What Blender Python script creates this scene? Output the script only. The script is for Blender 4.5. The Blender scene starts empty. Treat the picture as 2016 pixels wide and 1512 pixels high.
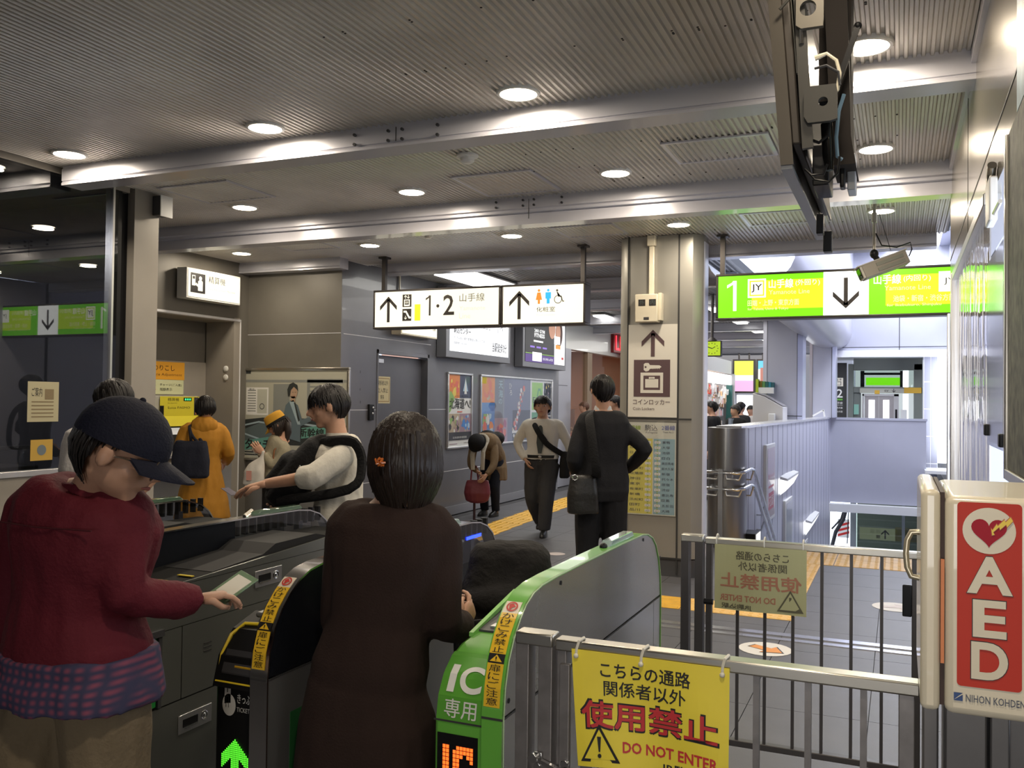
import bpy, bmesh, math, random
from math import sin, cos, pi, radians, sqrt
from mathutils import Vector, Matrix, Euler, noise
S = bpy.context.scene
COL = S.collection
RNG = random.Random(7)

# ------------------------------------------------------------------ camera
YAW, PIT, ROL, FPX = -.40821, .018856, .012537, 1766.07      # photo is 2016 x 1512
EYE = Vector((0, 0, 1.6))
fw = Vector((sin(YAW) * cos(PIT), cos(YAW) * cos(PIT), sin(PIT)))
rt0 = Vector((cos(YAW), -sin(YAW), 0)); up0 = rt0.cross(fw)
rt = rt0 * cos(ROL) + up0 * sin(ROL); up = -rt0 * sin(ROL) + up0 * cos(ROL)
cam = bpy.data.cameras.new('camera'); cam.sensor_width = 36; cam.lens = FPX / 2016 * 36
cam.clip_start = .05; cam.clip_end = 200
co = bpy.data.objects.new('camera', cam); COL.objects.link(co)
co.matrix_world = Matrix(((rt.x, up.x, -fw.x, EYE.x), (rt.y, up.y, -fw.y, EYE.y), (rt.z, up.z, -fw.z, EYE.z), (0, 0, 0, 1)))
S.camera = co
S.view_settings.view_transform = 'Standard'; S.view_settings.look = 'None'
S.view_settings.gamma = 1; S.view_settings.use_curve_mapping = False
S.view_settings.exposure = 0.0
# ------------------------------------------------------------------ world + large lights
w = bpy.data.worlds.new('sky'); S.world = w; w.use_nodes = True
w.node_tree.nodes['Background'].inputs[0].default_value = (.78, .86, 1, 1)
w.node_tree.nodes['Background'].inputs[1].default_value = 3.2
def area(name, loc, size, power, col, rot=(0, 0, 0), shape='RECTANGLE', spread=180):
    l = bpy.data.lights.new(name, 'AREA'); l.shape = shape; l.size = size[0]
    if shape == 'RECTANGLE': l.size_y = size[1]
    l.energy = power; l.color = col; l.spread = radians(spread)
    o = bpy.data.objects.new(name, l); o.location = loc; o.rotation_euler = rot; COL.objects.link(o); return o
area('office_light', (-6.9, 3.2, 3.05), (.6, .6), 40, (1, .93, .97))  # added fill lamp, lifts the lilac partition and locker behind the glass
DAY = (.86, .9, 1.0); WARM = (1, .86, .68)
area('skylight_day', (.2, 16.5, 4.8), (.9, 6.5), 250, DAY)
area('entrance_day', (-.1, -2.4, 1.3), (1.2, 1.2), 15, (1.0, .96, .92), (radians(80), 0, 0), spread=90)
area('window_day', (.8, 19.6, 1.6), (.3, 2), 25, DAY, (radians(90), 0, 0))

def U(x, y, d):
    'point of the place at view depth d (metres) that the photo shows at pixel x, y'
    return EYE + d * (fw + rt * ((x - 1008) / FPX) - up * ((y - 756) / FPX))
def onp(x, y, ax, v):
    r = fw + rt * ((x - 1008) / FPX) - up * ((y - 756) / FPX)
    return EYE + r * ((v - EYE['xyz'.index(ax)]) / r['xyz'.index(ax)])

# ------------------------------------------------------------------ materials
MATS = {}
def mat(name, col, rough=.5, metal=0, emit=0, bump=0, bscale=30, var=0, vscale=4, stretch=None, spec=.5, coat=0, trans=0, alpha=1, ior=1.45, ecol=None, wear=None, sheen=0):
    if name in MATS: return MATS[name]
    m = bpy.data.materials.new(name); m.use_nodes = True; nt = m.node_tree; b = nt.nodes['Principled BSDF']; L = nt.links.new
    c = (*col, 1)
    b.inputs['Base Color'].default_value = c; b.inputs['Roughness'].default_value = rough; b.inputs['Metallic'].default_value = metal
    b.inputs['Specular IOR Level'].default_value = spec; b.inputs['Coat Weight'].default_value = coat
    b.inputs['Transmission Weight'].default_value = trans; b.inputs['Alpha'].default_value = alpha; b.inputs['IOR'].default_value = ior
    if sheen: b.inputs['Sheen Weight'].default_value = sheen
    if emit:
        b.inputs['Emission Color'].default_value = (*(ecol or col), 1); b.inputs['Emission Strength'].default_value = emit
    if bump or var or wear:
        tc = nt.nodes.new('ShaderNodeTexCoord'); mp = nt.nodes.new('ShaderNodeMapping'); L(tc.outputs['Object'], mp.inputs[0])
        if stretch: mp.inputs['Scale'].default_value = stretch
    if var:
        n = nt.nodes.new('ShaderNodeTexNoise'); n.inputs['Scale'].default_value = vscale; n.inputs['Detail'].default_value = 6; L(mp.outputs[0], n.inputs['Vector'])
        r = nt.nodes.new('ShaderNodeValToRGB'); L(n.outputs[0], r.inputs[0])
        r.color_ramp.elements[0].position = .3; r.color_ramp.elements[1].position = .7
        r.color_ramp.elements[0].color = (*[max(0, k * (1 - var)) for k in col], 1); r.color_ramp.elements[1].color = (*[min(1, k * (1 + var)) for k in col], 1)
        L(r.outputs[0], b.inputs['Base Color'])
        mr = nt.nodes.new('ShaderNodeMapRange'); mr.inputs['To Min'].default_value = max(0, rough - .03); mr.inputs['To Max'].default_value = min(1, rough + .03)
        L(n.outputs[0], mr.inputs['Value']); L(mr.outputs[0], b.inputs['Roughness'])
    if bump:
        n = nt.nodes.new('ShaderNodeTexNoise'); n.inputs['Scale'].default_value = bscale; n.inputs['Detail'].default_value = 4; L(mp.outputs[0], n.inputs['Vector'])
        bp = nt.nodes.new('ShaderNodeBump'); bp.inputs['Strength'].default_value = bump; bp.inputs['Distance'].default_value = .01; L(n.outputs[0], bp.inputs['Height']); L(bp.outputs[0], b.inputs['Normal'])
    MATS[name] = m; return m
def glassmat(name, tint=(1, 1, 1), refl=.1, rough=0.0, wave=0):
    if name in MATS: return MATS[name]
    m = bpy.data.materials.new(name); m.use_nodes = True; nt = m.node_tree; nt.nodes.clear(); L = nt.links.new
    o = nt.nodes.new('ShaderNodeOutputMaterial'); mx = nt.nodes.new('ShaderNodeMixShader'); t = nt.nodes.new('ShaderNodeBsdfTransparent'); g = nt.nodes.new('ShaderNodeBsdfGlossy')
    t.inputs[0].default_value = (*tint, 1); g.inputs['Roughness'].default_value = rough
    lw = nt.nodes.new('ShaderNodeLayerWeight'); lw.inputs['Blend'].default_value = .5; PWf = nt.nodes.new('ShaderNodeMath'); PWf.operation = 'POWER'; PWf.inputs[1].default_value = 5; L(lw.outputs['Facing'], PWf.inputs[0])
    mr = nt.nodes.new('ShaderNodeMapRange'); mr.inputs['To Min'].default_value = refl; mr.inputs['To Max'].default_value = 1; L(PWf.outputs[0], mr.inputs['Value'])
    pass
    L(mr.outputs[0], mx.inputs[0]); L(t.outputs[0], mx.inputs[1]); L(g.outputs[0], mx.inputs[2]); L(mx.outputs[0], o.inputs[0])
    MATS[name] = m; return m

ALU = mat('brushed_steel', (.62, .62, .63), .32, .9, var=.06)
STEELH = mat('brushed_steel_gate', (.50, .51, .50), .27, .92, var=.04, vscale=2)
CHROME = mat('chrome', (.8, .8, .8), .12, 1)
DARKST = mat('dark_steel_bar', (.075, .068, .065), .4, .6, var=.1)
RAILST = mat('satin_rail', (.50, .48, .43), .28, .95)
BEAMM = mat('beam_paint', (.56, .56, .62), .3, .2, coat=.2)
CEILM = mat('ceiling_metal', (.60, .57, .52), .36, .35, var=.12, vscale=2)
CEILD = mat('ceiling_panel_grey', (.34, .33, .31), .4, .3, var=.08)
WALLG = mat('grey_wall_panel', (.135, .135, .150), .35, .15, var=.05, coat=.2)
WALLB = mat('taupe_wall_panel', (.15, .14, .12), .42, .1, var=.05)
CREAMW = mat('cream_wall_panel', (.30, .275, .24), .45, .05, var=.04)
LAV = mat('lavender_metal_panel', (.48, .49, .58), .33, .25, var=.05, vscale=1.2)
LAVS = mat('lavender_ribbed_panel', (.50, .50, .58), .28, .45, var=.05, stretch=(1, 1, .1))
WHITEP = mat('white_paint', (.78, .78, .76), .4)
CREAM = mat('cream_enamel', (.70, .64, .50), .32, coat=.4, var=.04)
SEAM = mat('seam_white', (.7, .7, .72), .5)
SEAMD = mat('seam_dark', (.035, .035, .035), .6)
BLACK = mat('black_plastic', (.010, .010, .011), .38, spec=.22)
BLACKG = mat('black_gloss', (.006, .006, .007), .08, coat=.5)
DGREY = mat('dark_grey_plastic', (.05, .05, .055), .45)
TILEM = mat('floor_tile_grey', (.095, .095, .104), .46, var=.12, vscale=5, bump=.06, bscale=180)
GROUT = mat('floor_grout', (.06, .06, .065), .7)
YEL = mat('tactile_yellow', (.72, .40, .035), .5, var=.12, vscale=8)
YELP = mat('pale_tactile_yellow', (.80, .50, .15), .5, var=.1, vscale=8)
GREEN = mat('gate_green', (.13, .42, .055), .28, coat=.4)
INK = mat('ink_black', (.012, .011, .012), .5)
WHT = mat('print_white', (.78, .77, .73), .45)
RED = mat('print_red', (.55, .025, .02), .45)
E_ = lambda n, c, s: mat(n, tuple(k * .3 for k in c), .5, emit=s, ecol=c)
S_WARM = E_('sign_face_warm_white', (1.0, .95, .76), 1.05)
S_GREEN = E_('sign_face_green', (.20, .78, .006), 1.25)
S_WHITE = E_('sign_face_white', (1, 1, .97), 2.2)
S_YG = E_('sign_yellow_green', (.62, .82, .02), 1.3)
LAMPM = E_('lamp_glow', (1, .86, .62), 22)
TUBEM = E_('fluorescent_glow', (1, .98, .9), 7)
SKYM = None

# ------------------------------------------------------------------ mesh builder
class MB:
    def __init__(s): s.v = []; s.f = []; s.m = []; s.mi = 0
    def add(s, vs, fs):
        b = len(s.v); s.v += [tuple(p) for p in vs]; s.f += [tuple(b + i for i in f) for f in fs]; s.m += [s.mi] * len(fs); return s
    def box(s, a, b, M=None):
        x0, y0, z0 = a; x1, y1, z1 = b
        vs = [Vector(p) for p in ((x0, y0, z0), (x1, y0, z0), (x1, y1, z0), (x0, y1, z0), (x0, y0, z1), (x1, y0, z1), (x1, y1, z1), (x0, y1, z1))]
        if M: vs = [M @ p for p in vs]
        return s.add(vs, [(0, 3, 2, 1), (4, 5, 6, 7), (0, 1, 5, 4), (1, 2, 6, 5), (2, 3, 7, 6), (3, 0, 4, 7)])
    def beam(s, p, q, w, h, upv=(0, 0, 1)):
        p = Vector(p); q = Vector(q); d = (q - p).normalized(); u = Vector(upv); r = d.cross(u).normalized(); u = r.cross(d)
        M = Matrix(((r.x, d.x, u.x, p.x), (r.y, d.y, u.y, p.y), (r.z, d.z, u.z, p.z), (0, 0, 0, 1)))
        return s.box((-w / 2, 0, -h / 2), (w / 2, (q - p).length, h / 2), M)
    def prism(s, poly, ax, a, b):
        'poly of 2D points in the plane across axis ax, extruded a..b'
        def P(p, t): return {'x': (t, p[0], p[1]), 'y': (p[0], t, p[1]), 'z': (p[0], p[1], t)}[ax]
        n = len(poly); vs = [P(p, a) for p in poly] + [P(p, b) for p in poly]
        return s.add(vs, [tuple(range(n))[::-1], tuple(range(n, 2 * n))] + [(i, (i + 1) % n, n + (i + 1) % n, n + i) for i in range(n)])
    def rings(s, R, cap=True):
        n = len(R[0]); fs = []
        for k in range(len(R) - 1):
            fs += [(k * n + i, k * n + (i + 1) % n, (k + 1) * n + (i + 1) % n, (k + 1) * n + i) for i in range(n)]
        if cap: fs += [tuple(range(n))[::-1], tuple(range((len(R) - 1) * n, len(R) * n))]
        return s.add([p for r in R for p in r], fs)
    def tube(s, pts, r, seg=10, flat=1.0, cap=True, upv=None):
        pts = [Vector(p) for p in pts]; n = len(pts); rr = r if isinstance(r, (list, tuple)) else [r] * n; R = []; pn = None
        for i, p in enumerate(pts):
            d = (pts[min(i + 1, n - 1)] - pts[max(i - 1, 0)]).normalized()
            if pn is None:
                a = Vector(upv) if upv else (Vector((0, 0, 1)) if abs(d.z) < .9 else Vector((1, 0, 0)))
                pn = (a - d * a.dot(d)).normalized()
            else: pn = (pn - d * pn.dot(d)).normalized()
            q = d.cross(pn)
            R.append([p + (q * cos(2 * pi * k / seg) + pn * sin(2 * pi * k / seg) * flat) * rr[i] for k in range(seg)])
        return s.rings(R, cap)
    def ball(s, c, r, M=None, seg=14, rn=9, zr=(-1, 1)):
        c = Vector(c); r = (r, r, r) if isinstance(r, (int, float)) else r; R = []
        for j in range(rn + 1):
            t = -pi / 2 + pi * j / rn; t = max(math.asin(zr[0]), min(math.asin(zr[1]), t)); e = max(cos(t), .01)
            ring = [Vector((r[0] * e * cos(2 * pi * k / seg), r[1] * e * sin(2 * pi * k / seg), r[2] * sin(t))) for k in range(seg)]
            R.append([c + (M @ p if M else p) for p in ring])
        return s.rings(R)
    def lathe(s, prof, c, seg=24, M=None):
        c = Vector(c); R = []
        for (r, z) in prof:
            ring = [Vector((r * cos(2 * pi * k / seg), r * sin(2 * pi * k / seg), z)) for k in range(seg)]
            R.append([c + (M @ p if M else p) for p in ring])
        return s.rings(R)
    def torus(s, c, R, r, M=None, seg=24, sg=8, flat=1):
        c = Vector(c); vs = []; fs = []
        for i in range(seg):
            for j in range(sg):
                a = 2 * pi * i / seg; b = 2 * pi * j / sg
                p = Vector(((R + r * cos(b)) * cos(a), (R + r * cos(b)) * sin(a), r * sin(b) * flat)); vs.append(c + (M @ p if M else p))
                fs.append((i * sg + j, ((i + 1) % seg) * sg + j, ((i + 1) % seg) * sg + (j + 1) % sg, i * sg + (j + 1) % sg))
        return s.add(vs, fs)
    def strip(s, prof, ax, a, b, closed=False):
        'open ribbon of 2D profile extruded along ax'
        def P(p, t): return {'x': (t, p[0], p[1]), 'y': (p[0], t, p[1]), 'z': (p[0], p[1], t)}[ax]
        n = len(prof); vs = [P(p, a) for p in prof] + [P(p, b) for p in prof]
        return s.add(vs, [(i, i + 1, n + i + 1, n + i) for i in range(n - 1)])
WL = {}                                                  # world location of each parent
def wl(o):
    v = Vector((0, 0, 0))
    while o: v = v + Vector(o.location); o = o.parent
    return v
def mesh_of(name, mb, off=Vector((0, 0, 0)), smooth=40):
    me = bpy.data.meshes.new(name); me.from_pydata([tuple(Vector(p) - off) for p in mb.v], [], mb.f); me.update()
    if smooth:
        me.shade_smooth(); me.set_sharp_from_angle(angle=radians(smooth))
    return me
def part(name, mb, m, parent=None, label=None, bevel=0, smooth=40, kind=None, seg=2):
    off = wl(parent) if parent else Vector((0, 0, 0))
    me = mesh_of(name, mb, off, smooth)
    for k in (m if isinstance(m, (list, tuple)) else [m]): me.materials.append(k)
    if isinstance(m, (list, tuple)):
        for p, i in zip(me.polygons, mb.m): p.material_index = i
    o = bpy.data.objects.new(name, me); COL.objects.link(o); o.parent = parent
    if label: o['label'] = label
    if kind: o['kind'] = kind
    if bevel:
        b = o.modifiers.new('b', 'BEVEL'); b.width = bevel; b.segments = seg; b.limit_method = 'ANGLE'; b.angle_limit = radians(50)
    return o
def tag(o, label, cat, group=None, kind=None):
    o['label'] = label; o['category'] = cat
    if group: o['group'] = group
    if kind: o['kind'] = kind
    return o
def thing(name, label, cat, loc=(0, 0, 0), group=None, kind=None):
    o = bpy.data.objects.new(name, None); COL.objects.link(o); o.location = loc; o.empty_display_size = .1
    return tag(o, label, cat, group, kind)
def recenter(o):
    'origin of a one-mesh thing to its base centre'
    me = o.data; xs = [v.co for v in me.vertices]; c = Vector(((min(p.x for p in xs) + max(p.x for p in xs)) / 2, (min(p.y for p in xs) + max(p.y for p in xs)) / 2, min(p.z for p in xs)))
    me.transform(Matrix.Translation(-c)); o.location = o.location + c; return o
def struct(name, mb, m, parent=None, **k):
    o = part(name, mb, m, parent, **k)
    if not parent: o['kind'] = 'structure'
    return o
def dup(o, delta, label=None, parent=None):
    c = o.copy(); COL.objects.link(c)
    if parent is None: c.location = Vector(o.location) + Vector(delta)
    c.parent = parent
    if label: c['label'] = label
    for ch in o.children: dup(ch, (0, 0, 0), None, c)
    return c
def B(*a): return MB().box(*a)

# ------------------------------------------------------------------ flat print (text + patches) mapped on any surface
FCACHE = {}
def glyphs(txt, bold=0, res=2):
    k = (txt, bold, res)
    if k in FCACHE: return FCACHE[k]
    cu = bpy.data.curves.new('t', 'FONT'); cu.body = txt; cu.resolution_u = res; cu.offset = bold; cu.align_x = 'LEFT'
    o = bpy.data.objects.new('t', cu); COL.objects.link(o)
    dg = bpy.context.evaluated_depsgraph_get(); me = bpy.data.meshes.new_from_object(o.evaluated_get(dg))
    vs = [tuple(v.co) for v in me.vertices]; fs = [tuple(p.vertices) for p in me.polygons]
    bpy.data.objects.remove(o); bpy.data.meshes.remove(me); bpy.data.curves.remove(cu)
    if vs:
        x0 = min(p[0] for p in vs); x1 = max(p[0] for p in vs); y0 = min(p[1] for p in vs); y1 = max(p[1] for p in vs)
        vs = [((p[0] - x0) / (x1 - x0 or 1), (p[1] - y0) / (y1 - y0 or 1)) for p in vs]; asp = (x1 - x0) / (y1 - y0 or 1)
    else: asp = 1
    FCACHE[k] = (vs, fs, asp); return FCACHE[k]
class Sheet:
    'collects coloured patches and lettering, P(u, v, h) maps them to the place'
    def __init__(s, P): s.P = P; s.mb = MB(); s.mats = []
    def _m(s, m):
        if m not in s.mats: s.mats.append(m)
        s.mb.mi = s.mats.index(m)
    def poly(s, pts, m, h=1):
        s._m(m); s.mb.add([s.P(u, v, h) for u, v in pts], [tuple(range(len(pts)))]); return s
    def rect(s, u0, v0, u1, v1, m, h=1, nu=1, nv=1):
        s._m(m); vs = [s.P(u0 + (u1 - u0) * i / nu, v0 + (v1 - v0) * j / nv, h) for j in range(nv + 1) for i in range(nu + 1)]
        s.mb.add(vs, [(j * (nu + 1) + i, j * (nu + 1) + i + 1, (j + 1) * (nu + 1) + i + 1, (j + 1) * (nu + 1) + i) for j in range(nv) for i in range(nu)]); return s
    def frame(s, u0, v0, u1, v1, t, m, h=1):
        s.rect(u0, v0, u1, v0 + t, m, h); s.rect(u0, v1 - t, u1, v1, m, h); s.rect(u0, v0 + t, u0 + t, v1 - t, m, h); return s.rect(u1 - t, v0 + t, u1, v1 - t, m, h)
    def disc(s, u, v, r, m, h=1, n=24, rv=None, a0=0, a1=2 * pi):
        rv = rv or r
        return s.poly([(u + r * cos(a0 + (a1 - a0) * i / n), v + rv * sin(a0 + (a1 - a0) * i / n)) for i in range(n)], m, h)
    def ring(s, u, v, r, t, m, h=1, n=24, k=1.0):
        s._m(m); vs = [s.P(u + q * cos(2 * pi * i / n) * k, v + q * sin(2 * pi * i / n), h) for i in range(n) for q in (r, r - t)]
        s.mb.add(vs, [(2 * i, 2 * ((i + 1) % n), 2 * ((i + 1) % n) + 1, 2 * i + 1) for i in range(n)]); return s
    def text(s, t, u0, v0, u1, v1, m, h=2, bold=0, fit=True, res=2):
        'lettering filling the box (fit) or keeping its aspect, left aligned'
        if t == '1':
            w_ = u1 - u0; H = v1 - v0; k = .36
            s.poly([(u0 + w_ * (1 - k), v0), (u1, v0), (u1, v1), (u0 + w_ * (1 - k), v1)], m, h)
            return s.poly([(u0, v0 + H * .76), (u0 + w_ * (1 - k), v0 + H * .88), (u0 + w_ * (1 - k), v1), (u0 + w_ * .5, v1 - H * .06), (u0, v0 + H * .86)], m, h)
        if bold and any(ord(ch) > 0x2E80 for ch in t):
            d = bold * 1.0 * (v1 - v0); 
            for a, b in ((-1, -1), (1, -1), (-1, 1), (1, 1), (0, 0)): s.text(t, u0 + a * d, v0 + b * d, u1 + a * d, v1 + b * d, m, h + (.04 * (a + 2 * b)), 0, fit, res)
            return s
        vs, fs, asp = glyphs(t, bold, res)
        if not vs: return s
        W, H = u1 - u0, v1 - v0
        if not fit:
            W = H * asp if u1 > u0 else -H * asp
        s._m(m); s.mb.add([s.P(u0 + p[0] * W, v0 + p[1] * H, h) for p in vs], fs); return s
    def arrow(s, u, v, w_, h_, m, h=2, down=False, t=.2):
        k = -1 if down else 1; T = t * w_
        s.rect(u - T / 2, v - h_ / 2, u + T / 2, v + h_ / 2 - (0 if down else T * .9), m, h) if not down else s.rect(u - T / 2, v - h_ / 2 + T * .9, u + T / 2, v + h_ / 2, m, h)
        tip = v + k * h_ / 2
        for sg in (-1, 1):
            pts = [(u, tip), (u + sg * w_ / 2, tip - k * w_ / 2), (u + sg * w_ / 2, tip - k * (w_ / 2 + T * 1.35)), (u, tip - k * T * 1.35)]
            s.poly(pts, m, h)
        return s
    def build(s, name, parent=None, label=None):
        return part(name, s.mb, s.mats, parent, label, smooth=0)
def plane(o, u, v, eps=.0008):
    o = Vector(o); u = Vector(u); v = Vector(v); n = u.cross(v).normalized()
    return lambda a, b, h: o + u * a + v * b + n * (h * eps)
# ================================================================== SETTING
ZC = 3.16
# ---- floor: slab, tiles, tactile blocks
fl = struct('floor', MB().box((-5.9, -3, -.25), (.5, 10.6, -.018)).box((-7.2, 5.2, -.25), (-5.9, 8.6, -.018)).box((-6.3, 10.6, -.25), (-1.98, 30, -.018)).box((-1.98, 20.2, -.25), (1.3, 30, -.018)), GROUT, smooth=0)
tile_mesh = None
def tile(x0, y0, w_, h_, nm='floor_tile', m=TILEM):
    mb = B((x0 + .002, y0 + .002, -.02), (x0 + w_ - .002, y0 + h_ - .002, 0)); return part(nm, mb, m, fl, smooth=0)
first = None
def tinst(src, x, y):
    c = src.copy(); COL.objects.link(c); c.parent = fl; c.location = (x, y, 0); return c
mb = B((.002, .002, -.02), (.598, .598, 0)); t0 = part('floor_tile', mb, TILEM, fl, smooth=0)
cnt = 0
far = MB()
for j in range(-5, 50):
    for i in range(-12, 2):
        x = -.14 + .6 * (i - .0) ; y = .12 + .6 * j
        if x > .3 or x < -7.0: continue
        if y > 10.0 and x > -2.2 and y < 20.2: continue
        if x < -5.9 and not (5.2 < y < 8.2): continue
        near = (2.9 < y < 13.5 and x > -5.7)
        if near and cnt < 290:
            if cnt == 0: t0.location = (x, y, 0)
            else: tinst(t0, x, y)
            cnt += 1
        else: far.box((x + .002, y + .002, -.02), (x + .598, y + .598, 0))
part('far_floor_tile', far, TILEM, fl, smooth=0, kind='stuff')
TS = .425
def tact(kind):
    mb = B((.004, .004, 0), (TS - .004, TS - .004, .004))
    if kind == 'dot':
        for a in range(6):
            for b in range(6):
                mb.lathe([(.018, .004), (.012, .009), (.004, .009)], ((a + .5) * TS / 6, (b + .5) * TS / 6, 0), 6)
    else:
        for a in range(5):
            c = (a + .5) * TS / 5
            mb.prism([(c - .016, .004), (c + .016, .004), (c + .010, .009), (c - .010, .009)], 'x' if kind == 'barx' else 'y', .02, TS - .02)
    return mb
td = part('tactile_dot_block', tact('dot'), YELP, fl, smooth=0)
tb = part('tactile_bar_block', tact('barx'), YEL, fl, smooth=0)
ty = part('tactile_bar_block', tact('bary'), YEL, fl, smooth=0)
def tp(src, x, y, first=[set()]):
    if src.name not in first[0]: first[0].add(src.name); src.location = (x, y, 0); return src
    return tinst(src, x, y)
x = -.715 - TS
for k in range(9):
    tp(td if k < 2 else tb, x, 6.935); x -= TS
for k in range(5): tp(td, -.715 - TS, 7.36 + k * TS)
for r in range(2):
    for k in range(4): tp(td, .25 - (k + 1) * TS, 9.49 + r * TS)
for k in range(16):
    o = tp(ty, -4.70 - .028 * k, 7.36 + k * TS); o.rotation_euler.z = 0
struct('trim_1', MB().box((-5.8, 6.33, -.004), (.3, 6.39, .006)).box((-5.8, 6.45, -.004), (.3, 6.53, .006)), mat('floor_rail_steel', (.75, .75, .78), .2, .9), label='pair of stainless rails set in the floor', smooth=0)
# floor stickers
OR = mat('sticker_orange', (.75, .30, .06), .5); STW = mat('sticker_white', (.72, .70, .66), .5)
for (x, y, s_, lab, a) in ((-.80, 6.07, 1, 'round white floor sticker with orange arrow in front of the metal rail', -.5), (-.03, 7.78, 1, 'faded round white arrow sticker on the floor beyond the rail at right', .3), (-3.3, 8.86, .55, 'small round pale floor sticker near the walking man', 0)):
    sh = Sheet(plane((x, y, .0015), (1, 0, 0), (0, 1, 0)))
    sh.disc(0, 0, .17 * s_, STW if s_ == 1 else mat('sticker_pale', (.55, .48, .45), .5), 1)
    if s_ == 1:
        om = OR if y < 7 else mat('sticker_faded', (.62, .56, .55), .5)
        c_, s2 = cos(a), sin(a)
        R2 = lambda p: (p[0] * c_ - p[1] * s2, p[0] * s2 + p[1] * c_)
        for k, mm in ((1.12, INK if y < 7 else om), (1, om)):
            sh.poly([R2((q[0] * k, q[1] * k)) for q in ((-.10, -.035), (.02, -.035), (.02, -.09), (.13, 0), (.02, .09), (.02, .035), (-.10, .035))], mm, 2 if k > 1 else 3)
    o = sh.build('floor_sticker'); tag(o, lab, 'sticker'); recenter(o)

# ---- ceilings (real corrugation) -----------------------------------------
def corr(x0, x1, y0, y1, z, p=.036, d=.013):
    mb = MB(); prof = []; x = x0
    while x < x1:
        prof += [(x, z), (x + p * .36, z), (x + p * .5, z + d), (x + p * .86, z + d)]; x += p
    prof.append((x1, z)); return mb.strip(prof, 'y', y0, y1)
ce = struct('ceiling', corr(-5.28, .36, -3, 4.42, ZC), CEILM, smooth=0)
part('ceiling_panel', corr(-7.1, .36, 4.42, 6.42, ZC), CEILM, ce, smooth=0)
part('ceiling_panel', corr(-7.1, .36, 6.42, 8.95, ZC), CEILM, ce, smooth=0)
part('ceiling_panel', corr(-6.1, -1.75, 8.95, 30, ZC + .02, p=.06), CEILD, ce, smooth=0)
part('slab_above', MB().box((-7.2, -3, ZC + .02), (.4, 8.95, ZC + .12)).box((-6.2, 8.95, ZC + .05), (-1.8, 30, ZC + .2)), DGREY, ce, smooth=0)
scr = MB()
for k in range(170):
    y = RNG.choice([3.2, 3.7, 4.75, 5.2, 5.62, 6.05, 6.7, 7.15, 8.1]) + RNG.uniform(-.02, .02); x = -.02 - .108 * RNG.randrange(0, 22)
    scr.ball((x, y, ZC), (.006, .006, .003), seg=6, rn=4)
part('ceiling_screw', scr, BLACK, ce, kind='stuff', smooth=0)
def hatch(x0, y0, x1, y1, m=None):
    mb = MB(); t = .022; z = ZC - .008
    for a in (((x0, y0), (x1, y0 + t)), ((x0, y1 - t), (x1, y1)), ((x0, y0 + t), (x0 + t, y1 - t)), ((x1 - t, y0 + t), (x1, y1 - t))): mb.box((*a[0], z), (*a[1], ZC + .004))
    h = part('hatch_frame', mb, BEAMM, ce, smooth=0)
    part('hatch_cover', corr(x0 + t, x1 - t, y0 + t, y1 - t, z + .002), CEILM, h, smooth=0)
for h in ((-1.33, 5.27, -.70, 5.76), (-2.89, 5.55, -2.29, 6.17), (-5.10, 5.06, -4.44, 5.62), (-2.89, 7.48, -2.30, 8.0), (-1.22, 7.46, -.62, 8.0), (-5.9, 7.2, -5.3, 7.75)): hatch(*h)
# beams
def bolt(mb, x, y, z): mb.tube([(x, y, z), (x, y - .016, z)], .009, 6)
def beam_piece(nm, x0, x1, y, drop, tiers, splice=(), lab=None):
    t = thing(nm, lab, 'beam', ((x0 + x1) / 2, y, ZC - drop)); t['kind'] = 'structure'; del t['category']
    if tiers == 1:
        prof = [(y, ZC + .02), (y, ZC - .018), (y - .008, ZC - .02), (y - .008, ZC - drop + .03), (y, ZC - drop + .028), (y - .01, ZC - drop + .014), (y - .01, ZC - drop), (y + .16, ZC - drop), (y + .16, ZC + .02)]
    else:
        prof = [(y, ZC + .02), (y, ZC - .016), (y - .01, ZC - .018), (y - .01, ZC - .085), (y + .02, ZC - .09), (y + .02, ZC - .11), (y + .06, ZC - .112), (y + .06, ZC - drop + .02), (y + .05, ZC - drop + .018), (y + .05, ZC - drop), (y + .2, ZC - drop), (y + .2, ZC + .02)]
    part('beam_cover', MB().prism(prof, 'x', x0, x1), BEAMM, t, smooth=0)
    bm_ = MB(); jn = MB()
    for sx in splice:
        for dx in (-.27, -.045, .045, .27):
            for dz in ((-.04, -.095) if tiers == 1 else (-.028, -.07)):
                b1 = MB(); bolt(b1, sx + dx, y - .01, ZC + dz); part('bolt', b1, DGREY, t, smooth=0)
        jn.box((sx - .002, y - .0115, ZC - drop + .03), (sx + .002, y - .006, ZC - .02))
    if splice:
        part('splice_joint', jn, SEAMD, t, smooth=0)
    return t
beam_piece('ceiling_beam', -5.25, .3, 4.37, .13, 1, (-2.62,), 'nearest painted ceiling beam with eight bolts at its splice')
beam_piece('ceiling_beam', -7.05, .3, 6.3, .20, 2, (-2.6,), 'second two-tiered ceiling beam with bolted splice')
beam_piece('ceiling_beam', -5.5, .3, 8.9, .12, 1, (), 'third pale ceiling beam ending above the dark column')
beam_piece('ceiling_beam', -7.12, -5.66, 8.28, .12, 1, (), 'short ceiling beam over the poster wall')
for y in (10.9, 13.2, 15.6, 17.8, 20.3, 22.8, 25.5):
    t = beam_piece('ceiling_beam', -6.0, -1.80, y, .14, 1, (), 'pale ceiling beam of the far concourse'); t['group'] = 'far concourse beams'

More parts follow.
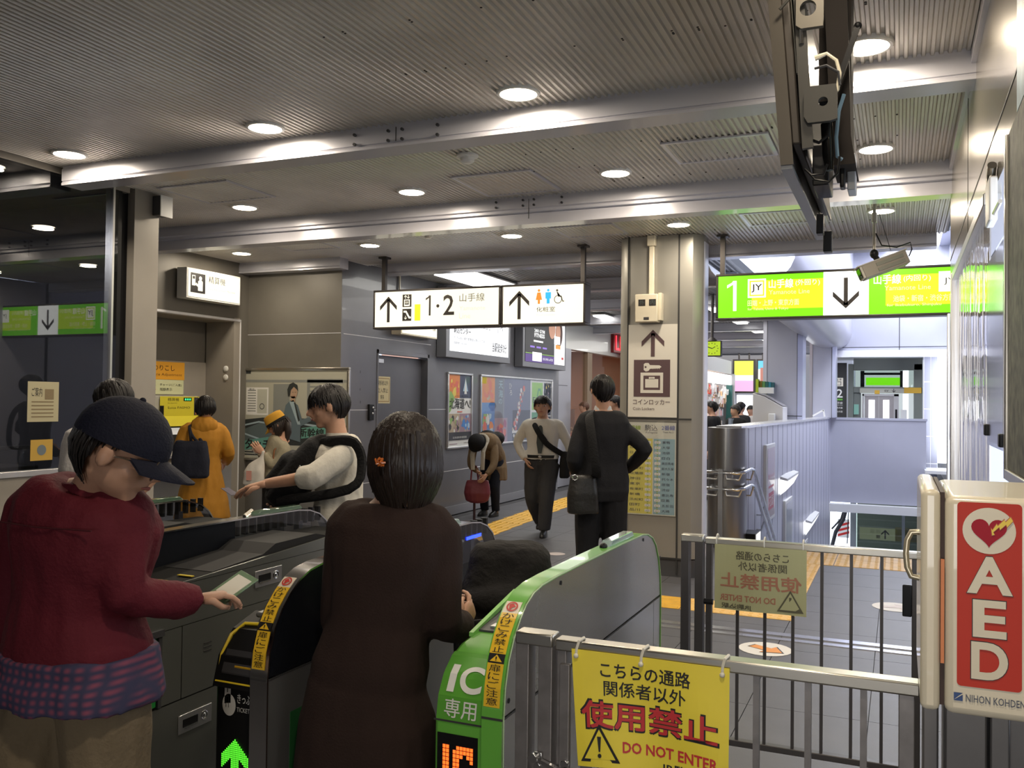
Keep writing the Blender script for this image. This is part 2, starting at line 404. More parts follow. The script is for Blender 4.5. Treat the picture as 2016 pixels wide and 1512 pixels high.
# ---- downlights -----------------------------------------------------------
LX = [-.14, -1.78, -3.365, -4.93]; LY = [4.15, 5.84, 7.73]
def downlight(x, y, lab, power=15):
    t = thing('downlight', lab, 'light', (x, y, ZC - .01), group='round recessed ceiling lights')
    part('trim_ring', MB().lathe([(.112, .012), (.112, -.004), (.108, -.009), (.095, -.010), (.092, -.004)], (x, y, ZC), 28), WHITEP, t)
    pass
    part('diffuser', MB().lathe([(.091, -.005), (.088, -.011), (.06, -.013), (.001, -.014)], (x, y, ZC), 24), LAMPM, t)
    l = area('lamp', (x, y, ZC - .03), (.17, .17), power, WARM, shape='DISK'); l.parent = t; l.location = (0, 0, -.02)
    return t
rows = ['row before the nearest beam', 'row between the first two beams', 'row behind the second beam']
cols_ = ['at the right wall', 'third from the left wall', 'second from the left', 'leftmost']
for j, y in enumerate(LY):
    for i, x in enumerate(LX):
        downlight(x, y, 'round warm ceiling light, %s, %s' % (rows[j], ['nearest the right wall', 'second from the right', 'third from the right', 'farthest left'][i]))
downlight(-6.53, 7.70, 'round warm ceiling light nearest the fare adjustment alcove')
for i, (x, y, p_, lab) in enumerate(((-.14, 2.45, 7, 'round warm ceiling light over the near barrier'), (-1.78, 2.45, 9, 'round warm ceiling light over the green gate'), (-.14, .75, 22, 'round warm ceiling light over the photographer'))):  # added lamps outside the view, to brighten the foreground, banners and AED cabinet
    downlight(x, y, lab, p_)
def smoke(x, y, s_, lab):
    t = thing('smoke_detector', lab, 'detector', (x, y, ZC - .05))
    part('base', MB().lathe([(.07 * s_, 0), (.07 * s_, -.012), (.055 * s_, -.02)], (x, y, ZC), 20), WHITEP, t)
    part('sensor_head', MB().lathe([(.045 * s_, -.02), (.045 * s_, -.04), (.03 * s_, -.052), (.001, -.054)], (x, y, ZC), 20), WHITEP, t)
smoke(-2.53, 5.09, 1, 'white round smoke detector between the first and second beams'); smoke(-4.05, 7.35, .8, 'small white smoke detector behind the second beam')

# ---- right wall -----------------------------------------------------------
RW = .30
WSTEEL = mat('right_wall_steel', (.36, .33, .28), .2, .8, var=.05, bump=.03, bscale=5)
rwl = struct('wall_right', MB().box((RW, 2.0, 2.36), (RW + .12, 6.5, ZC + .02)).box((RW, -3, 0), (RW + .12, 2.0, ZC + .02)).box((RW, 2.0, 0), (RW + .12, 6.5, .95)), WSTEEL, smooth=0)
part('wall_seam', MB().box((RW - .002, 2.0, 2.548), (RW, 6.5, 2.556)).box((RW - .002, 4.855, 2.36), (RW, 4.862, ZC)), SEAMD, rwl, smooth=0)
part('cornice', MB().box((RW - .02, -3, ZC - .06), (RW, 6.5, ZC)), BEAMM, rwl, smooth=0)
wav = mat('wavy_clear_sheet', (.62, .60, .60), .05, .6)
nt = wav.node_tree; b = nt.nodes['Principled BSDF']
tc = nt.nodes.new('ShaderNodeTexCoord'); mp = nt.nodes.new('ShaderNodeMapping'); mp.inputs['Scale'].default_value = (1, 5, 1.3); nz = nt.nodes.new('ShaderNodeTexNoise'); nz.inputs['Scale'].default_value = 1.6; nz.inputs['Detail'].default_value = 1
bp = nt.nodes.new('ShaderNodeBump'); bp.inputs['Strength'].default_value = .22; bp.inputs['Distance'].default_value = .05
nt.links.new(tc.outputs['Object'], mp.inputs[0]); nt.links.new(mp.outputs[0], nz.inputs['Vector']); nt.links.new(nz.outputs[0], bp.inputs['Height']); nt.links.new(bp.outputs[0], b.inputs['Normal'])
# framed glossy vinyl sheet in the wall
t = thing('framed_vinyl_sheet', 'wrinkled reflective vinyl sheet in an aluminium frame on the right wall', 'panel', (RW, 4.3, .95))
part('vinyl', MB().box((RW - .006, 3.62, .99), (RW - .002, 5.66, 2.32)), wav, t, smooth=0)
part('frame', MB().box((RW - .03, 3.6, 2.32), (RW + .03, 5.75, 2.365)).box((RW - .035, 5.68, .95), (RW + .02, 5.75, 2.36)).box((RW - .02, 5.82, .95), (RW + .02, 5.86, 2.34)).box((RW - .02, 6.42, .95), (RW + .03, 6.5, 2.2)).box((RW - .03, 3.6, .95), (RW + .02, 6.5, .99)), ALU, t, bevel=.004)
part('drooping_cable', MB().tube([(RW - .02, 5.95 + .05 * sin(k), 2.2 - k * .1) for k in range(9)], .006, 6), DGREY, t)
# notice board & clear pocket
t = thing('notice_board', 'mottled dark notice board edge with clear pocket on the right wall', 'board', (RW, 2.7, 1.4))
MOT = mat('mottled_green_board', (.07, .075, .055), .6, var=.8, vscale=25)
part('board', MB().box((RW - .012, 2.2, 1.42), (RW - .002, 2.98, 2.40)), MOT, t, bevel=.004)
part('board_frame', MB().box((RW - .02, 2.2, 1.39), (RW - .002, 2.98, 1.42)).box((RW - .02, 2.97, 1.39), (RW - .002, 3.0, 2.40)), RAILST, t, bevel=.003)
part('clear_pocket', MB().box((RW - .02, 3.02, 1.47), (RW - .017, 3.55, 2.1)), glassmat('clear_pocket', (.93, .92, .9), .06, .1), t, smooth=0)
part('pocket_sheet', MB().box((RW - .015, 3.03, 1.48), (RW - .012, 3.54, 1.98)), mat('pocket_paper', (.62, .58, .55), .5, alpha=.55), t, smooth=0)
part('clip', MB().box((RW - .03, 3.02, 1.48), (RW - .01, 3.06, 1.52)), BLACK, t, bevel=.004); part('clip', MB().box((RW - .03, 3.52, 1.50), (RW - .01, 3.56, 1.54)), BLACK, t, bevel=.004)
# picture lightbox edge upper right, handle bracket
t = thing('wall_poster_case', 'slim white poster case high on the right wall with a metal end cap', 'case', (RW, 3.3, 2.3))
part('case_body', MB().box((RW - .03, 3.36, 2.22), (RW - .004, 3.50, 2.37)), WHITEP, t, bevel=.006)
part('end_cap', MB().tube([(RW - .016, 3.46, 2.36), (RW - .016, 3.46, 2.40), (RW - .016, 3.42, 2.42)], .015, 12), RAILST, t)
part('peg', MB().tube([(RW - .016, 3.34, 2.24), (RW - .016, 3.15, 2.24)], .007, 8), RAILST, t)
o = part('blue_poster', MB().box((RW - .012, 2.3, 2.4), (RW - .006, 2.76, 2.95)), mat('pale_blue_poster', (.30, .42, .50), .4, var=.5, vscale=6), smooth=0); tag(o, 'pale blue poster at the right edge of the metal wall', 'poster'); recenter(o)
# posts under the AED box
rp = struct('trim_2', MB().box((.045, 2.03, 0), (.075, 2.10, 1.3)).box((.085, 2.0, 0), (.16, 2.16, 1.3)).box((.165, 2.0, 0), (.2, 2.1, 1.3)).box((.2, 2.04, 0), (.30, 2.16, 1.3)), mat('post_grey', (.16, .155, .155), .4, .5, var=.1), label='grey wall posts under the red and cream cabinet', bevel=.004)
# room behind the camera and the outer shell
struct('wall_back', MB().box((-9, -3.1, 0), (.4, -3, ZC)), DGREY, smooth=0)

# ---- left glass front (office) ------------------------------------------
GX = -5.30
struct('wall_left', MB().box((GX - .08, -3, 0), (GX, 5.0, 1.075)).box((GX - .08, -3, 3.12), (GX, 5.0, ZC + .02)), CREAMW, smooth=0)
struct('window_1', MB().box((GX - .012, -3, 1.075), (GX - .004, 4.90, 3.12)), glassmat('office_glass', (.60, .62, .62), .085), smooth=0)
fr = struct('trim_3', MB().box((GX - .06, 4.838, 1.05), (GX + .012, 4.856, 3.14)).box((GX - .05, 4.94, .0), (GX - .035, 4.955, 3.14)), ALU, smooth=0)
struct('trim_8', MB().box((GX - .06, 4.856, 1.05), (GX - .01, 4.94, 3.14)), BLACK, smooth=0)
struct('trim_4', MB().box((GX - .09, 4.90, 0), (GX - .05, 5.04, ZC)), BLACK, smooth=0)
struct('trim_5', MB().box((GX - .06, -3, 1.06), (GX + .02, 4.9, 1.10)), ALU, bevel=.004)
pl = struct('trim_6', MB().box((GX - .1, 5.03, 0), (GX + .02, 5.27, ZC)), CREAMW, label='cream end post of the glass office front', smooth=0)
part('panel_joint', MB().box((GX - .1, 5.268, 1.42), (GX + .021, 5.275, 1.43)).box((GX + .019, 5.03, 1.42), (GX + .0215, 5.27, 1.43)), SEAMD, pl, smooth=0)
t = thing('post_sensor', 'small dark sensor box with white flap on the cream end post', 'sensor', (GX + .1, 5.2, 2.95))
part('housing', MB().box((GX + .02, 5.2, 2.99), (GX + .11, 5.30, 3.14)), DGREY, t, bevel=.004)
part('flap', MB().box((GX + .11, 5.19, 2.98), (GX + .118, 5.31, 3.14)), WHITEP, t)
# office interior
struct('wall_office', MB().box((-8.6, -3, 0), (-8.5, 5.2, 3.1)).box((-8.5, 5.08, 0), (GX - .1, 5.2, 3.1)), mat('office_wall', (.06, .06, .07), .6), smooth=0)
struct('ceiling_office', MB().box((-8.6, -3, 3.12), (GX - .08, 5.2, 3.2)), mat('office_ceiling', (.09, .09, .09), .6), smooth=0)
struct('floor_office', MB().box((-8.6, -3, -.2), (GX - .08, 5.2, 0)), DGREY, smooth=0)
o = part('office_partition', MB().box((-7.75, 1.0, 0), (-7.7, 5.0, 1.95)), mat('office_lilac', (.26, .23, .26), .5)); tag(o, 'pale lilac partition inside the glass office', 'partition'); recenter(o)
o = part('office_locker', MB().box((-7.6, 4.35, 0), (-7.35, 4.55, 2.15)), mat('office_locker', (.30, .33, .20), .5), bevel=.01); tag(o, 'tall narrow yellow-green locker inside the glass office', 'locker'); recenter(o)
t = thing('office_counter', 'dark counter with rail inside the glass office', 'counter', (-6.5, 4.2, 0))
part('counter_body', MB().box((-6.9, 2.5, 0), (-6.2, 5.0, 1.05)), DGREY, t, bevel=.01)
part('counter_rail', MB().box((-6.2, 2.5, 1.18), (-6.17, 5.0, 1.21)).box((-6.2, 3.5, 1.05), (-6.17, 3.53, 1.2)).box((-6.2, 4.5, 1.05), (-6.17, 4.53, 1.2)), ALU, t)
sh = Sheet(plane((GX - .002, 4.18, 1.42), (0, 1, 0), (0, 0, 1)))
PAP = mat('notice_paper', (.42, .38, .24), .6)
sh.rect(0, 0, .24, .27, PAP); sh.rect(.13, .15, .2, .22, mat('notice_brown', (.2, .15, .08), .6), 2)
sh.text('ご案内', .03, .17, .11, .23, INK); [sh.rect(.03, .03 + .025 * k, .2, .038 + .025 * k, mat('notice_brown', (.2, .15, .08), .6), 2) for k in range(5)]
o = sh.build('window_notice'); tag(o, 'cream paper notice taped inside the office glass', 'notice')
sh = Sheet(plane((GX - .002, 4.21, 1.16), (0, 1, 0), (0, 0, 1))); sh.rect(0, 0, .17, .14, mat('sticker_amber', (.48, .30, .05), .5)); sh.disc(.085, .07, .035, mat('sticker_slate', (.13, .16, .18), .5), 2)
o = sh.build('window_sticker'); tag(o, 'amber sticker with a dark round mark on the office glass', 'sticker')

# ---- alcove wall with fare adjustment machine ----------------------------
AX = -7.05
aw = struct('wall_alcove', MB().box((AX - .1, 5.2, 2.50), (AX, 8.45, ZC + .02)).box((AX - .1, 8.22, 0), (AX, 8.45, 2.5)).box((-7.57, 5.2, 0), (-7.47, 8.3, 2.5)).box((-7.47, 8.22, 0), (AX - .1, 8.32, 2.5)).box((-7.47, 5.2, 0), (AX, 5.4, 2.5)), WALLB, smooth=0)
part('alcove_lining', MB().box((-7.47, 5.4, 0), (-7.45, 8.22, 2.0)).box((-7.45, 8.20, 0), (AX, 8.22, 2.5)).box((AX, 8.2, 0), (AX + .006, 8.30, 2.52)), CREAMW, aw, smooth=0)
part('alcove_ceiling', MB().box((-7.47, 5.4, 2.47), (AX, 8.22, 2.5)), CREAMW, aw, smooth=0)
part('alcove_edge', MB().box((AX, 5.3, 2.48), (AX + .012, 8.31, 2.505)).box((AX, 8.30, 0), (AX + .012, 8.315, 2.5)), SEAM, aw, smooth=0)
part('alcove_shelf', MB().box((-7.45, 5.4, .80), (AX - .1, 8.2, .86)), mat('shelf_slate', (.09, .09, .1), .4), aw, bevel=.006)
for z in (1.93, 1.83):
    part('wall_button', MB().lathe([(.034, 0), (.034, .008), (.028, .012), (.001, .012)], (AX - .10, 8.2, z), 16, Matrix.Rotation(radians(90), 3, 'X')), WHITEP, aw)
# sign box
def lightbox(name, lab, P0, u, W, H, D, facem, casem=DARKST, t_=.02, cat='sign'):
    'box sign: P0 lower left corner of the lit face, u unit vector along it'
    P0 = Vector(P0); u = Vector(u).normalized(); n = u.cross(Vector((0, 0, 1))).normalized()
    t = thing(name, lab, cat, P0 + u * (W / 2) - n * (D / 2))
    M = Matrix(((u.x, -n.x, 0, P0.x), (u.y, -n.y, 0, P0.y), (0, 0, 1, P0.z), (0, 0, 0, 1)))
    part('housing', MB().box((-t_, .004, -t_), (W + t_, D, H + t_), M), casem, t, bevel=.006)
    sh = Sheet(plane(P0 + n * .002, u, (0, 0, 1), .0012)); sh.rect(0, 0, W, H, facem, 0)
    return t, sh, M
t, sh, M = lightbox('lit_sign', 'lit cream fare adjustment sign high on the alcove wall', (AX + .16, 7.30, 2.665), (0, 1, 0), .80, .285, .14, S_WARM, WHITEP)
sh.rect(.03, .045, .25, .255, INK, 1); sh.rect(.05, .12, .1, .23, S_WARM, 2); sh.rect(.058, .19, .092, .22, INK, 3); sh.disc(.175, .205, .022, S_WARM, 2); sh.poly([(.14, .07), (.21, .07), (.21, .17), (.19, .185), (.16, .185), (.14, .17)], S_WARM, 2); sh.poly([(.1, .13), (.14, .11), (.14, .135), (.11, .155)], S_WARM, 2)
sh.text('精算機', .30, .17, .56, .25, INK); sh.text('Fare Adjustment Machine', .30, .09, .72, .125, mat('sign_grey_text', (.35, .33, .25), .5, emit=.5))
sh.build('sign_print', t)
# fare adjustment machine
t = thing('fare_adjustment_machine', 'yellow and grey fare adjustment machine built into the alcove', 'machine', (-7.45, 7.0, .86))
part('cabinet', MB().prism([(-7.86, .86), (-7.2, .86), (-7.32, 1.05), (-7.55, 1.27), (-7.62, 1.32), (-7.62, 1.61), (-7.86, 1.61)], 'y', 6.3, 7.42), mat('machine_grey', (.42, .41, .36), .4, var=.04), t, bevel=.01)
part('tray', MB().box((-7.36, 6.45, .97), (-7.2, 7.36, 1.0)).box((-7.33, 6.7, .9), (-7.22, 7.3, .93)), ALU, t, bevel=.004)
part('dark_console', MB().prism([(-7.555, 1.272), (-7.33, 1.057), (-7.325, 1.062), (-7.55, 1.278)], 'y', 6.5, 7.36), BLACK, t)
cons = lambda a, b, h: Vector((-7.55 + b * .72, 6.5 + a, 1.280 - b * .69)) + Vector((.69, 0, .72)) * (h * .0015)
sh = Sheet(cons); SCRN = E_('screen_pale', (.75, .72, .68), .55); sh.rect(.35, .02, .66, .12, SCRN, 1); sh.rect(.42, .14, .72, .23, SCRN, 1); sh.rect(.74, .03, .84, .12, mat('amber_inlet', (.6, .4, .05), .4), 1); sh.rect(.05, .0, .3, .2, mat('mint_leaflet', (.25, .50, .40), .5), 2); sh.build('console_print', t)
sh = Sheet(lambda a, b, h: Vector((-7.61 + h * .002, 6.84 + a * .55, 1.385 + b * .42)))
MY = mat('machine_yellow', (.66, .58, .04), .45); sh.rect(0, 0, 1.05, .52, MY, 1); sh.rect(.91, .03, 1.03, .5, DGREY, 2); sh.rect(.94, .2, 1.0, .26, WHT, 3); sh.rect(.94, .05, 1.0, .16, mat('rust', (.4, .15, .05), .5), 3)
GLED = E_('green_led_panel', (.05, .7, .25), 1.5); sh.rect(.62, .40, .84, .49, BLACK, 2); [sh.rect(.65 + .06 * k, .42, .69 + .06 * k, .47, GLED, 3) for k in range(3)]
sh.text('精算機', .2, .40, .5, .48, mat('olive_ink', (.16, .15, .02), .5)); sh.text('Fare Adjustment', .2, .33, .45, .36, mat('olive_ink', (.16, .15, .02), .5)); sh.text('Suica PASMO', .2, .2, .8, .26, mat('olive_ink', (.16, .15, .02), .5)); sh.rect(.0, .0, .1, .28, BLACK, 2)
sh.build('face_print', t)
part('yellow_hood', MB().prism([(-7.62, 1.375), (-7.55, 1.29), (-7.49, 1.285), (-7.60, 1.39)], 'y', 6.35, 7.42), MY, t)
part('side_leaflet', MB().box((-7.3, 6.42, .95), (-7.28, 6.55, 1.08)), mat('mint_leaflet', (.25, .50, .40), .5), t)
sh = Sheet(lambda a, b, h: Vector((-7.845 + h * .002, 6.84 + a * .54, 1.625 + b * .545)))
sh.rect(0, .30, 1.10, .66, mat('orange_sign', (.75, .36, .03), .5)); sh.text('のりこし', .24, .48, .82, .59, INK); sh.text('Fare Adjustment', .22, .36, 1.03, .43, mat('brown_ink', (.25, .12, .02), .5))
sh.rect(0, 0, 1.08, .295, mat('pale_green_sign', (.60, .62, .38), .5)); sh.text('チャージ(ご入金)', .42, .16, 1.02, .22, INK); sh.text('残額表示', .42, .07, .76, .13, INK); sh.text('Suica', .02, .17, .32, .23, mat('olive_green', (.3, .4, .1), .5)); sh.text('PASMO', .02, .07, .32, .12, mat('pinkish', (.6, .25, .2), .5))
o = sh.build('fare_adjustment_sign'); tag(o, 'orange and pale green fare adjustment sign above the machine', 'sign')

for o_ in bpy.data.objects:
    if o_.name in ('fare_adjustment_machine', 'fare_adjustment_sign'): o_.location = Vector(o_.location) + Vector((.40, .42, 0))

# ---- poster wall (faces the gates) and the big poster --------------------
pw = struct('wall_poster', MB().box((-7.12, 8.45, 0), (-5.75, 8.6, ZC + .02)), WALLB, smooth=0)
part('wall_seam', MB().box((-7.05, 8.447, 2.335), (-5.75, 8.45, 2.341)).box((-7.05, 8.447, 1.462), (-5.8, 8.45, 1.468)), SEAM, pw, smooth=0)
t = thing('framed_poster', 'large framed poster of a suited figure and a train beside the alcove', 'poster', (-6.42, 8.42, .88))
PX, PZ, PW, PH = -7.16 + .06, .90, 1.46, 1.02
fm = MB(); fm.box((PX - .03, 8.415, PZ - .03), (PX + PW + .03, 8.45, PZ)).box((PX - .03, 8.415, PZ + PH), (PX + PW + .03, 8.45, PZ + PH + .03)).box((PX - .03, 8.415, PZ), (PX, 8.45, PZ + PH)).box((PX + PW, 8.415, PZ), (PX + PW + .03, 8.45, PZ + PH))
part('frame', fm, RAILST, t, bevel=.006)
PAL = mat('poster_pale', (.42, .41, .33), .45); P_GR = mat('poster_grey', (.24, .25, .23), .5); P_DK = mat('poster_dark', (.03, .035, .035), .5); P_TEAL = mat('poster_teal', (.12, .30, .24), .5); P_SUIT = mat('poster_suit', (.11, .15, .17), .5); P_SKIN = mat('poster_skin', (.45, .30, .20), .5); P_BLUE = mat('poster_shirt', (.33, .42, .45), .5)
sh = Sheet(plane((PX, 8.43, PZ), (1, 0, 0), (0, 0, 1)))
sh.rect(0, 0, PW, PH, PAL); sh.rect(0, PH - .14, PW, PH - .11, P_GR, 2); sh.rect(.02, PH - .04, .12, PH - .005, P_DK, 2)
sh.rect(.06, .50, .38, .82, WHT, 2); [sh.rect(.08, .54 + .03 * k, .2, .55 + .03 * k, P_GR, 3) for k in range(9)]; sh.rect(.22, .52, .36, .8, mat('poster_pale2', (.5, .5, .42), .5), 3); sh.ring(.29, .6, .035, .008, P_DK, 4); sh.text('東北', .1, .79, .18, .81, P_DK, 4)
sh.rect(.45, .50, .68, .86, P_GR, 2); sh.rect(.92, .46, 1.4, .92, P_GR, 2); [sh.rect(.96, .84 - .05 * k, 1.4, .87 - .05 * k, PAL, 3) for k in range(3)]
sh.poly([(0, .16), (PW, .16), (PW, .40), (.9, .47), (.3, .47), (0, .44)], P_DK, 2); sh.poly([(0, .32), (.3, .42), (.5, .36), (.55, .2), (0, .2)], mat('poster_slate', (.10, .13, .13), .5), 3)
sh.poly([(0, .38), (.25, .43), (.5, .40), (.5, .385), (.25, .41), (0, .36)], P_BLUE, 4); sh.poly([(0, .30), (.3, .22), (.5, .16), (.45, .16), (0, .28)], P_BLUE, 4); sh.poly([(.85, .42), (1.05, .40), (1.12, .30), (1.08, .30), (1.02, .38), (.85, .40)], P_BLUE, 4)
sh.poly([(0, .08), (.6, .16), (.6, .28), (0, .19)], P_TEAL, 5); sh.poly([(.85, .24), (1.44, .32), (1.44, .44), (.85, .36)], P_TEAL, 5)
sh.text('タッチで', .06, .10, .55, .22, INK, 6, bold=.02); sh.text('新幹線', .82, .26, 1.16, .36, INK, 6, bold=.02); sh.rect(.05, .03, .35, .045, P_DK, 2); sh.rect(.05, .06, .32, .075, P_DK, 2)
# suited figure printed on it
sh.poly([(.62, .25), (.60, .50), (.63, .62), (.70, .68), (.80, .62), (.86, .46), (.98, .49), (1.0, .45), (.84, .38), (.84, .2)], P_SUIT, 7); sh.poly([(.68, .66), (.74, .68), (.84, .4), (.80, .4)], P_BLUE, 8); sh.poly([(.745, .65), (.765, .65), (.83, .45), (.81, .43)], P_DK, 9)
sh.disc(.735, .77, .055, P_SKIN, 8, rv=.075); sh.rect(.70, .66, .76, .72, P_SKIN, 8); sh.poly([(.66, .72), (.65, .80), (.68, .86), (.73, .88), (.79, .85), (.80, .78), (.78, .80), (.74, .83), (.70, .79), (.69, .73)], P_DK, 9); sh.rect(.72, .765, .735, .77, P_DK, 9); sh.rect(.755, .765, .77, .77, P_DK, 9); sh.rect(.735, .722, .76, .727, mat('lip', (.35, .12, .1), .5), 9); sh.disc(1.0, .49, .03, P_SKIN, 8, rv=.02)
sh.build('poster_print', t)

# ---- long grey wall with door, light boxes and poster frames -------------
WX = -5.75
gw = struct('wall_concourse', MB().box((WX - .15, 8.46, 0), (WX + .0005, 9.23, ZC + .02)).box((WX - .15, 9.23, 2.17), (WX, 10.48, ZC + .02)).box((WX - .15, 10.48, 0), (WX, 15.45, ZC + .02)), WALLG, smooth=0)
part('wall_seam', MB().box((WX, 8.5, 2.33), (WX + .002, 10.55, 2.338)).box((WX, 8.5, 1.47), (WX + .002, 9.2, 1.476)).box((WX, 10.5, 1.47), (WX + .002, 11, 1.476)).box((WX, 8.5, .612), (WX + .002, 9.2, .618)).box((WX, 10.5, .612), (WX + .002, 15.4, .62)), SEAM, gw, smooth=0)
struct('baseboard_left', MB().box((WX, 8.6, 0), (WX + .02, 9.2, .12)).box((WX, 10.52, 0), (WX + .02, 15.4, .12)), mat('kick_grey', (.26, .26, .28), .4, .3), smooth=0)
d = struct('door_1', MB().box((WX - .12, 9.25, 0), (WX - .08, 10.12, 2.14)).box((WX - .12, 10.13, 0), (WX - .09, 10.46, 2.14)), mat('door_grey', (.12, .12, .135), .35, .2, var=.05), label='flush grey metal service door', smooth=0)
part('door_frame', MB().box((WX - .12, 9.21, 0), (WX + .008, 9.245, 2.2)).box((WX - .12, 10.46, 0), (WX + .008, 10.5, 2.2)).box((WX - .12, 9.21, 2.15), (WX + .008, 10.5, 2.2)), WALLG, d, bevel=.003)
part('door_closer', MB().box((WX - .08, 9.27, 2.04), (WX - .03, 9.42, 2.09)), ALU, d, bevel=.004)
sh = Sheet(plane((WX - .078, 9.31, 1.55), (0, 1, 0), (0, 0, 1), .001)); sh.rect(0, 0, .34, .33, mat('door_notice', (.62, .52, .28), .5)); sh.frame(.02, .02, .32, .31, .008, mat('brown_ink', (.25, .12, .02), .5), 2); sh.text('関係者以外', .05, .22, .29, .28, INK); sh.text('立入禁止', .05, .13, .29, .19, INK); sh.text('駅長', .12, .05, .2, .1, INK); sh.build('door_notice', d)
t = thing('door_intercom', 'small black intercom with lens beside the service door', 'intercom', (WX + .02, 9.05, 1.36))
part('body', MB().box((WX, 9.02, 1.35), (WX + .03, 9.12, 1.54)), BLACK, t, bevel=.006); part('lens', MB().ball((WX + .03, 9.09, 1.50), .014), CHROME, t); part('call_button', MB().ball((WX + .03, 9.09, 1.43), (.008, .014, .014)), ALU, t)
part('peel_mark', MB().box((WX, 8.85, 1.9), (WX + .001, 8.86, 1.93)).box((WX, 8.85, 1.7), (WX + .001, 8.86, 1.725)).box((WX, 8.86, 1.55), (WX + .001, 8.87, 1.58)), SEAMD, gw, smooth=0)
o = part('conduit', MB().tube([(WX + .02, 9.68, ZC), (WX + .02, 9.68, 2.6)], .014, 8), CREAM); tag(o, 'thin cream conduit running down the grey wall', 'pipe'); recenter(o)
t, sh, M = lightbox('lit_sign', 'small lit cream sign above the service door', (WX + .14, 9.55, 2.42), (0, 1, 0), .9, .22, .14, S_WARM, CREAM)
sh.rect(.1, .09, .3, .2, DGREY); sh.text('きっぷ', .35, .12, .6, .19, mat('sign_grey_text', (.35, .33, .25), .5, emit=.5)); sh.text('08', .78, .08, .86, .13, INK); sh.build('sign_print', t)
# estate agent light box
t, sh, M = lightbox('wall_light_box', 'bright white light box poster with red telephone number', (WX + .16, 10.78, 2.27), (0, 1, 0), 1.98, .78, .15, E_('lightbox_white', (.95, .97, 1.0), 1.15), mat('lightbox_case', (.17, .175, .195), .4, .3), .09, cat='advertisement')
LR = E_('litred', (.75, .03, .03), .5); LK = mat('lit_ink', (.05, .05, .06), .5, emit=.02)
sh.text('0120-150-312', .12, .50, 1.28, .66, LR, bold=.012); sh.text('三井不動産リアルティ株式会社', .12, .37, 1.3, .47, LK); sh.text('駒込センター', .12, .25, .64, .34, LK, bold=.015); sh.text('〒170-0003 東京都豊島区駒込一丁目', .12, .17, 1.1, .21, LK); sh.text('営業時間 10:00-18:00', .12, .10, .52, .135, LK); sh.text('当駅徒歩3分', 1.38, .06, 1.9, .2, LK, bold=.01)
for k in range(9):
    a = k * .9; sh.poly([(1.62 + .22 * cos(a), .48 + .14 * sin(a)), (1.63 + .22 * cos(a), .49 + .14 * sin(a)), (1.64 - .1 * sin(a * 2), .52 - .1 * cos(a)), (1.63 - .1 * sin(a * 2), .51 - .1 * cos(a))], LK)
sh.build('advertisement_print', t)
# gym light box
t, sh, M = lightbox('wall_light_box', 'dark fitness advertisement light box with a couple', (WX + .16, 13.45, 2.25), (0, 1, 0), 1.85, .82, .15, E_('lit_charcoal', (.03, .03, .035), .6), mat('lightbox_case', (.17, .175, .195), .4, .3), .09, cat='advertisement')
LW = E_('lit_white', (.9, .9, .9), 1); LP = E_('lit_purple', (.10, .05, .25), .8); LS = E_('lit_skin', (.75, .38, .25), .6); LH = E_('lit_hair', (.10, .03, .02), .4)
sh.rect(0, 0, 1.85, .13, LP); sh.rect(0, .14, 1.3, .15, E_('lit_lime', (.3, .6, .1), .8)); sh.rect(.3, .02, .72, .17, LW, 3)
sh.text('マシンもスタジオも', .1, .66, 1.15, .73, LW); sh.text('FITNESS', .38, .42, .85, .49, LW, bold=.03); sh.text('24H GYM', .38, .50, .85, .56, LW, bold=.03); sh.rect(.35, .34, .78, .37, LW, 2); [sh.rect(.2 + .28 * k, .24, .4 + .28 * k, .27, E_('lit_violet', (.25, .15, .6), 1), 2) for k in range(3)]; sh.text('03-5901-6733', .78, .05, 1.25, .09, LW)
sh.rect(1.32, .0, 1.85, .82, LW, 2); sh.disc(1.2, .62, .16, LS, 4, rv=.18); sh.disc(1.55, .56, .18, LH, 3, rv=.24); sh.disc(1.50, .58, .12, LS, 4, rv=.16); sh.rect(1.3, .36, 1.6, .50, LW, 5); sh.rect(1.38, .28, 1.62, .35, E_('lit_orange', (.8, .35, .05), .8), 5); sh.rect(1.68, .10, 1.78, .14, LR, 5)
sh.build('advertisement_print', t)
# poster frame 1 (Hokkaido) and frame 2
def pframe(lab, y0, y1, z0, z1):
    t = thing('framed_poster', lab, 'poster', (WX + .02, (y0 + y1) / 2, z0)); k = .03; x0, x1 = WX, WX + .035
    part('frame', MB().box((x0, y0 - k, z0 - k), (x1, y1 + k, z0)).box((x0, y0 - k, z1), (x1, y1 + k, z1 + k)).box((x0, y0 - k, z0), (x1, y0, z1)).box((x0, y1, z0), (x1, y1 + k, z1)), ALU, t, bevel=.006)
    return t, Sheet(plane((WX + .012, y0, z0), (0, 1, 0), (0, 0, 1), .0008))
R_ = lambda n, c: mat(n, c, .4, coat=.3)
t, sh = pframe('narrow framed poster with northern travel pictures left of the pair', 11.04, 11.76, .95, 1.96)
W_, H_ = .72, 1.01
def mosaic(sh, u0, v0, u1, v1, cols, n, h=2, seed=1, r=(.02, .09)):
    q = random.Random(seed); sh.rect(u0, v0, u1, v1, cols[0], h)
    for k in range(n):
        rr = q.uniform(*r); u = q.uniform(u0 + rr, u1 - rr) if u1 - u0 > 2 * rr else (u0 + u1) / 2; v = q.uniform(v0 + rr, v1 - rr) if v1 - v0 > 2 * rr else (v0 + v1) / 2
        a = q.uniform(0, 3); sh.poly([(u + rr * cos(a + j * 1.05) * q.uniform(.6, 1) * .9, v + rr * sin(a + j * 1.05) * q.uniform(.6, 1)) for j in range(6)], cols[1 + k % (len(cols) - 1)], h + 1 + k * .12)
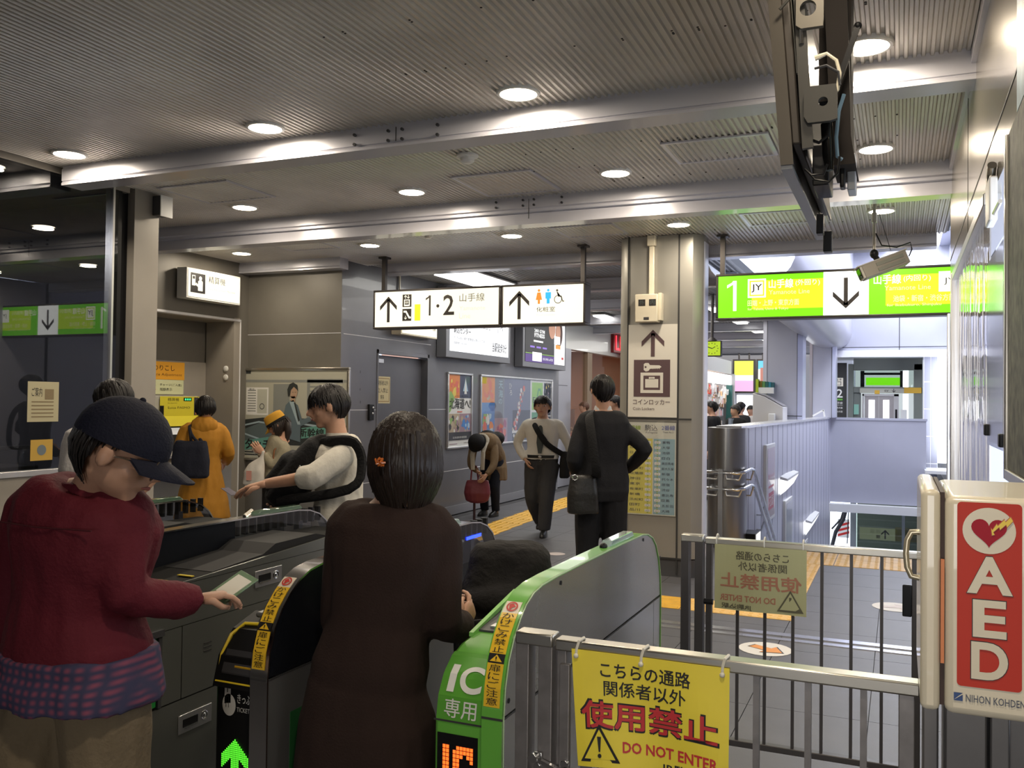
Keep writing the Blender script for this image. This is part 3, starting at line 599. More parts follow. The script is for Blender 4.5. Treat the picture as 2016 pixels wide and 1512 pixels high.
cO = R_('p_orange', (.62, .20, .04)); cR = R_('p_redsalmon', (.60, .12, .07)); cY = R_('p_yellow', (.65, .50, .08)); cG = R_('p_leaf', (.22, .38, .10)); cB = R_('p_blue', (.06, .20, .50)); cS = R_('p_sky', (.35, .50, .62)); cN = R_('p_navy', (.04, .05, .10)); cW = R_('p_white', (.62, .62, .60)); cK = R_('p_black', (.03, .03, .035)); cP = R_('p_plum', (.30, .05, .12)); cM = R_('p_mauve', (.30, .20, .24)); cT = R_('p_tan', (.40, .32, .22)); cSl = R_('p_slate', (.13, .14, .20)); cLg = R_('p_lime', (.25, .50, .05)); cGr = R_('p_green', (.03, .25, .07))
sh.rect(0, 0, W_, H_, cW); mosaic(sh, 0, .68, .36, H_, [cO, cR, cY, cR, cO], 16, seed=3); sh.rect(.36, .68, W_, H_, cN, 2); sh.poly([(.46, .78), (.62, .78), (.54, .97)], cS, 4); sh.poly([(.50, .74), (.58, .74), (.54, .98)], cW, 5)
sh.poly([(0, .45), (.08, .5), (.2, .68), (.08, .78), (0, .74)], cG, 6); sh.text('北海道へ!', .04, .53, .70, .68, INK, 8, bold=.01); sh.text('いろどり豊かな旅', .2, .72 - .02, .62, .74 - .02, INK, 8); sh.rect(.28, .48, .44, .495, cR, 8)
mosaic(sh, 0, .18, .36, .46, [cT, cM, cK, cG, cT, cW], 22, seed=5, r=(.02, .06)); mosaic(sh, .36, .18, W_, .46, [cM, cB, cS, cB, cT, cM], 18, seed=6, r=(.03, .07)); sh.rect(0, .09, W_, .2, cK, 12); sh.text('北海道新幹線開業', .14, .11, .58, .14, cW, 14); sh.text('JR東日本', .5, .03, .66, .05, INK, 4); sh.rect(.06, .03, .3, .04, cM, 4)
sh.build('poster_print', t)
t, sh = pframe('wide framed board of five posters beside the shop', 12.10, 15.05, .95, 1.96)
mosaic(sh, 0, .62, .50, H_, [cO, cR, cO, cT, cR], 14, seed=8, r=(.05, .15)); mosaic(sh, 0, .0, .50, .62, [cB, cG, cW, cO, cG, cR, cS], 26, seed=9, r=(.04, .12)); sh.rect(.0, .45, .5, .62, cB, 6)
mosaic(sh, .5, 0, 1.0, .38, [cM, cP, cR, cM], 20, seed=10, r=(.04, .1)); sh.rect(.5, .38, 1.0, H_, cSl, 2); sh.text('天', .64, .84, .80, .96, cS, 5); sh.text('海', .64, .70, .80, .82, cS, 5); sh.text('の', .64, .60, .78, .68, cS, 5)
sh.rect(1.0, .0, 1.95, H_, cSl, 3); sh.rect(1.2, .0, 1.95, .5, cK, 4); q = random.Random(4)
for k in range(40):
    tt = k / 40; u = 1.25 + .38 * tt + q.uniform(-.07, .07); v = .16 + .72 * tt; sh.disc(u, v, q.uniform(.02, .05), [cM, cW, cT, cR][k % 4], 6 + k * .05, 6)
sh.rect(1.18, .13, 1.75, .17, cW, 9); [sh.disc(1.25 + .15 * k, .09, .03, cW, 9, 8) for k in range(4)]; sh.text('ひ', 1.04, .84, 1.14, .93, cW, 9); sh.text('ろ', 1.06, .74, 1.16, .82, cW, 9)
sh.rect(1.95, 0, 2.95, H_, cW, 2); sh.rect(2.02, .50, 2.52, .97, cLg, 3); sh.rect(2.02, .06, 2.52, .46, cGr, 3); sh.ring(2.36, .75, .14, .05, cGr, 5, 6, k=.8); sh.ring(2.3, .28, .14, .05, mat('p_dkgreen', (.02, .16, .04), .5), 5, 6, k=.8); sh.text('ART POST', 2.1, .20, 2.45, .26, cW, 7); sh.text('E!', 2.06, .62, 2.24, .72, INK, 7)
mosaic(sh, 2.58, .40, 2.93, .97, [cW, cK, cM, cW, cY, cK], 40, seed=12, r=(.01, .05)); mosaic(sh, 2.58, .06, 2.93, .38, [cW, cM, cW, cK], 16, seed=13, r=(.01, .05))
sh.build('poster_print', t)
o = part('poster_glazing', MB().box((WX + .028, 12.10, .95), (WX + .030, 15.05, 1.96)), glassmat('poster_glazing', (1, 1, 1), .04), t, smooth=0)

# ---- shop -----------------------------------------------------------------
SX = -5.95
sp = struct('wall_shop', MB().box((SX - .1, 15.45, 2.62), (SX + .08, 21.5, ZC)), mat('shop_fascia', (.72, .72, .68), .3, coat=.4), smooth=0)
part('pier', MB().box((SX - .1, 15.45, 0), (SX + .1, 16.4, 2.62)), mat('pier_grey', (.36, .36, .40), .35, .3), sp, smooth=0)
part('pier_seam', MB().box((SX + .1, 15.5, 1.9), (SX + .103, 16.2, 1.91)), SEAMD, sp, smooth=0)
part('under_counter', MB().box((SX - .1, 16.4, 0), (SX + .02, 21.5, .55)), mat('counter_tan', (.50, .40, .28), .5), sp, smooth=0)
part('window_post', MB().box((SX - .05, 17.55, .55), (SX + .05, 17.85, 2.62)), mat('bronze_post', (.30, .22, .15), .4, .3), sp, smooth=0)
struct('window_2', MB().box((SX - .01, 16.4, .55), (SX, 21.5, 2.62)), glassmat('shop_glass', (.95, .93, .9), .08), smooth=0)
struct('wall_shop_inside', MB().box((-10, 16.3, 0), (-9.9, 22, 3)).box((-10, 21.6, 0), (-6.05, 21.7, 3)).box((-10, 16.2, 0), (-6.05, 16.3, 3)), mat('shop_terracotta', (.50, .27, .18), .6), smooth=0)
struct('ceiling_shop', MB().box((-10, 16.2, 2.9), (-6.05, 21.7, 3.0)), mat('shop_ceiling', (.55, .40, .32), .6), smooth=0)
struct('floor_shop', MB().box((-10, 16.2, -.2), (-6.05, 21.7, 0)), mat('shop_floor', (.35, .25, .18), .5), smooth=0)
for k, (x, y) in enumerate(((-6.8, 17.4), (-6.8, 18.9), (-7.4, 19.6), (-7.0, 20.6), (-8.2, 18.2))):
    t = thing('shop_lamp', ['small warm ceiling spot in the shop, nearest the window post', 'second small warm spot behind the shop glass', 'small warm shop spot farther from the glass', 'farthest small warm spot behind the shop glass', 'small warm spot deep inside the shop'][k], 'light', (x, y, 2.86), group='shop ceiling spots')
    part('shade', MB().lathe([(.09, .04), (.09, 0), (.07, -.01)], (x, y, 2.87), 14), WHITEP, t); part('bulb', MB().ball((x, y, 2.85), .05), E_('shop_bulb', (1, .75, .45), 14), t)
area('shop_light', (-7.8, 19, 2.8), (2.5, 3), 45, (1, .8, .65))
t = thing('display_case', 'lit glass case of buns in the shop window', 'display', (-6.5, 17.0, .55))
part('case_base', MB().box((-6.9, 16.5, .55), (-6.15, 17.5, .95)), mat('case_red', (.5, .14, .08), .5), t); part('case_glass', MB().box((-6.9, 16.5, 1.0), (-6.15, 17.5, 1.45)), glassmat('case_glass', (.8, .8, .85), .1), t, smooth=0)
part('glow_strip', MB().box((-6.12, 16.5, .55), (-6.10, 17.5, .58)), E_('strip_glow', (1, .8, .6), 4), t, smooth=0)
bn = MB(); q = random.Random(2)
for k in range(40): bn.ball((q.uniform(-6.8, -6.2), q.uniform(16.55, 17.45), .98 + q.uniform(0, .12)), (.06, .06, .04), seg=8, rn=5)
part('buns', bn, mat('bun_tan', (.72, .50, .30), .6), t, kind='stuff')
t = thing('shop_name_sign', 'red lit letters on the white shop fascia', 'sign', (SX + .12, 19.6, 2.72))
RN = E_('neon_red', (1, .03, .05), 2.2)
sh = Sheet(plane((SX + .16, 19.15, 2.76), (0, 1, 0), (0, 0, 1), .002)); part('letter_backing', MB().box((SX + .08, 19.05, 2.70), (SX + .15, 21.2, 3.12)), mat('neon_case', (.22, .01, .01), .4), t); sh.text('LITTLE', 0, 0, 2.0, .32, RN, 2, bold=.01); sh.build('letters', t)

# ---- back concourse, kiosk ------------------------------------------------
struct('wall_end', MB().box((-8, 30, -1), (2, 30.1, 4)), mat('end_wall', (.30, .30, .33), .5), smooth=0)
struct('wall_beyond_shop', MB().box((-6.1, 21.7, 0), (-6.0, 30, ZC)), mat('end_wall', (.30, .30, .33), .5), smooth=0)
def tubelight(x, y, L_, lab, rot=0, w_=.16, grp=None):
    t = thing('fluorescent_light', lab, 'light', (x, y, ZC - .05), group=grp)
    part('tray', MB().box((x - w_ / 2 - .03, y - L_ / 2 - .03, ZC - .02), (x + w_ / 2 + .03, y + L_ / 2 + .03, ZC - .001)), WHITEP, t, smooth=0)
    part('tube', MB().box((x - w_ / 2, y - L_ / 2, ZC - .045), (x + w_ / 2, y + L_ / 2, ZC - .02)), TUBEM, t, smooth=0)
tubelight(-4.95, 10.35, 1.5, 'bright ceiling strip light behind the hanging white sign', w_=.5)
for k, (x, y) in enumerate(((-2.75, 12.2), (-2.75, 14.4), (-2.75, 16.7), (-2.75, 19), (-4.9, 13.6), (-4.9, 15.8), (-4.9, 18), (-4.9, 21.5), (-2.9, 22), (-3.2, 24.5))):
    tubelight(x, y, 1.3, 'ceiling strip light number of the far concourse'.replace('number', ['nearest', 'next nearest', 'third right-hand', 'fourth right-hand', 'nearest left-hand', 'second left-hand', 'third left-hand', 'farthest left-hand', 'distant right-hand', 'most distant'][k]), w_=.2, grp='far concourse strip lights')
area('concourse_fill', (-3.8, 14.5, 3.0), (2.5, 8), 150, (1, .96, .9)); area('concourse_fill', (-3.8, 23.5, 3.0), (3, 8), 130, (1, .96, .9))
def colbox(nm, lab, x0, x1, y0, y1, z1, ch, m, seams=True, strips=(), z0=0):
    t = thing(nm, lab, 'column', ((x0 + x1) / 2, (y0 + y1) / 2, 0)); t['kind'] = 'structure'; del t['category']
    P = [(x0 + ch, y0), (x1 - ch, y0), (x1, y0 + ch), (x1, y1 - ch), (x1 - ch, y1), (x0 + ch, y1), (x0, y1 - ch), (x0, y0 + ch)]
    part('cladding', MB().prism(P, 'z', z0, z1), m, t, bevel=.01)
    for s_ in strips: part('cladding_joint', s_, SEAMD, t, smooth=0)
    return t
colbox('concourse_column', 'lavender column behind the stair enclosure', -2.15, -1.50, 15.7, 16.4, ZC, .08, LAV, strips=(MB().box((-2.075, 15.695, 0), (-2.068, 15.7, ZC)).box((-1.585, 15.695, 0), (-1.578, 15.7, ZC)).box((-2.15, 15.69, 1.40), (-1.5, 15.7, 1.412)),))
colbox('concourse_column', 'second lavender column nearer the lift', -1.68, -1.18, 19.0, 19.6, 2.9, .06, LAV, z0=1.34, strips=(MB().box((-1.62, 18.995, 1.34), (-1.613, 19.0, 2.9)).box((-1.255, 18.995, 1.34), (-1.248, 19.0, 2.9)),))
# kiosk
t = thing('kiosk', 'brightly lit kiosk with hanging goods and shelves behind the clock', 'kiosk', (-4.8, 21.5, 0))
part('carcass', MB().box((-5.7, 19.5, 0), (-4.75, 19.6, 2.4)).box((-5.7, 24.6, 0), (-4.1, 24.7, 2.4)).box((-5.75, 19.5, 0), (-5.7, 24.7, 2.4)).box((-5.7, 19.5, 2.4), (-4.2, 24.7, 2.75)), mat('kiosk_grey', (.40, .40, .42), .5), t)
part('lit_fascia', MB().box((-4.22, 19.5, 2.10), (-4.18, 24.6, 2.36)), E_('kiosk_fascia', (1, .98, .95), 2.0), t, smooth=0)
shelf = MB(); [shelf.box((-5.65, 19.7, z), (-4.35, 24.4, z + .03)) for z in (.5, .9, 1.25, 1.6)]; part('shelf', shelf, mat('kiosk_shelf', (.12, .10, .1), .5), t)
q = random.Random(11); gm = MB(); cols_g = [R_('goods_red', (.6, .06, .05)), R_('goods_pink', (.7, .35, .35)), R_('goods_white', (.7, .7, .68)), R_('goods_tan', (.55, .35, .2)), R_('goods_yellow', (.7, .5, .08)), R_('goods_silver', (.5, .5, .52))]
for z in (.53, .93, 1.28, 1.63):
    y = 19.8
    while y < 24.3:
        wd = q.uniform(.06, .16); gm.mi = q.randrange(6); gm.box((-4.7, y, z), (-4.36, y + wd, z + q.uniform(.12, .26))); y += wd + .02
for k in range(90):
    gm.mi = q.choice([0, 2, 3, 5, 5]); y = q.uniform(19.7, 24.5); z = q.uniform(1.5, 1.95); gm.box((-4.3 + q.uniform(-.05, .05), y, z), (-4.22, y + .06, z + q.uniform(.1, .22)))
part('goods', gm, cols_g, t, kind='stuff', smooth=0)
part('teal_post', MB().box((-4.3, 24.5, 0), (-4.15, 24.75, 2.1)), mat('kiosk_teal', (.03, .14, .13), .4), t)
area('kiosk_light', (-4.6, 22, 2.35), (.5, 4), 60, (1, .97, .93))
for k, (x, c1, c2, lab) in enumerate(((-4.27, (.75, .85, .10), (.85, .45, .70), 'lit yellow and pink upright advertising panel'), (-3.62, (.15, .55, .85), (.9, .85, .8), 'lit blue and white upright advertising panel with red building'))):
    t, sh, M = lightbox('digital_poster', lab, (x, 25.6, 1.95), (1, .0, 0), .52, .85, .12, E_('dig_%d' % k, c2, 1.1), DARKST, .05, cat='advertisement')
    sh.rect(0, .45 if k == 0 else .62, .52, .85, E_('digb_%d' % k, c1, 1.1)); 
    if k: sh.rect(.06, .2, .22, .66, E_('dig_brick', (.6, .25, .2), .8), 2); sh.disc(.36, .42, .08, E_('dig_red', (.8, .08, .08), .9), 2); sh.rect(0, 0, .52, .1, E_('dig_dk', (.1, .1, .1), .5), 2)
    else: sh.rect(0, .3, .52, .45, E_('dig_white', (.95, .95, .9), 1.1), 2)
    sh.build('screen_print', t); part('hanger', MB().box((x + .1, 25.62, 2.85), (x + .14, 25.66, 3.19)), DARKST, t); part('hanger', MB().box((x + .38, 25.62, 2.85), (x + .42, 25.66, 3.19)), DARKST, t)
struct('window_3', MB().box((-4.3, 26.2, 0), (-2.6, 26.25, 1.85)), E_('doorway_daylight', (.93, .95, 1), 2.2), smooth=0)
struct('wall_far_portal', MB().box((-6, 26.3, 1.85), (-1.2, 26.4, ZC)).box((-2.55, 26.3, 0), (-1.2, 26.4, 1.85)).box((-6, 26.3, 0), (-4.35, 26.4, 1.85)), mat('end_wall', (.30, .30, .33), .5), smooth=0)
# clock
t = thing('hanging_clock', 'square yellow-green station clock on a short ceiling stem', 'clock', (-2.49, 13, 2.28))
part('case', MB().box((-2.62, 12.98, 2.275), (-2.35, 13.06, 2.505)), DARKST, t, bevel=.008); part('stem', MB().tube([(-2.49, 13.02, 2.5), (-2.49, 13.02, 3.185)], .022, 8), DARKST, t); part('stem_foot', MB().lathe([(.08, 0), (.03, .05)], (-2.49, 13.02, 2.5), 12), DARKST, t)
sh = Sheet(plane((-2.605, 12.978, 2.29), (1, 0, 0), (0, 0, 1), .0015)); sh.rect(0, 0, .24, .2, E_('clock_face', (.45, .62, .02), .9))
for k in range(12):
    a = k * pi / 6; sh.rect(.12 + .085 * cos(a) - .006, .1 + .075 * sin(a) - .006, .12 + .085 * cos(a) + .006, .1 + .075 * sin(a) + .006, INK, 2)
sh.poly([(.12, .094), (.04, .125), (.045, .135), (.124, .106)], INK, 3); sh.poly([(.116, .10), (.165, .13), (.17, .122), (.122, .094)], INK, 3); sh.build('dial', t)

# ---- main column -----------------------------------------------------------
CX0, CX1, CY = -2.44, -1.66, 8.2
c = thing('main_column', 'taupe and steel column with coin locker sign and route chart', 'column', (-2.05, 8.55, 0)); c['kind'] = 'structure'; del c['category']
COLM = mat('column_taupe', (.34, .33, .30), .33, .35, var=.05, vscale=2)
part('cladding', MB().prism([(-2.36, 8.2), (-1.75, 8.2), (-1.675, 8.28), (-1.665, 8.32), (-1.665, 8.48), (-1.75, 8.58), (-2.36, 8.58), (-2.45, 8.48), (-2.45, 8.26)], 'z', .17, ZC), COLM, c, bevel=.004)
part('base_plinth', MB().prism([(-2.36, 8.21), (-1.75, 8.21), (-1.68, 8.32), (-1.68, 8.46), (-1.76, 8.56), (-2.36, 8.56), (-2.44, 8.46), (-2.44, 8.27)], 'z', 0, .16), mat('plinth_grey', (.10, .10, .105), .4, .3), c, smooth=0)
part('cladding_joint', MB().box((-2.365, 8.194, .17), (-2.35, 8.2, ZC)).box((-1.885, 8.194, .02), (-1.87, 8.2, ZC)).box((-2.36, 8.193, 1.445), (-1.75, 8.2, 1.458)).box((-2.36, 8.193, .16), (-1.75, 8.203, .175)), SEAMD, c, smooth=0)
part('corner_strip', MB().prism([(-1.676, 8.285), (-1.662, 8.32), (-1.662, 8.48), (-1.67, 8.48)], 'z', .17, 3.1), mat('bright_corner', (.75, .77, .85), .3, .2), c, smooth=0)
t = thing('coin_locker_sign', 'white coin lockers sign with arrow, key and suitcase on the column', 'sign', (-2.11, 8.19, 1.47))
part('sign_plate', MB().box((-2.35, 8.188, 1.465), (-1.885, 8.193, 2.33)), mat('sign_plate_white', (.66, .63, .56), .35), t, smooth=0)
PB = mat('plum_brown', (.10, .06, .065), .45); SP = plane((-2.35, 8.187, 1.465), (1, 0, 0), (0, 0, 1), .0008); sh = Sheet(SP); PLW = mat('sign_plate_white', (.66, .63, .56), .35)
sh.arrow(.235, .69, .215, .25, PB, t=.17); sh.rect(.055, .19, .40, .535, PB); sh.frame(.12, .225, .335, .415, .028, PLW, 2); sh.rect(.165, .275, .29, .355, PLW, 2); sh.frame(.2, .352, .255, .375, .01, PLW, 2)
sh.poly([(.15, .44), (.17, .425), (.195, .43), (.21, .45), (.30, .455), (.32, .468), (.30, .483), (.21, .485), (.195, .505), (.165, .505), (.15, .495)], PLW, 2); sh.disc(.168, .467, .01, PB, 3, 10)
for k in range(4): sh.poly([(.235 + k * .02, .457), (.243 + k * .02, .457), (.239 + k * .02, .445)], PLW, 3)
sh.text('コインロッカー', .05, .115, .40, .165, PB, bold=.005); sh.text('Coin Lockers', .05, .065, .255, .092, PB); sh.build('sign_print', t)
t = thing('column_switch_box', 'beige box with two dark windows on the column', 'box', (-2.13, 8.15, 2.35))
part('box_body', MB().box((-2.265, 8.09, 2.345), (-2.05, 8.2, 2.605)), CREAM, t, bevel=.008); part('hinge_side', MB().box((-2.05, 8.11, 2.36), (-2.02, 8.2, 2.615)), CREAM, t, bevel=.004)
part('conduit', MB().box((-2.155, 8.16, 2.6), (-2.105, 8.2, 3.06)).box((-2.17, 8.14, 3.06), (-2.09, 8.2, 3.16)), CREAM, t, bevel=.008)
sh = Sheet(plane((-2.265, 8.089, 2.345), (1, 0, 0), (0, 0, 1), .0008)); [(sh.rect(.035 + .10 * k, .15, .10 + .10 * k, .21, DARKST), sh.text('外内'[k], .045 + .10 * k, .158, .09 + .10 * k, .203, mat('lcd_ink', (.10, .13, .13), .3), 2)) for k in range(2)]; sh.rect(.085, .02, .135, .045, DGREY); sh.build('indicator_windows', t)
t = thing('route_chart', 'yellow and blue station timetable chart on the lower column', 'chart', (-2.1, 8.19, .55))
SP = plane((-2.345, 8.192, .555), (1, 0, 0), (0, 0, 1), .0008); sh = Sheet(SP); YC = mat('chart_yellow', (.66, .60, .16), .4); BC = mat('chart_blue', (.30, .44, .50), .4); GC = mat('chart_green', (.30, .42, .10), .4); CH = mat('chart_ground', (.60, .60, .53), .4); DKI = mat('chart_ink', (.09, .09, .12), .5)
sh.rect(0, 0, .455, .86, CH); sh.rect(.0, .01, .235, .71, YC, 2); sh.rect(.245, .01, .445, .71, BC, 2)
sh.text('1番線', .0, .79, .12, .83, GC, bold=.02); sh.text('駒込', .16, .78, .28, .84, DKI, 3); sh.text('Komagome', .17, .755, .28, .775, DKI); sh.text('2番線', .32, .79, .445, .835, mat('chart_violet', (.2, .22, .4), .4), bold=.02); sh.text('Track No.2', .33, .765, .43, .78, DKI)
A_ = '田端 西日暮里 日暮里 鶯谷 上野 御徒町 秋葉原 神田 東京 有楽町 新橋 浜松町 田町 品川'.split(); B2 = '巣鴨 大塚 池袋 目白 高田馬場 新大久保 新宿 代々木 原宿 渋谷 恵比寿 目黒 五反田 大崎'.split()
for k in range(14):
    v = .665 - k * .0488
    sh.rect(.185, v - .01, .20, v + .03, GC, 3); sh.rect(.275, v - .01, .29, v + .03, GC, 3); sh.rect(.165, v, .22, v + .022, WHT, 4); sh.rect(.255, v, .31, v + .022, WHT, 4)
    sh.text('%d分' % (2 * k + 3), .172, v + .004, .213, v + .018, DKI, 5); sh.text('%d分' % (2 * k + 2), .262, v + .004, .303, v + .018, DKI, 5)
    sh.text(A_[k], .02, v, .02 + (.13 if len(A_[k]) > 2 else .10), v + .025, DKI, 4); sh.text(B2[k], .325, v, .325 + (.11 if len(B2[k]) > 2 else .075), v + .025, DKI, 4)
sh.build('chart_print', t); part('clear_sleeve', MB().box((-2.35, 8.185, .545), (-1.88, 8.187, 1.43)), glassmat('chart_sleeve', (1, 1, 1), .05), t, smooth=0)

# ---- stair enclosure -------------------------------------------------------
EN = mat('stair_lilac_panel', (.58, .58, .66), .33, .2)
ws = struct('wall_stair', MB().prism([(-1.74, 10.35), (-1.55, 10.35), (-1.28, 19.5), (-1.62, 19.5)] if False else [(-1.86, 10.30), (-1.64, 10.30), (-1.30, 19.5), (-1.55, 19.5)], 'z', -5, 1.325), EN, label='panelled left side wall of the stairway', smooth=0)
sj = MB(); cap = MB()
for k in range(22):
    y = 10.75 + .42 * k; x = -1.64 + .34 * (y - 10.3) / 9.2; sj.box((x - .001, y, -4), (x + .003, y + .008, 1.32))
part('panel_joint', sj, mat('joint_lilac', (.25, .25, .30), .5), ws, smooth=0)
part('cap_rail', MB().prism([(-1.90, 10.22), (-1.62, 10.22), (-1.28, 19.5), (-1.58, 19.5)], 'z', 1.32, 1.35), mat('cap_steel', (.70, .70, .72), .25, .6), ws, smooth=0)
part('rounded_end', MB().prism([(-1.79 + .21 * cos(a), 10.28 + .25 * sin(a)) for a in [pi + pi * k / 14 for k in range(15)]] + [(-1.60, 10.5), (-1.98, 10.5)], 'z', 0, 1.33), mat('brushed_end', (.30, .29, .28), .3, .85, var=.15, vscale=3, stretch=(1, 1, .3)), ws)
wf = struct('wall_stair_far', MB().box((-1.5, 19.5, -.38), (.48, 19.7, 1.32)).box((-1.5, 19.48, 1.30), (.50, 19.72, 1.345)), LAV, label='lavender wall across the far end of the stairway', smooth=0)
part('bottom_beam', MB().box((-1.50, 19.3, -.56), (.50, 19.5, -.40)), WHITEP, wf, smooth=0)
part('faint_joint', MB().box((-.95, 19.496, -.37), (-.945, 19.5, 1.3)).box((-.3, 19.496, -.37), (-.295, 19.5, 1.3)), mat('faint_lav', (.44, .45, .54), .35), wf, smooth=0)
struct('wall_stair_right', MB().box((.9, 9.0, -5), (1.0, 24, 4.8)), LAV, smooth=0)
st = MB()
for k in range(28): st.box((-1.9, 10.6 + .3 * k, -.175 * (k + 1) - .2), (.9, 10.6 + .3 * (k + 1) + .02, -.175 * (k + 1)))
struct('stairs', st, mat('stair_grey', (.22, .22, .24), .6), label='grey stairs descending to the platform', smooth=0)
struct('floor_platform', MB().box((-3, 19, -5.2), (2, 30, -5.0)), DGREY, smooth=0)
o = part('stair_nosing_plate', MB().box((-1.6, 10.5, -.01), (.3, 10.62, .004)), mat('nosing', (.5, .5, .5), .4, .5)); tag(o, 'metal nosing plate at the top of the stairs', 'plate'); recenter(o)
# platform level seen under the far wall
pb = thing('lower_lift_shaft', 'glazed lift shaft seen below the far stair wall', 'lift', (-.2, 21.2, -3))
part('mullion', MB().box((-.98, 20.9, -3), (-.86, 21.0, -.4)).box((.05, 20.9, -3), (.11, 21.0, -.4)).box((.4, 20.9, -3), (.5, 21, -.4)).box((-.98, 20.9, -.62), (.5, 21, -.56)), mat('mullion_grey', (.25, .27, .28), .4, .4), pb)
part('pane', MB().box((-.86, 20.95, -3), (.42, 20.97, -.6)), glassmat('lift_glass', (.62, .68, .62), .15), pb, smooth=0)
part('back_panel', MB().box((-.9, 22.4, -3), (.5, 22.5, -.2)), mat('olive_shadow', (.16, .18, .14), .6), pb)
sh = Sheet(plane((-.80, 21.1, -1.32), (1, 0, 0), (0, 0, 1), .002)); sh.rect(0, 0, .72, .26, E_('dim_sign', (.45, .45, .32), .6)); sh.arrow(.52, .13, .16, .2, DARKST, t=.18); sh.rect(.22, .15, .30, .22, DARKST); sh.rect(.34, .15, .42, .22, DARKST); sh.rect(.34, .04, .42, .11, DARKST); sh.rect(.72, 0, 1.25, .3, mat('amber_band', (.50, .35, .05), .5)); sh.build('lift_sign', pb)
o = part('cable_bundle', MB().tube([(-1.02, 20.2, -.55), (-1.08, 20.1, -.8), (-1.22, 20, -1.05), (-1.3, 19.9, -1.4)], .04, 8).tube([(-.98, 20.2, -.55), (-1.0, 20.1, -1.3)], .012, 6).tube([(-1.05, 20.25, -.5), (-1.13, 20.1, -.8), (-1.3, 20, -1.0)], .02, 6), DGREY); tag(o, 'dark cable bundle hanging below the far stair wall', 'cable')
sh = Sheet(plane((-1.22, 20.6, -1.25), (1, 0, 0), (0, 0, 1), .002)); sh.rect(0, 0, .24, .4, WHT); [sh.poly([(0, .02 + .1 * k), (.24, .1 + .1 * k), (.24, .15 + .1 * k), (0, .07 + .1 * k)], RED, 2) for k in range(3)]
o = sh.build('striped_board'); tag(o, 'red and white striped board below the far stair wall', 'board')
# wall lights and poster frames on the stair wall
def wx(y): return -1.64 + .34 * (y - 10.3) / 9.2
for k, (y, z) in enumerate(((12.9, .60), (15.55, -.30))):
    t = thing('stair_wall_light', ['lit white wedge lamp higher on the stair wall', 'lit white wedge lamp lower on the stair wall'][k], 'light', (wx(y), y + .7, z - .25))
    x = wx(y + .7); part('hood', MB().prism([(x, z), (x + .10, z - .03), (x + .10, z - .06), (x, z - .04)], 'y', y, y + 1.5), WHITEP, t); part('lamp_face', MB().prism([(x, z - .26), (x + .1, z - .06), (x + .09, z - .05), (x, z - .05)], 'y', y + .03, y + 1.47), E_('wedge_glow', (1, 1, .98), 1.6), t, smooth=0)
for k, (y0, y1, z0, z1, c1) in enumerate(((11.75, 12.6, .08, 1.08, (.62, .50, .54)), (13.35, 14.2, -.75, .22, (.45, .46, .55)), (15.2, 16, -1.6, -.66, (.4, .4, .45)))):
    t = thing('stair_poster_frame', ['tall framed pink poster on the stair wall', 'second tall framed poster lower on the stair wall', 'third framed poster lowest on the stair wall'][k], 'poster', (wx(y0), (y0 + y1) / 2, z0))
    x = wx((y0 + y1) / 2) + .01; part('frame', MB().box((x - .04, y0, z0), (x + .015, y1, z1)), WHITEP, t, bevel=.01); sh = Sheet(plane((x + .017, y0 + .07, z0 + .05), (0, 1, 0), (0, 0, 1), .001)); sh.rect(0, 0, y1 - y0 - .14, z1 - z0 - .1, mat('stair_poster_%d' % k, c1, .3, coat=.5))
    if k == 0: sh.rect(.1, .1, .6, .32, mat('poster_rose', (.55, .12, .16), .4), 2); sh.text('花暦', .12, .14, .55, .28, WHT, 3); sh.rect(.1, .38, .6, .41, mat('poster_rose', (.55, .12, .16), .4), 2); sh.text('駅からハイキング', .08, .5, .64, .56, mat('poster_rose', (.55, .12, .16), .4), 2)
    sh.build('poster_print', t)
# handrail
t = thing('stair_handrail', 'double stainless handrail looping around the stair wall end', 'handrail', (-1.75, 10.1, 0))
def rail(z):
    s_ = .62
    return MB().tube([(-2.0, 10.13, z), (-2.0, 10.05, z), (-1.97, 9.99, z), (-1.9, 9.98, z), (-1.62, 9.98, z), (-1.56, 10.03, z + .01), (-1.53, 10.3, z + .03), (-1.52, 10.45, z + .02), (-1.515, 10.6, z - .06), (-1.48, 12.4, z - .06 - 1.8 * s_), (-1.44, 14.5, z - .06 - 3.9 * s_)], .021, 10)
rl = {z: part('rail', rail(z), CHROME, t) for z in (.84, .66)}
for z in (.84, .66):
    for p in ((-1.9, 10.0), (-1.66, 10.0)): part('bracket', MB().tube([(p[0] - .1, p[1] - .01, z), (p[0] - .08, p[1], z - .07), (p[0] + .05, p[1], z - .075), (p[0] + .08, p[1] - .01, z)], .012, 6), ALU, rl[z])
    for y in (10.45, 11.3, 12.1): part('bracket', MB().tube([(-1.52, y, z - .62 * max(0, y - 10.5)), (-1.55, y, z - .1 - .62 * max(0, y - 10.5)), (-1.66, y, z - .1 - .62 * max(0, y - 10.5))], .011, 6), ALU, rl[z])
part('newel', MB().box((-1.83, 9.96, 0), (-1.78, 10.03, .88)), ALU, t)
t = thing('step_lamp', 'small lit box lamp at the top of the stairs', 'light', (-1.6, 10.6, 0)); part('lamp_box', MB().box((-1.62, 10.35, .0), (-1.48, 10.7, .14)), BLACK, t, bevel=.005); part('lamp_face', MB().box((-1.475, 10.38, .02), (-1.47, 10.68, .13)), E_('wedge_glow', (1, 1, .98), 1.6), t, smooth=0)

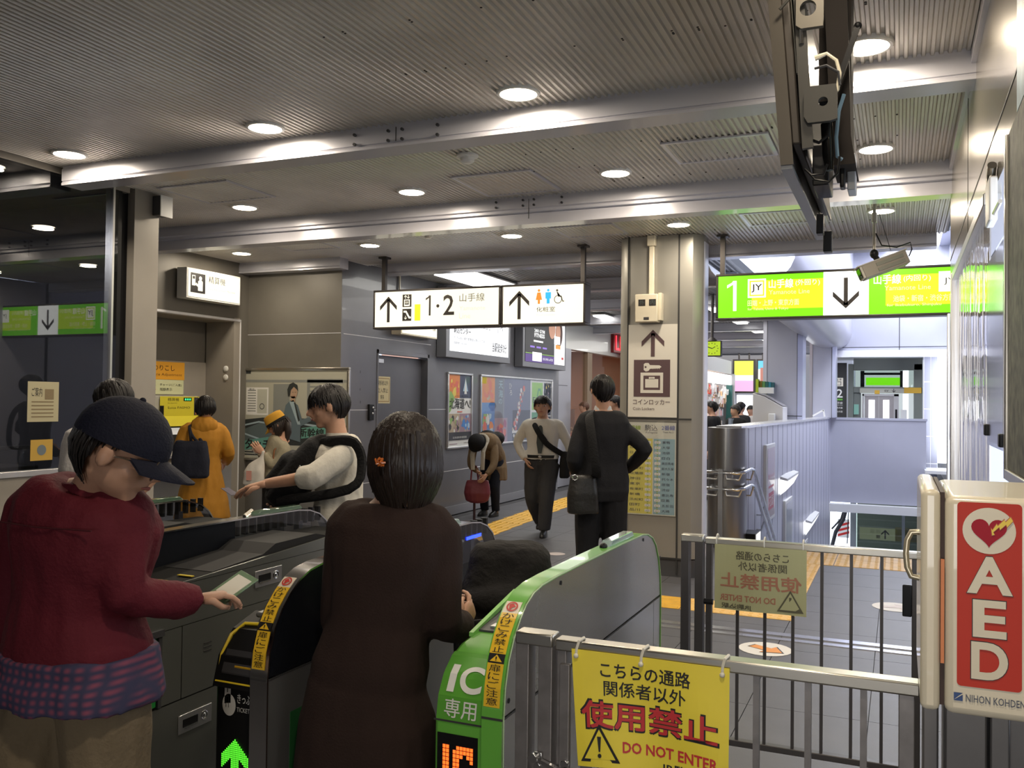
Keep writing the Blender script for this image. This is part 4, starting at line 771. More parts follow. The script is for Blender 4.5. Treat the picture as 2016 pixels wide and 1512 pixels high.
# ---- lift lobby behind -----------------------------------------------------
struct('wall_lift', MB().box((-1.6, 20.0, 2.74), (1.0, 20.15, 4.9)), LAV, label='lavender panels above the lift lobby', smooth=0)
struct('trim_7', MB().box((-1.5, 19.93, 2.60), (1.0, 20.1, 2.74)), mat('bright_trim', (.85, .85, .9), .3), smooth=0)
part('panel_joint', MB().box((-.02, 19.995, 2.74), (-.005, 20.0, 4.9)).box((-1.5, 19.995, 2.80), (1.0, 20.0, 2.812)), SEAMD, bpy.data.objects['wall_lift'], smooth=0)
tw = struct('wall_tiled', MB().box((.44, 20.0, -.4), (.70, 20.2, 2.6)), mat('slate_tile', (.22, .225, .27), .4), smooth=0)
for i in range(2):
    for j in range(5): part('slate_slab', B((.45 + .125 * i, 19.985, -.1 + .55 * j), (.45 + .125 * i + .118, 20.0, -.1 + .55 * j + .535)), mat('slate_tile', (.22, .225, .27), .4), tw, smooth=0)
part('tile_grout', MB().box((.44, 19.99, -.1), (.70, 19.998, 2.6)), SEAM, tw, smooth=0)
struct('window_4', MB().box((.70, 20.1, .45), (.95, 20.12, 2.62)), E_('window_daylight', (.93, .95, 1.0), 3.0), smooth=0)
o = part('ledge_shelf', MB().box((.45, 19.0, .30), (.95, 20.0, .36)), WHITEP); tag(o, 'white ledge below the bright window', 'ledge'); recenter(o)
el = thing('lift', 'glazed lift shaft with steel doors behind the stair wall', 'lift', (-.4, 21, 0))
LGR = mat('lift_greygreen', (.20, .22, .20), .45, .2)
part('shaft_frame', MB().box((-1.04, 20.9, 0), (-.93, 21.05, 2.5)).box((-.93, 20.9, 2.36), (.44, 21.05, 2.62)).box((.27, 20.9, 0), (.44, 21.05, 2.5)).box((-.93, 20.9, 1.87), (.44, 21.05, 2.0)).box((-.93, 20.95, 0), (-.78, 21.05, 1.87)), LGR, el, bevel=.01)
part('dark_truss', MB().box((-.80, 21.2, 1.9), (-.72, 21.3, 2.36)).box((.0, 21.2, 1.9), (.07, 21.3, 2.36)).box((-.8, 21.2, 2.27), (.07, 21.3, 2.32)), BLACK, el)
part('shaft_glass', MB().box((-.93, 20.96, 1.98), (.27, 20.97, 2.36)), glassmat('lift_glass2', (.85, .9, .88), .08), el, smooth=0)
part('car_door', MB().box((-.70, 20.93, .2), (-.42, 20.95, 1.80)).box((-.415, 20.93, .2), (-.12, 20.95, 1.80)), mat('lift_door_steel', (.42, .40, .41), .3, .7), el)
part('door_window', MB().box((-.62, 20.915, 1.0), (-.50, 20.925, 1.72)).box((-.33, 20.915, 1.0), (-.21, 20.925, 1.72)), E_('window_daylight', (.93, .95, 1.0), 3.0), el, smooth=0)
part('door_surround', MB().box((-.75, 20.9, .2), (-.71, 20.97, 1.85)).box((-.12, 20.9, .2), (-.02, 20.97, 1.85)).box((-.75, 20.9, 1.80), (-.02, 20.97, 1.85)), ALU, el, bevel=.004)
part('side_glow', MB().box((.06, 20.93, 1.0), (.17, 20.94, 1.85)).box((.06, 20.93, 2.0), (.17, 20.94, 2.35)), E_('window_daylight', (.93, .95, 1.0), 3.0), el, smooth=0)
part('control_box', MB().box((.02, 20.88, 1.1), (.14, 20.92, 1.52)), WHITEP, el); part('call_plate', MB().box((-.09, 20.88, 1.25), (-.05, 20.9, 1.52)), BLACK, el)
sh = Sheet(plane((-.80, 20.89, 1.87), (1, 0, 0), (0, 0, 1), .002)); sh.rect(0, .0, .90, .1, mat('lift_strip_cream', (.5, .5, .42), .5)); sh.rect(.30, -.02, .40, .06, mat('amber_tag', (.75, .45, .05), .5), 2); sh.rect(.88, 0, 1.22, .12, mat('amber_tag', (.75, .45, .05), .5), 2); sh.arrow(.68, .05, .07, .08, DARKST, down=True, t=.2, h=3); sh.text('EV', .5, .03, .58, .07, DARKST, 3); sh.build('lift_notice_strip', el)
part('mint_notice', MB().box((-.92, 20.89, 1.40), (-.82, 20.9, 1.62)), mat('mint_leaflet', (.25, .50, .40), .5), el)
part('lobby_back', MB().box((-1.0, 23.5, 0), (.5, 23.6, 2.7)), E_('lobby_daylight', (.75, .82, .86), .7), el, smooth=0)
part('green_sign_far', MB().box((-.74, 22.9, 2.08), (.1, 22.95, 2.26)), S_GREEN, el, smooth=0)
t = thing('lift_direction_board', 'black board with lift symbol and figure 2 beside the lift', 'sign', (-1.15, 20.3, 1.2)); part('board', MB().box((-1.33, 20.35, 0), (-1.04, 20.4, 2.5)), mat('board_black', (.03, .03, .028), .5), t)
sh = Sheet(plane((-1.33, 20.348, 1.38), (1, 0, 0), (0, 0, 1), .0015)); sh.rect(.05, .62, .22, .80, mat('board_cream', (.75, .70, .58), .5)); sh.frame(.09, .64, .18, .72, .01, INK, 2); sh.arrow(.105, .76, .04, .05, INK, 2, down=True); sh.arrow(.165, .76, .04, .05, INK, 2); sh.text('2', .09, .38, .21, .56, WHT, bold=.01); sh.disc(.05, .46, .012, WHT); sh.rect(.03, .32, .21, .355, GREEN); sh.text('山手線', .05, .24, .21, .29, WHT); sh.text('Yamanote Line', .03, .21, .21, .23, WHT); sh.text('東京方面', .05, .14, .21, .18, WHT); sh.text('渋谷方面', .05, .06, .21, .10, WHT); sh.build('board_print', t)
struct('ceiling_lift', MB().box((-1.5, 20.1, 2.72), (1, 24, 2.8)), mat('lobby_ceiling', (.45, .45, .5), .5), smooth=0)

# ---- atrium vault -----------------------------------------------------------
vp = []
for k in range(13):
    a = -pi / 2 - radians(75) + radians(165) * k / 12; vp.append((-1.36 + .36 * cos(a) * 1.2, 3.10 + .36 * sin(a)))
vp = [(-2.2, 3.14), (-2.0, 3.08)] + vp + [(-.92, 3.6), (-.90, 4.85)]
struct('ceiling_vault', MB().strip(vp, 'y', 9.02, 20.0), mat('vault_lilac', (.55, .55, .60), .3, .3), label='curved metal fascia between low ceiling and stairwell void')
cv = MB(); 
for k in range(60):
    y = 9.1 + .18 * k; cv.prism([(y, 0), (y + .09, 0), (y + .09, .03), (y, .03)], 'x', -.9, -.3) if False else cv.box((-.95, y, 4.80), (-.25, y + .09, 4.84))
struct('ceiling_atrium', MB().box((-.95, 9.0, 4.84), (-.25, 20.1, 4.9)).box((.72, 9.0, 4.84), (1.0, 20.1, 4.9)).box((-1.0, 8.96, 3.2), (1.0, 9.04, 4.9)).box((-.3, 9, 4.84), (.8, 13.2, 4.9)), LAV, smooth=0)
part('ceiling_rib', cv, LAVS, bpy.data.objects['ceiling_atrium'], kind='stuff', smooth=0)
struct('window_5', MB().box((-.25, 13.2, 4.86), (.72, 20.0, 4.88)), E_('skylight_glow', (.90, .93, 1.0), 3.5), label='bright skylight over the stairs', smooth=0)
struct('wall_beyond_right', MB().box((.42, 6.5, 0), (.5, 9.0, ZC)).box((.42, 8.95, 0), (1.0, 9.05, ZC)), LAV, smooth=0)
# ================================================================== HANGING SIGNS
def rod(mb, x, y, z0, z1): mb.box((x - .022, y - .022, z0), (x + .022, y + .022, z1)).box((x - .05, y - .05, z1 - .02), (x + .05, y + .05, z1))
GREYK = mat('sign_pale_text', (.62, .60, .50), .5, emit=.75)
def hsign(lab, x0, x1, y, z0, z1, fm, rods, nm='hanging_sign'):
    t = thing(nm, lab, 'sign', ((x0 + x1) / 2, y, z0))
    W = x1 - x0; H = z1 - z0; k = .022
    part('housing', MB().box((x0, y + .004, z0), (x1, y + .16, z1)), DARKST, t, bevel=.006)
    part('rim', MB().box((x0 - k, y - .006, z0 - k), (x1 + k, y + .166, z0)).box((x0 - k, y - .006, z1), (x1 + k, y + .166, z1 + k)).box((x0 - k, y - .006, z0), (x0, y + .166, z1)).box((x1, y - .006, z0), (x1 + k, y + .166, z1)), DARKST, t, bevel=.006)
    for r in rods:
        mb = MB(); rod(mb, r, y + .08, z1 + .01, ZC); part('hanger', mb, DARKST, t)
    return t, Sheet(plane((x0, y, z0), (1, 0, 0), (0, 0, 1), .0015)), W, H
# white sign, left unit
t, sh, W, H = hsign('lit white sign, arrow up to lines 1 and 2, left half', -5.265, -3.785, 8.38, 2.385, 2.765, S_WARM, (-5.20,))
sh.rect(0, 0, W, H, S_WARM, 0); D = DARKST
sh.arrow(.17, .19, .21, .28, D, t=.16)
sh.rect(.345, .21, .455, .345, D); sh.rect(.365, .22, .435, .29, S_WARM, 2); sh.arrow(.383, .318, .03, .04, S_WARM, 3); sh.arrow(.418, .318, .03, .04, S_WARM, 3, down=True); sh.rect(.375, .235, .425, .28, D, 3); sh.text('ooo', .38, .245, .42, .27, S_WARM, 4)
sh.rect(.345, .06, .455, .19, D); sh.poly([(.36, .15), (.385, .15), (.425, .085), (.45, .085), (.45, .105), (.435, .105), (.395, .17), (.36, .17)], S_WARM, 2); sh.arrow(.385, .095, .03, .04, S_WARM, 2, down=True)
sh.rect(.495, .06, .565, .235, S_YG); sh.rect(.495, .245, .565, .33, mat('jy_cream', (.8, .78, .6), .5, emit=1.1)); sh.text('JY', .51, .27, .55, .30, GREYK, 2)
sh.text('1', .63, .11, .69, .325, D, bold=.012); sh.disc(.775, .21, .018, D); sh.text('2', .84, .11, .97, .325, D, bold=.012)
sh.text('山手線', 1.03, .245, 1.32, .33, mat('sign_mid_text', (.14, .13, .10), .5, emit=.4)); sh.text('Yamanote', 1.03, .155, 1.33, .20, GREYK); sh.text('Line', 1.03, .07, 1.16, .125, GREYK); sh.build('sign_print', t)
t, sh, W, H = hsign('lit white sign, arrow up to restrooms, right half', -3.735, -2.87, 8.38, 2.385, 2.765, S_WARM, (-2.90,))
sh.rect(0, 0, W, H, S_WARM, 0); sh.arrow(.18, .19, .22, .29, D, t=.16)
OG = E_('picto_orange', (.9, .25, .03), .9); BL = E_('picto_blue', (.02, .45, .80), .9)
def fig(u, v, c, skirt):
    sh.disc(u, v + .115, .014, c, 2, 12)
    if skirt: sh.poly([(u - .018, v + .095), (u + .018, v + .095), (u + .034, v + .02), (u + .012, v + .02), (u + .012, v - .02), (u - .012, v - .02), (u - .012, v + .02), (u - .034, v + .02)], c, 2)
    else: sh.poly([(u - .03, v + .095), (u + .03, v + .095), (u + .03, v + .03), (u + .016, v + .03), (u + .016, v - .02), (u - .016, v - .02), (u - .016, v + .03), (u - .03, v + .03)], c, 2)
fig(.395, .215, OG, True); sh.rect(.443, .19, .45, .33, GREYK, 2); fig(.495, .215, BL, False)
sh.ring(.60, .235, .042, .007, D, 2, 20); sh.disc(.59, .325, .012, D, 2, 10); sh.poly([(.585, .31), (.597, .31), (.6, .26), (.632, .26), (.648, .21), (.665, .21), (.665, .22), (.653, .22), (.638, .27), (.597, .272)], D, 3)
sh.text('化粧室', .37, .115, .57, .165, D); sh.text('Restrooms', .37, .075, .57, .098, GREYK); sh.build('sign_print', t)
# green sign
t, sh, W, H = hsign('long lit green platform sign with white arrow panel', -1.535, .80, 8.30, 2.385, 2.765, S_GREEN, (-1.51, .7))
sh.rect(0, 0, W, H, S_GREEN, 0); SG2 = E_('sign_face_yellow_green', (.60, .90, .02), 1.35)
SWH = E_('sign_white_letter', (1, 1, .85), 1.5); PALEY = E_('sign_pale_letter', (.92, .97, .45), 1.2)
for (a, b_) in ((.30, .92), (1.42, 2.1)): sh.rect(a, .07, b_, .33, SG2, 1)
sh.text('1', .08, .06, .165, .335, SWH, 3, bold=.03)
sh.rect(.265, .175, .425, .345, SWH, 3); sh.frame(.28, .19, .41, .33, .012, SG2, 4); sh.text('JY', .298, .222, .392, .298, D, 5, bold=.01)
sh.text('山手線', .45, .255, .66, .335, SWH, 3, bold=.01); sh.text('(外回り)', .68, .265, .885, .325, SWH, 3); sh.text('Yamanote Line', .45, .20, .80, .24, PALEY, 3); sh.text('田端・上野・東京方面', .265, .10, .71, .155, PALEY, 3, bold=.01); sh.text('for Tabata, Ueno & Tokyo', .265, .055, .62, .085, PALEY, 3)
sh.rect(.915, 0, 1.285, H, S_WHITE, 3); sh.arrow(1.10, .19, .215, .27, D, 5, down=True, t=.16)
sh.text('山手線', 1.325, .255, 1.54, .335, SWH, 3, bold=.01); sh.text('(内回り)', 1.56, .265, 1.77, .325, SWH, 3); sh.text('Yamanote Line', 1.41, .20, 1.77, .24, PALEY, 3); sh.text('池袋・新宿・渋谷方面', 1.48, .10, 1.95, .155, PALEY, 3, bold=.01); sh.text('for Ikebukuro, Shinjuku', 1.43, .055, 1.85, .085, PALEY, 3)
sh.rect(1.83, .175, 1.99, .345, SWH, 3); sh.text('JY', 1.87, .23, 1.95, .29, D, 5); sh.text('2', 2.1, .06, 2.22, .335, SWH, 3, bold=.03)
sh.build('sign_print', t)

# ================================================================== GATES
def path_pt(prof, s):
    for (a, b) in zip(prof, prof[1:]):
        L = math.dist(a, b)
        if s <= L or b == prof[-1]:
            k = s / L; return (a[0] + (b[0] - a[0]) * k, a[1] + (b[1] - a[1]) * k, (b[1] - a[1]) / L, -(b[0] - a[0]) / L)
        s -= L
WING = [(2.205, 0), (2.203, .75), (2.212, .83), (2.235, .90), (2.268, .952), (2.31, .994), (2.353, 1.026), (2.41, 1.049), (2.48, 1.060), (2.60, 1.064), (2.9, 1.065), (3.3, 1.064), (3.6, 1.060), (3.69, 1.050), (3.77, 1.025), (3.83, .985), (3.88, .92), (3.912, .84), (3.925, .75), (3.925, 0)]
LOW = [(2.24, 0), (2.24, .70), (2.252, .77), (2.285, .825), (2.335, .862), (2.40, .883), (2.55, .897), (2.80, .935), (3.0, .955), (3.5, .965), (3.8, .955), (3.87, .92), (3.90, .84), (3.90, 0)]
def inset(p, d):
    c = [(y, z) for y, z in p]; o = []
    for i, (y, z) in enumerate(c):
        a = c[max(i - 1, 0)]; b = c[min(i + 1, len(c) - 1)]; L = math.dist(a, b); nx, nz = (b[1] - a[1]) / L, -(b[0] - a[0]) / L
        o.append((y + nx * d, max(0, z + nz * d)))
    return o
def band(prof, x0, x1, th):
    q = inset(prof, th); n = len(prof); vs = [(x, y, z) for x in (x0, x1) for (y, z) in prof] + [(x, y, z) for x in (x0, x1) for (y, z) in q]; fs = []
    for i in range(n - 1): fs += [(i, i + 1, n + i + 1, n + i), (2 * n + i, 3 * n + i, 3 * n + i + 1, 2 * n + i + 1), (i, 2 * n + i, 2 * n + i + 1, i + 1), (n + i, n + i + 1, 3 * n + i + 1, 3 * n + i)]
    return MB().add(vs, fs)
def warn_sticker(t, X0, X1, prof, s0, s1, rev=False):
    'yellow warning strip lying along the curved front edge'
    n_ = 1
    def P(u, v, h):
        y, z, a, b = path_pt(prof, s0 + (s1 - s0) * v); return Vector((X0 + (X1 - X0) * u, y - a * h * .0009 - .0006, z - b * h * .0009 + .0004 * (1 if b < -.3 else 0)))
    sh = Sheet(P); YS = mat('warning_yellow', (.80, .50, .03), .35, coat=.5)
    sh.rect(0, .86, 1, 1, mat('sticker_cream', (.75, .68, .55), .4), 1, nv=3); sh.ring(.5, .93, .055, .014, RED, 4, 18, k=6.0 * .055 / .055 * 0 + 6.5); sh.poly([(.3, .95), (.5, .965), (.75, .93), (.55, .92), (.45, .895), (.35, .90)], RED, 4)
    sh.rect(0, .455, 1, .86, YS, 1, nv=7); sh.rect(0, .37, 1, .455, INK, 1, nv=2); sh.rect(0, 0, 1, .37, YS, 1, nv=7)
    for k, c_ in enumerate('かけこみ禁止'): sh.text(c_, .15, .795 - k * .066, .85, .795 - k * .066 + .056, INK, 3)
    for k, c_ in enumerate('扉にご注意'): sh.text(c_, .15, .30 - k * .07, .85, .30 - k * .07 + .06, INK, 3)
    sh.poly([(.12, .385), (.88, .385), (.5, .445)], YS, 3); sh.rect(.46, .405, .54, .425, INK, 4); sh.rect(.46, .393, .54, .399, INK, 4)
    sh.build('warning_strip', t)
def plen(p): return sum(math.dist(a, b) for a, b in zip(p, p[1:]))
LANE = 1
def glass_wing(t, wi, x0, x1):
    'smoked front half, clear rear half with a row of sensor ribs under the rim'
    f = [p for p in wi if p[1] > .752 and p[0] < 3.1]; r = [p for p in wi if p[1] > .752 and p[0] >= 3.1]; zc = 1.058
    part('smoked_panel', MB().prism([(2.212, .755)] + f + [(3.15, zc), (3.15, .755)], 'x', x0, x1), mat('smoked_glass', (.008, .009, .012), .25, spec=.18), t, smooth=0)
    for x in (x0 + .002, x1 - .002):
        part('clear_panel', MB().add([(x, p[0], p[1]) for p in [(3.15, .755), (3.15, zc)] + r + [(3.918, .755)]], [tuple(range(len(r) + 3))]), glassmat('clear_wing', (.72, .74, .80), .10), t, smooth=0)
    rb = MB()
    for k in range(12): rb.box((x0 + .012, 3.18 + .055 * k, .985), (x1 - .012, 3.195 + .055 * k, 1.055))
    part('sensor_rib', rb, BLACK, t, kind='stuff', smooth=0); part('wing_foot_rail', MB().box((x0, 3.15, .752), (x1, 3.918, .765)), STEELH, t, smooth=0)
    part('support_stem', MB().box((x0 + .01, 3.62, .76), (x1 - .01, 3.65, 1.0)), DGREY, t, smooth=0)
def gate_r(X, lab, green):
    'gate with its tall wing on the right, reader body on the left; X is the right face'
    t = thing('ticket_gate', lab, 'ticket gate', (X - .11, 3.06, 0), group='ticket gates')
    rim = GREEN if green else CHROME
    wi = inset(WING, .006)
    if green: part('wing_panel', MB().prism([(2.212, .755)] + [p for p in wi if p[1] > .752] + [(3.918, .755)], 'x', X - .055, X), STEELH, t, smooth=0)
    else: glass_wing(t, wi, X - .055, X)
    part('lower_panel', MB().box((X - .055, 2.212, .02), (X, 3.80, .747)), STEELH if green else mat('gate_grey', (.20, .20, .20), .35, .6, var=.05), t, smooth=0)
    part('end_panel', MB().box((X - .055, 3.805, .02), (X, 3.918, .747)), STEELH, t, smooth=0)
    part('rim', band(WING, X - .062, X + .002, .006), rim, t, smooth=50)
    if green: part('rim_edge', band(WING, X - .002, X + .004, .003), mat('rim_edge_pale', (.45, .60, .35), .3), t, smooth=50)
    part('seam_line', MB().box((X + .0004, 2.206, .746), (X + .0018, 3.92, .751)).box((X - .062, 2.2015, .745), (X, 2.2035, .751)), SEAMD, t, smooth=0)
    for (y, z) in ((2.64, 1.035), (3.62, 1.035), (3.90, .92), (2.24, .79)) if green else (): part('screw_hole', MB().tube([(X + .001, y, z), (X + .0025, y, z)], .007, 10), BLACK, t)
    # reader body
    bx0, bx1 = X - .225, X - .062
    bodym = GREEN if green else BLACK
    part('reader_body', MB().prism([(2.24, 0)] + LOW[1:-1] + [(3.90, 0)], 'x', bx0, bx1), bodym, t, bevel=.012 if green else .01, smooth=50)
    part('side_panel', MB().box((bx0 - .002, 2.40, .05), (bx0, 3.8, .72)), STEELH, t, smooth=0)
    part('body_seam', MB().box((bx0 - .001, 2.238, .706), (bx1, 2.2395, .711)), SEAMD, t, smooth=0)
    sy = lambda y: .897 + (y - 2.55) * .152
    if green:
        part('reader_surround', MB().prism([(2.50, .893), (2.78, .934), (2.78, .94), (2.50, .899)], 'x', bx0 + .012, bx1), DGREY, t, smooth=0)
        part('reader_light', MB().ball((bx1 - .025, 2.66, .925), (.028, .05, .022), seg=16, rn=8), E_('reader_blue', (.03, .14, 1.0), 1.6), t)
        part('reader_plate', MB().box((bx0 + .04, 2.52, .898), (bx1 - .01, 2.58, .908)), ALU, t, smooth=0)
        part('reader_edge', MB().prism([(2.46, .885), (2.80, .95), (2.80, .965), (2.46, .898)], 'x', bx0 - .002, bx0 + .012), mat('gate_green_light', (.22, .55, .12), .3), t, smooth=0)
        def P(u, v, h):
            y, z, a, b = path_pt([(2.24, .70), (2.252, .77), (2.285, .825), (2.335, .862), (2.40, .883)], v); return Vector((bx0 + u, y - a * h * .0012 - .001, z - b * h * .0012 + .001))
        sh = Sheet(P); LT = mat('gate_white_letter', (.72, .72, .68), .4)
        sh.rect(.006, .003, .157, .215, mat('gate_green_curved', (.10, .34, .04), .25, coat=.6), 1, nv=12)
        sh.rect(.028, .085, .050, .165, LT, 3, nv=8); sh.text('C', .062, .085, .132, .165, LT, 3, bold=.03, res=8); sh.text('専用', .03, .018, .128, .068, LT, 3, bold=.006); sh.build('ic_lettering', t)
        sh = Sheet(plane((bx0 + .012, 2.238, .40), (1, 0, 0), (0, 0, 1), .0012)); sh.rect(0, 0, .125, .275, BLACKG)
        OD = E_('led_orange', (1, .12, .015), 2.2)
        bit = ['110011111', '110111111', '110111011', '110110001', '110110000', '110110000', '110110000', '110110001', '110111011', '110111111', '110011111']
        for r, row in enumerate(bit):
            for c_, ch in enumerate(row):
                if ch == '1': sh.rect(.018 + c_ * .0105, .235 - r * .0115, .0268 + c_ * .0105, .2445 - r * .0115, OD, 2)
        sh.build('led_display', t)
    else:
        part('ticket_surround', MB().prism([(2.235, .70), (2.26, .785), (2.32, .85), (2.42, .885), (2.42, .893), (2.31, .86), (2.245, .79), (2.22, .70)], 'x', bx0 + .004, bx1), BLACK, t, smooth=0)
        YG = mat('inlet_yellow', (.80, .60, .03), .35, coat=.4)
        pts = [(bx0 + .012, 2.232, .715), (bx0 + .012, 2.25, .79), (bx0 + .016, 2.29, .845), (bx0 + .035, 2.33, .872), (bx1 - .004, 2.345, .876)]
        part('yellow_inlet_rim', MB().tube(pts, .006, 6).tube([(bx0 + .010, 2.230, .715), (bx1 - .002, 2.230, .715)], .007, 6), YG, t)
        part('ticket_slot', MB().prism([(2.235, .745), (2.26, .775), (2.262, .785), (2.236, .765)], 'x', bx0 + .075, bx1 - .012), mat('slot_amber', (.55, .33, .02), .35), t, smooth=0)
        part('inlet_recess', MB().prism([(2.232, .735), (2.252, .80), (2.254, .81), (2.230, .745)], 'x', bx0 + .03, bx1 - .008), DGREY, t, smooth=0)
        part('coin_tray_cap', MB().box((bx0 + .05, 2.36, .885), (bx1 - .02, 2.52, .905)), mat('cap_grey', (.25, .25, .24), .3, .5), t, bevel=.008)
        sh = Sheet(plane((bx0, 2.239, .40), (1, 0, 0), (0, 0, 1), .0012)); LT = mat('gate_white_letter', (.72, .72, .68), .4)
        sh.text('きっぷ', .088, .253, .140, .281, LT, 2, bold=.01); sh.text('TICKET', .086, .226, .136, .240, LT, 2)
        sh.poly([(.038, .245), (.062, .250), (.062, .315), (.038, .310)], LT, 2); sh.disc(.056, .243, .026, LT, 2, rv=.034); sh.rect(.044, .235, .046, .27, INK, 3); sh.rect(.054, .235, .056, .27, INK, 3); sh.rect(.044, .268, .056, .271, INK, 3); sh.arrow(.05, .294, .016, .026, INK, 3)
        GD = E_('led_green', (.10, .85, .03), 1.5)
        for r in range(22):
            for c_ in range(17):
                d = abs(c_ - 8)
                if (d <= 2 and r > 1) or (d <= r and r - d < 7 and d < 8.5) or (r < 2 and d <= r):
                    sh.rect(.03 + c_ * .0062, .135 - r * .0062, .0348 + c_ * .0062, .1398 - r * .0062, GD, 2)
        sh.build('ticket_face', t)
        [part('rear_light', MB().box((X + .0005, a, .985), (X + .002, b_, .999)), E_('led_blue', (.02, .05, 1.0), 4), t, smooth=0) for a, b_ in ((3.15, 3.33), (3.55, 3.70))]
        part('green_flap', MB().box((X - .002, 2.32, .10), (X + .001, 2.75, .62)), mat('flap_dark_green', (.02, .10, .03), .35), t, smooth=0)
    part('bar_lamp', MB().prism([(3.20, 1.064), (3.23, 1.084), (3.50, 1.084), (3.53, 1.062)], 'x', X - .052, X - .012), mat('lamp_bar_clear', (.34, .46, .44), .12, .3, coat=.8), t, bevel=.003, smooth=0)
    part('bar_lamp_knob', MB().ball((X - .032, 3.18, 1.068), (.014, .02, .014)), BLACK, t)
    part('exit_flap', MB().box((bx0 - .012, 3.0, .30), (bx0 - .002, 3.3, .85)), mat('flap_black', (.02, .02, .02), .3), t, bevel=.01)
    L75 = .75
    warn_sticker(t, X - .058, X - .010, WING, .778, 1.085)
    return t
gate_r(-.968, 'green gate marked IC with orange display, nearest gate at right', True)
gate_r(-1.745, 'black gate with green LED arrow and yellow ticket inlet', False)
def handle_plate(t, X, y, z):
    lp = part('lock_plate', MB().tube([(X, y - .05, z), (X + .004, y - .05, z)], .036, 20).box((X, y - .05, z - .036), (X + .004, y + .05, z + .036)).tube([(X, y + .05, z), (X + .004, y + .05, z)], .036, 20) if False else MB().box((X, y - .085, z - .034), (X + .003, y + .085, z + .034)), ALU, t, bevel=.012)
    part('pull_slot', MB().box((X + .002, y - .065, z - .014), (X + .0045, y + .012, z + .016)), BLACK, lp, bevel=.004); part('pull_lip', MB().box((X + .003, y - .062, z - .018), (X + .007, y + .01, z - .012)), CHROME, lp)
    part('lock_barrel', MB().torus((X + .003, y + .045, z), .015, .003, Matrix.Rotation(radians(90), 3, 'Y')).ball((X + .003, y + .045, z), (.004, .008, .008)), CHROME, lp)
def gate_l(X, lab):
    'gate with its tall black wing on the left; X is the right side of the low body'
    t = thing('ticket_gate', lab, 'ticket gate', (X - .15, 3.06, 0), group='ticket gates')
    x0 = X - .33; wl_ = x0 + .05
    body = [(2.24, 0), (2.24, .80), (2.27, .87), (2.35, .90), (2.55, .918), (3.0, .945), (3.45, .968), (3.75, .962), (3.85, .93), (3.90, .86), (3.90, 0)]
    part('reader_body', MB().prism(body, 'x', wl_, X - .006), mat('gate_top_black', (.010, .010, .010), .7, spec=.12), t, smooth=50)
    zt = lambda y: .905 + (y - 2.4) * .06
    SD = mat('gate_side_steel', (.26, .27, .25), .3, .75, var=.04, vscale=2)
    part('upper_side_panel', MB().prism([(2.52, .763), (3.88, .763), (3.88, .912), (2.42, .912), (2.40, .80)], 'x', X - .004, X), SD, t, smooth=0) if False else part('upper_side_panel', MB().prism([(2.30, .915), (2.30, .765), (3.88, .765), (3.88, .915)], 'x', X - .006, X - .001), SD, t, smooth=0)
    part('rim_panel', MB().prism([(2.30, .917), (3.88, .917), (3.84, .955), (3.45, .968), (3.0, .945), (2.6, .925)], 'x', X - .006, X), SD, t, smooth=0)
    part('middle_side_panel', MB().box((X - .006, 2.55, .50), (X - .001, 3.88, .762)), SD, t, smooth=0)
    part('narrow_side_panel', MB().box((X - .006, 2.44, .50), (X - .001, 2.545, .762)), SD, t, smooth=0)
    part('lower_side_panel', MB().box((X - .006, 2.25, .03), (X - .001, 3.88, .494)), SD, t, smooth=0)
    part('vent_slot', MB().box((X - .001, 2.66, .64), (X + .001, 2.70, .645)).box((X - .001, 2.66, .655), (X + .001, 2.70, .66)).box((X - .001, 2.66, .67), (X + .001, 2.70, .675)), SEAMD, t, smooth=0)
    part('green_flap', MB().box((X - .004, 2.26, .505), (X + .002, 2.425, .76)), mat('flap_green', (.02, .26, .05), .3, coat=.4), t, bevel=.003)
    part('flap_housing', MB().box((X - .002, 2.43, .50), (X + .006, 2.445, .76)).box((X - .002, 2.25, .752), (X + .012, 2.45, .775)), DGREY, t)
    part('flap_pivot', MB().ball((X + .006, 2.36, .745), (.02, .05, .04)), BLACK, t)
    handle_plate(t, X, 3.03, .860); handle_plate(t, X, 2.62, .405)
    # wing
    wi = inset(WING, .006)
    glass_wing(t, wi, x0, x0 + .05)
    part('wing_base', MB().box((x0, 2.21, 0), (x0 + .05, 3.92, .75)), STEELH, t, smooth=0)
    part('rim', band(WING, x0 - .004, x0 + .056, .006), CHROME, t, smooth=50)
    part('reader_pad', MB().box((wl_ + .03, 3.10, .963), (X - .07, 3.36, .975)), BLACKG, t, bevel=.004)
    YG = mat('inlet_yellow', (.80, .60, .03), .35, coat=.4)
    for a, b_ in (((wl_ + .03, 3.10), (X - .07, 3.11)), ((wl_ + .03, 3.35), (X - .07, 3.36)), ((wl_ + .03, 3.11), (wl_ + .04, 3.35)), ((X - .08, 3.11), (X - .07, 3.35))): part('pad_outline', MB().box((*a, .975), (*b_, .977)), YG, t, smooth=0)
    part('slot_marker', MB().box((X - .13, 2.53, .921), (X - .05, 2.545, .924)).box((X - .10, 2.62, .926), (X - .03, 2.635, .929)), YG, t, smooth=0)
    part('sloped_cover', MB().prism([(2.72, .93), (3.02, .952), (3.10, .985), (3.38, .99), (3.48, .968), (3.48, .96), (2.72, .925)], 'x', wl_ + .02, X - .02), mat('gate_cover_dark', (.022, .022, .023), .6, spec=.15), t, smooth=0)
    part('status_screen', MB().prism([(3.30, 1.064), (3.33, 1.082), (3.62, 1.080), (3.65, 1.060)], 'x', x0 + .005, x0 + .045), mat('screen_clear_green', (.07, .12, .08), .1, coat=.8), t, bevel=.003); part('screen_knob', MB().tube([(x0 + .025, 3.24, 1.066), (x0 + .025, 3.29, 1.086)], .01, 8), CHROME, t)
    return t
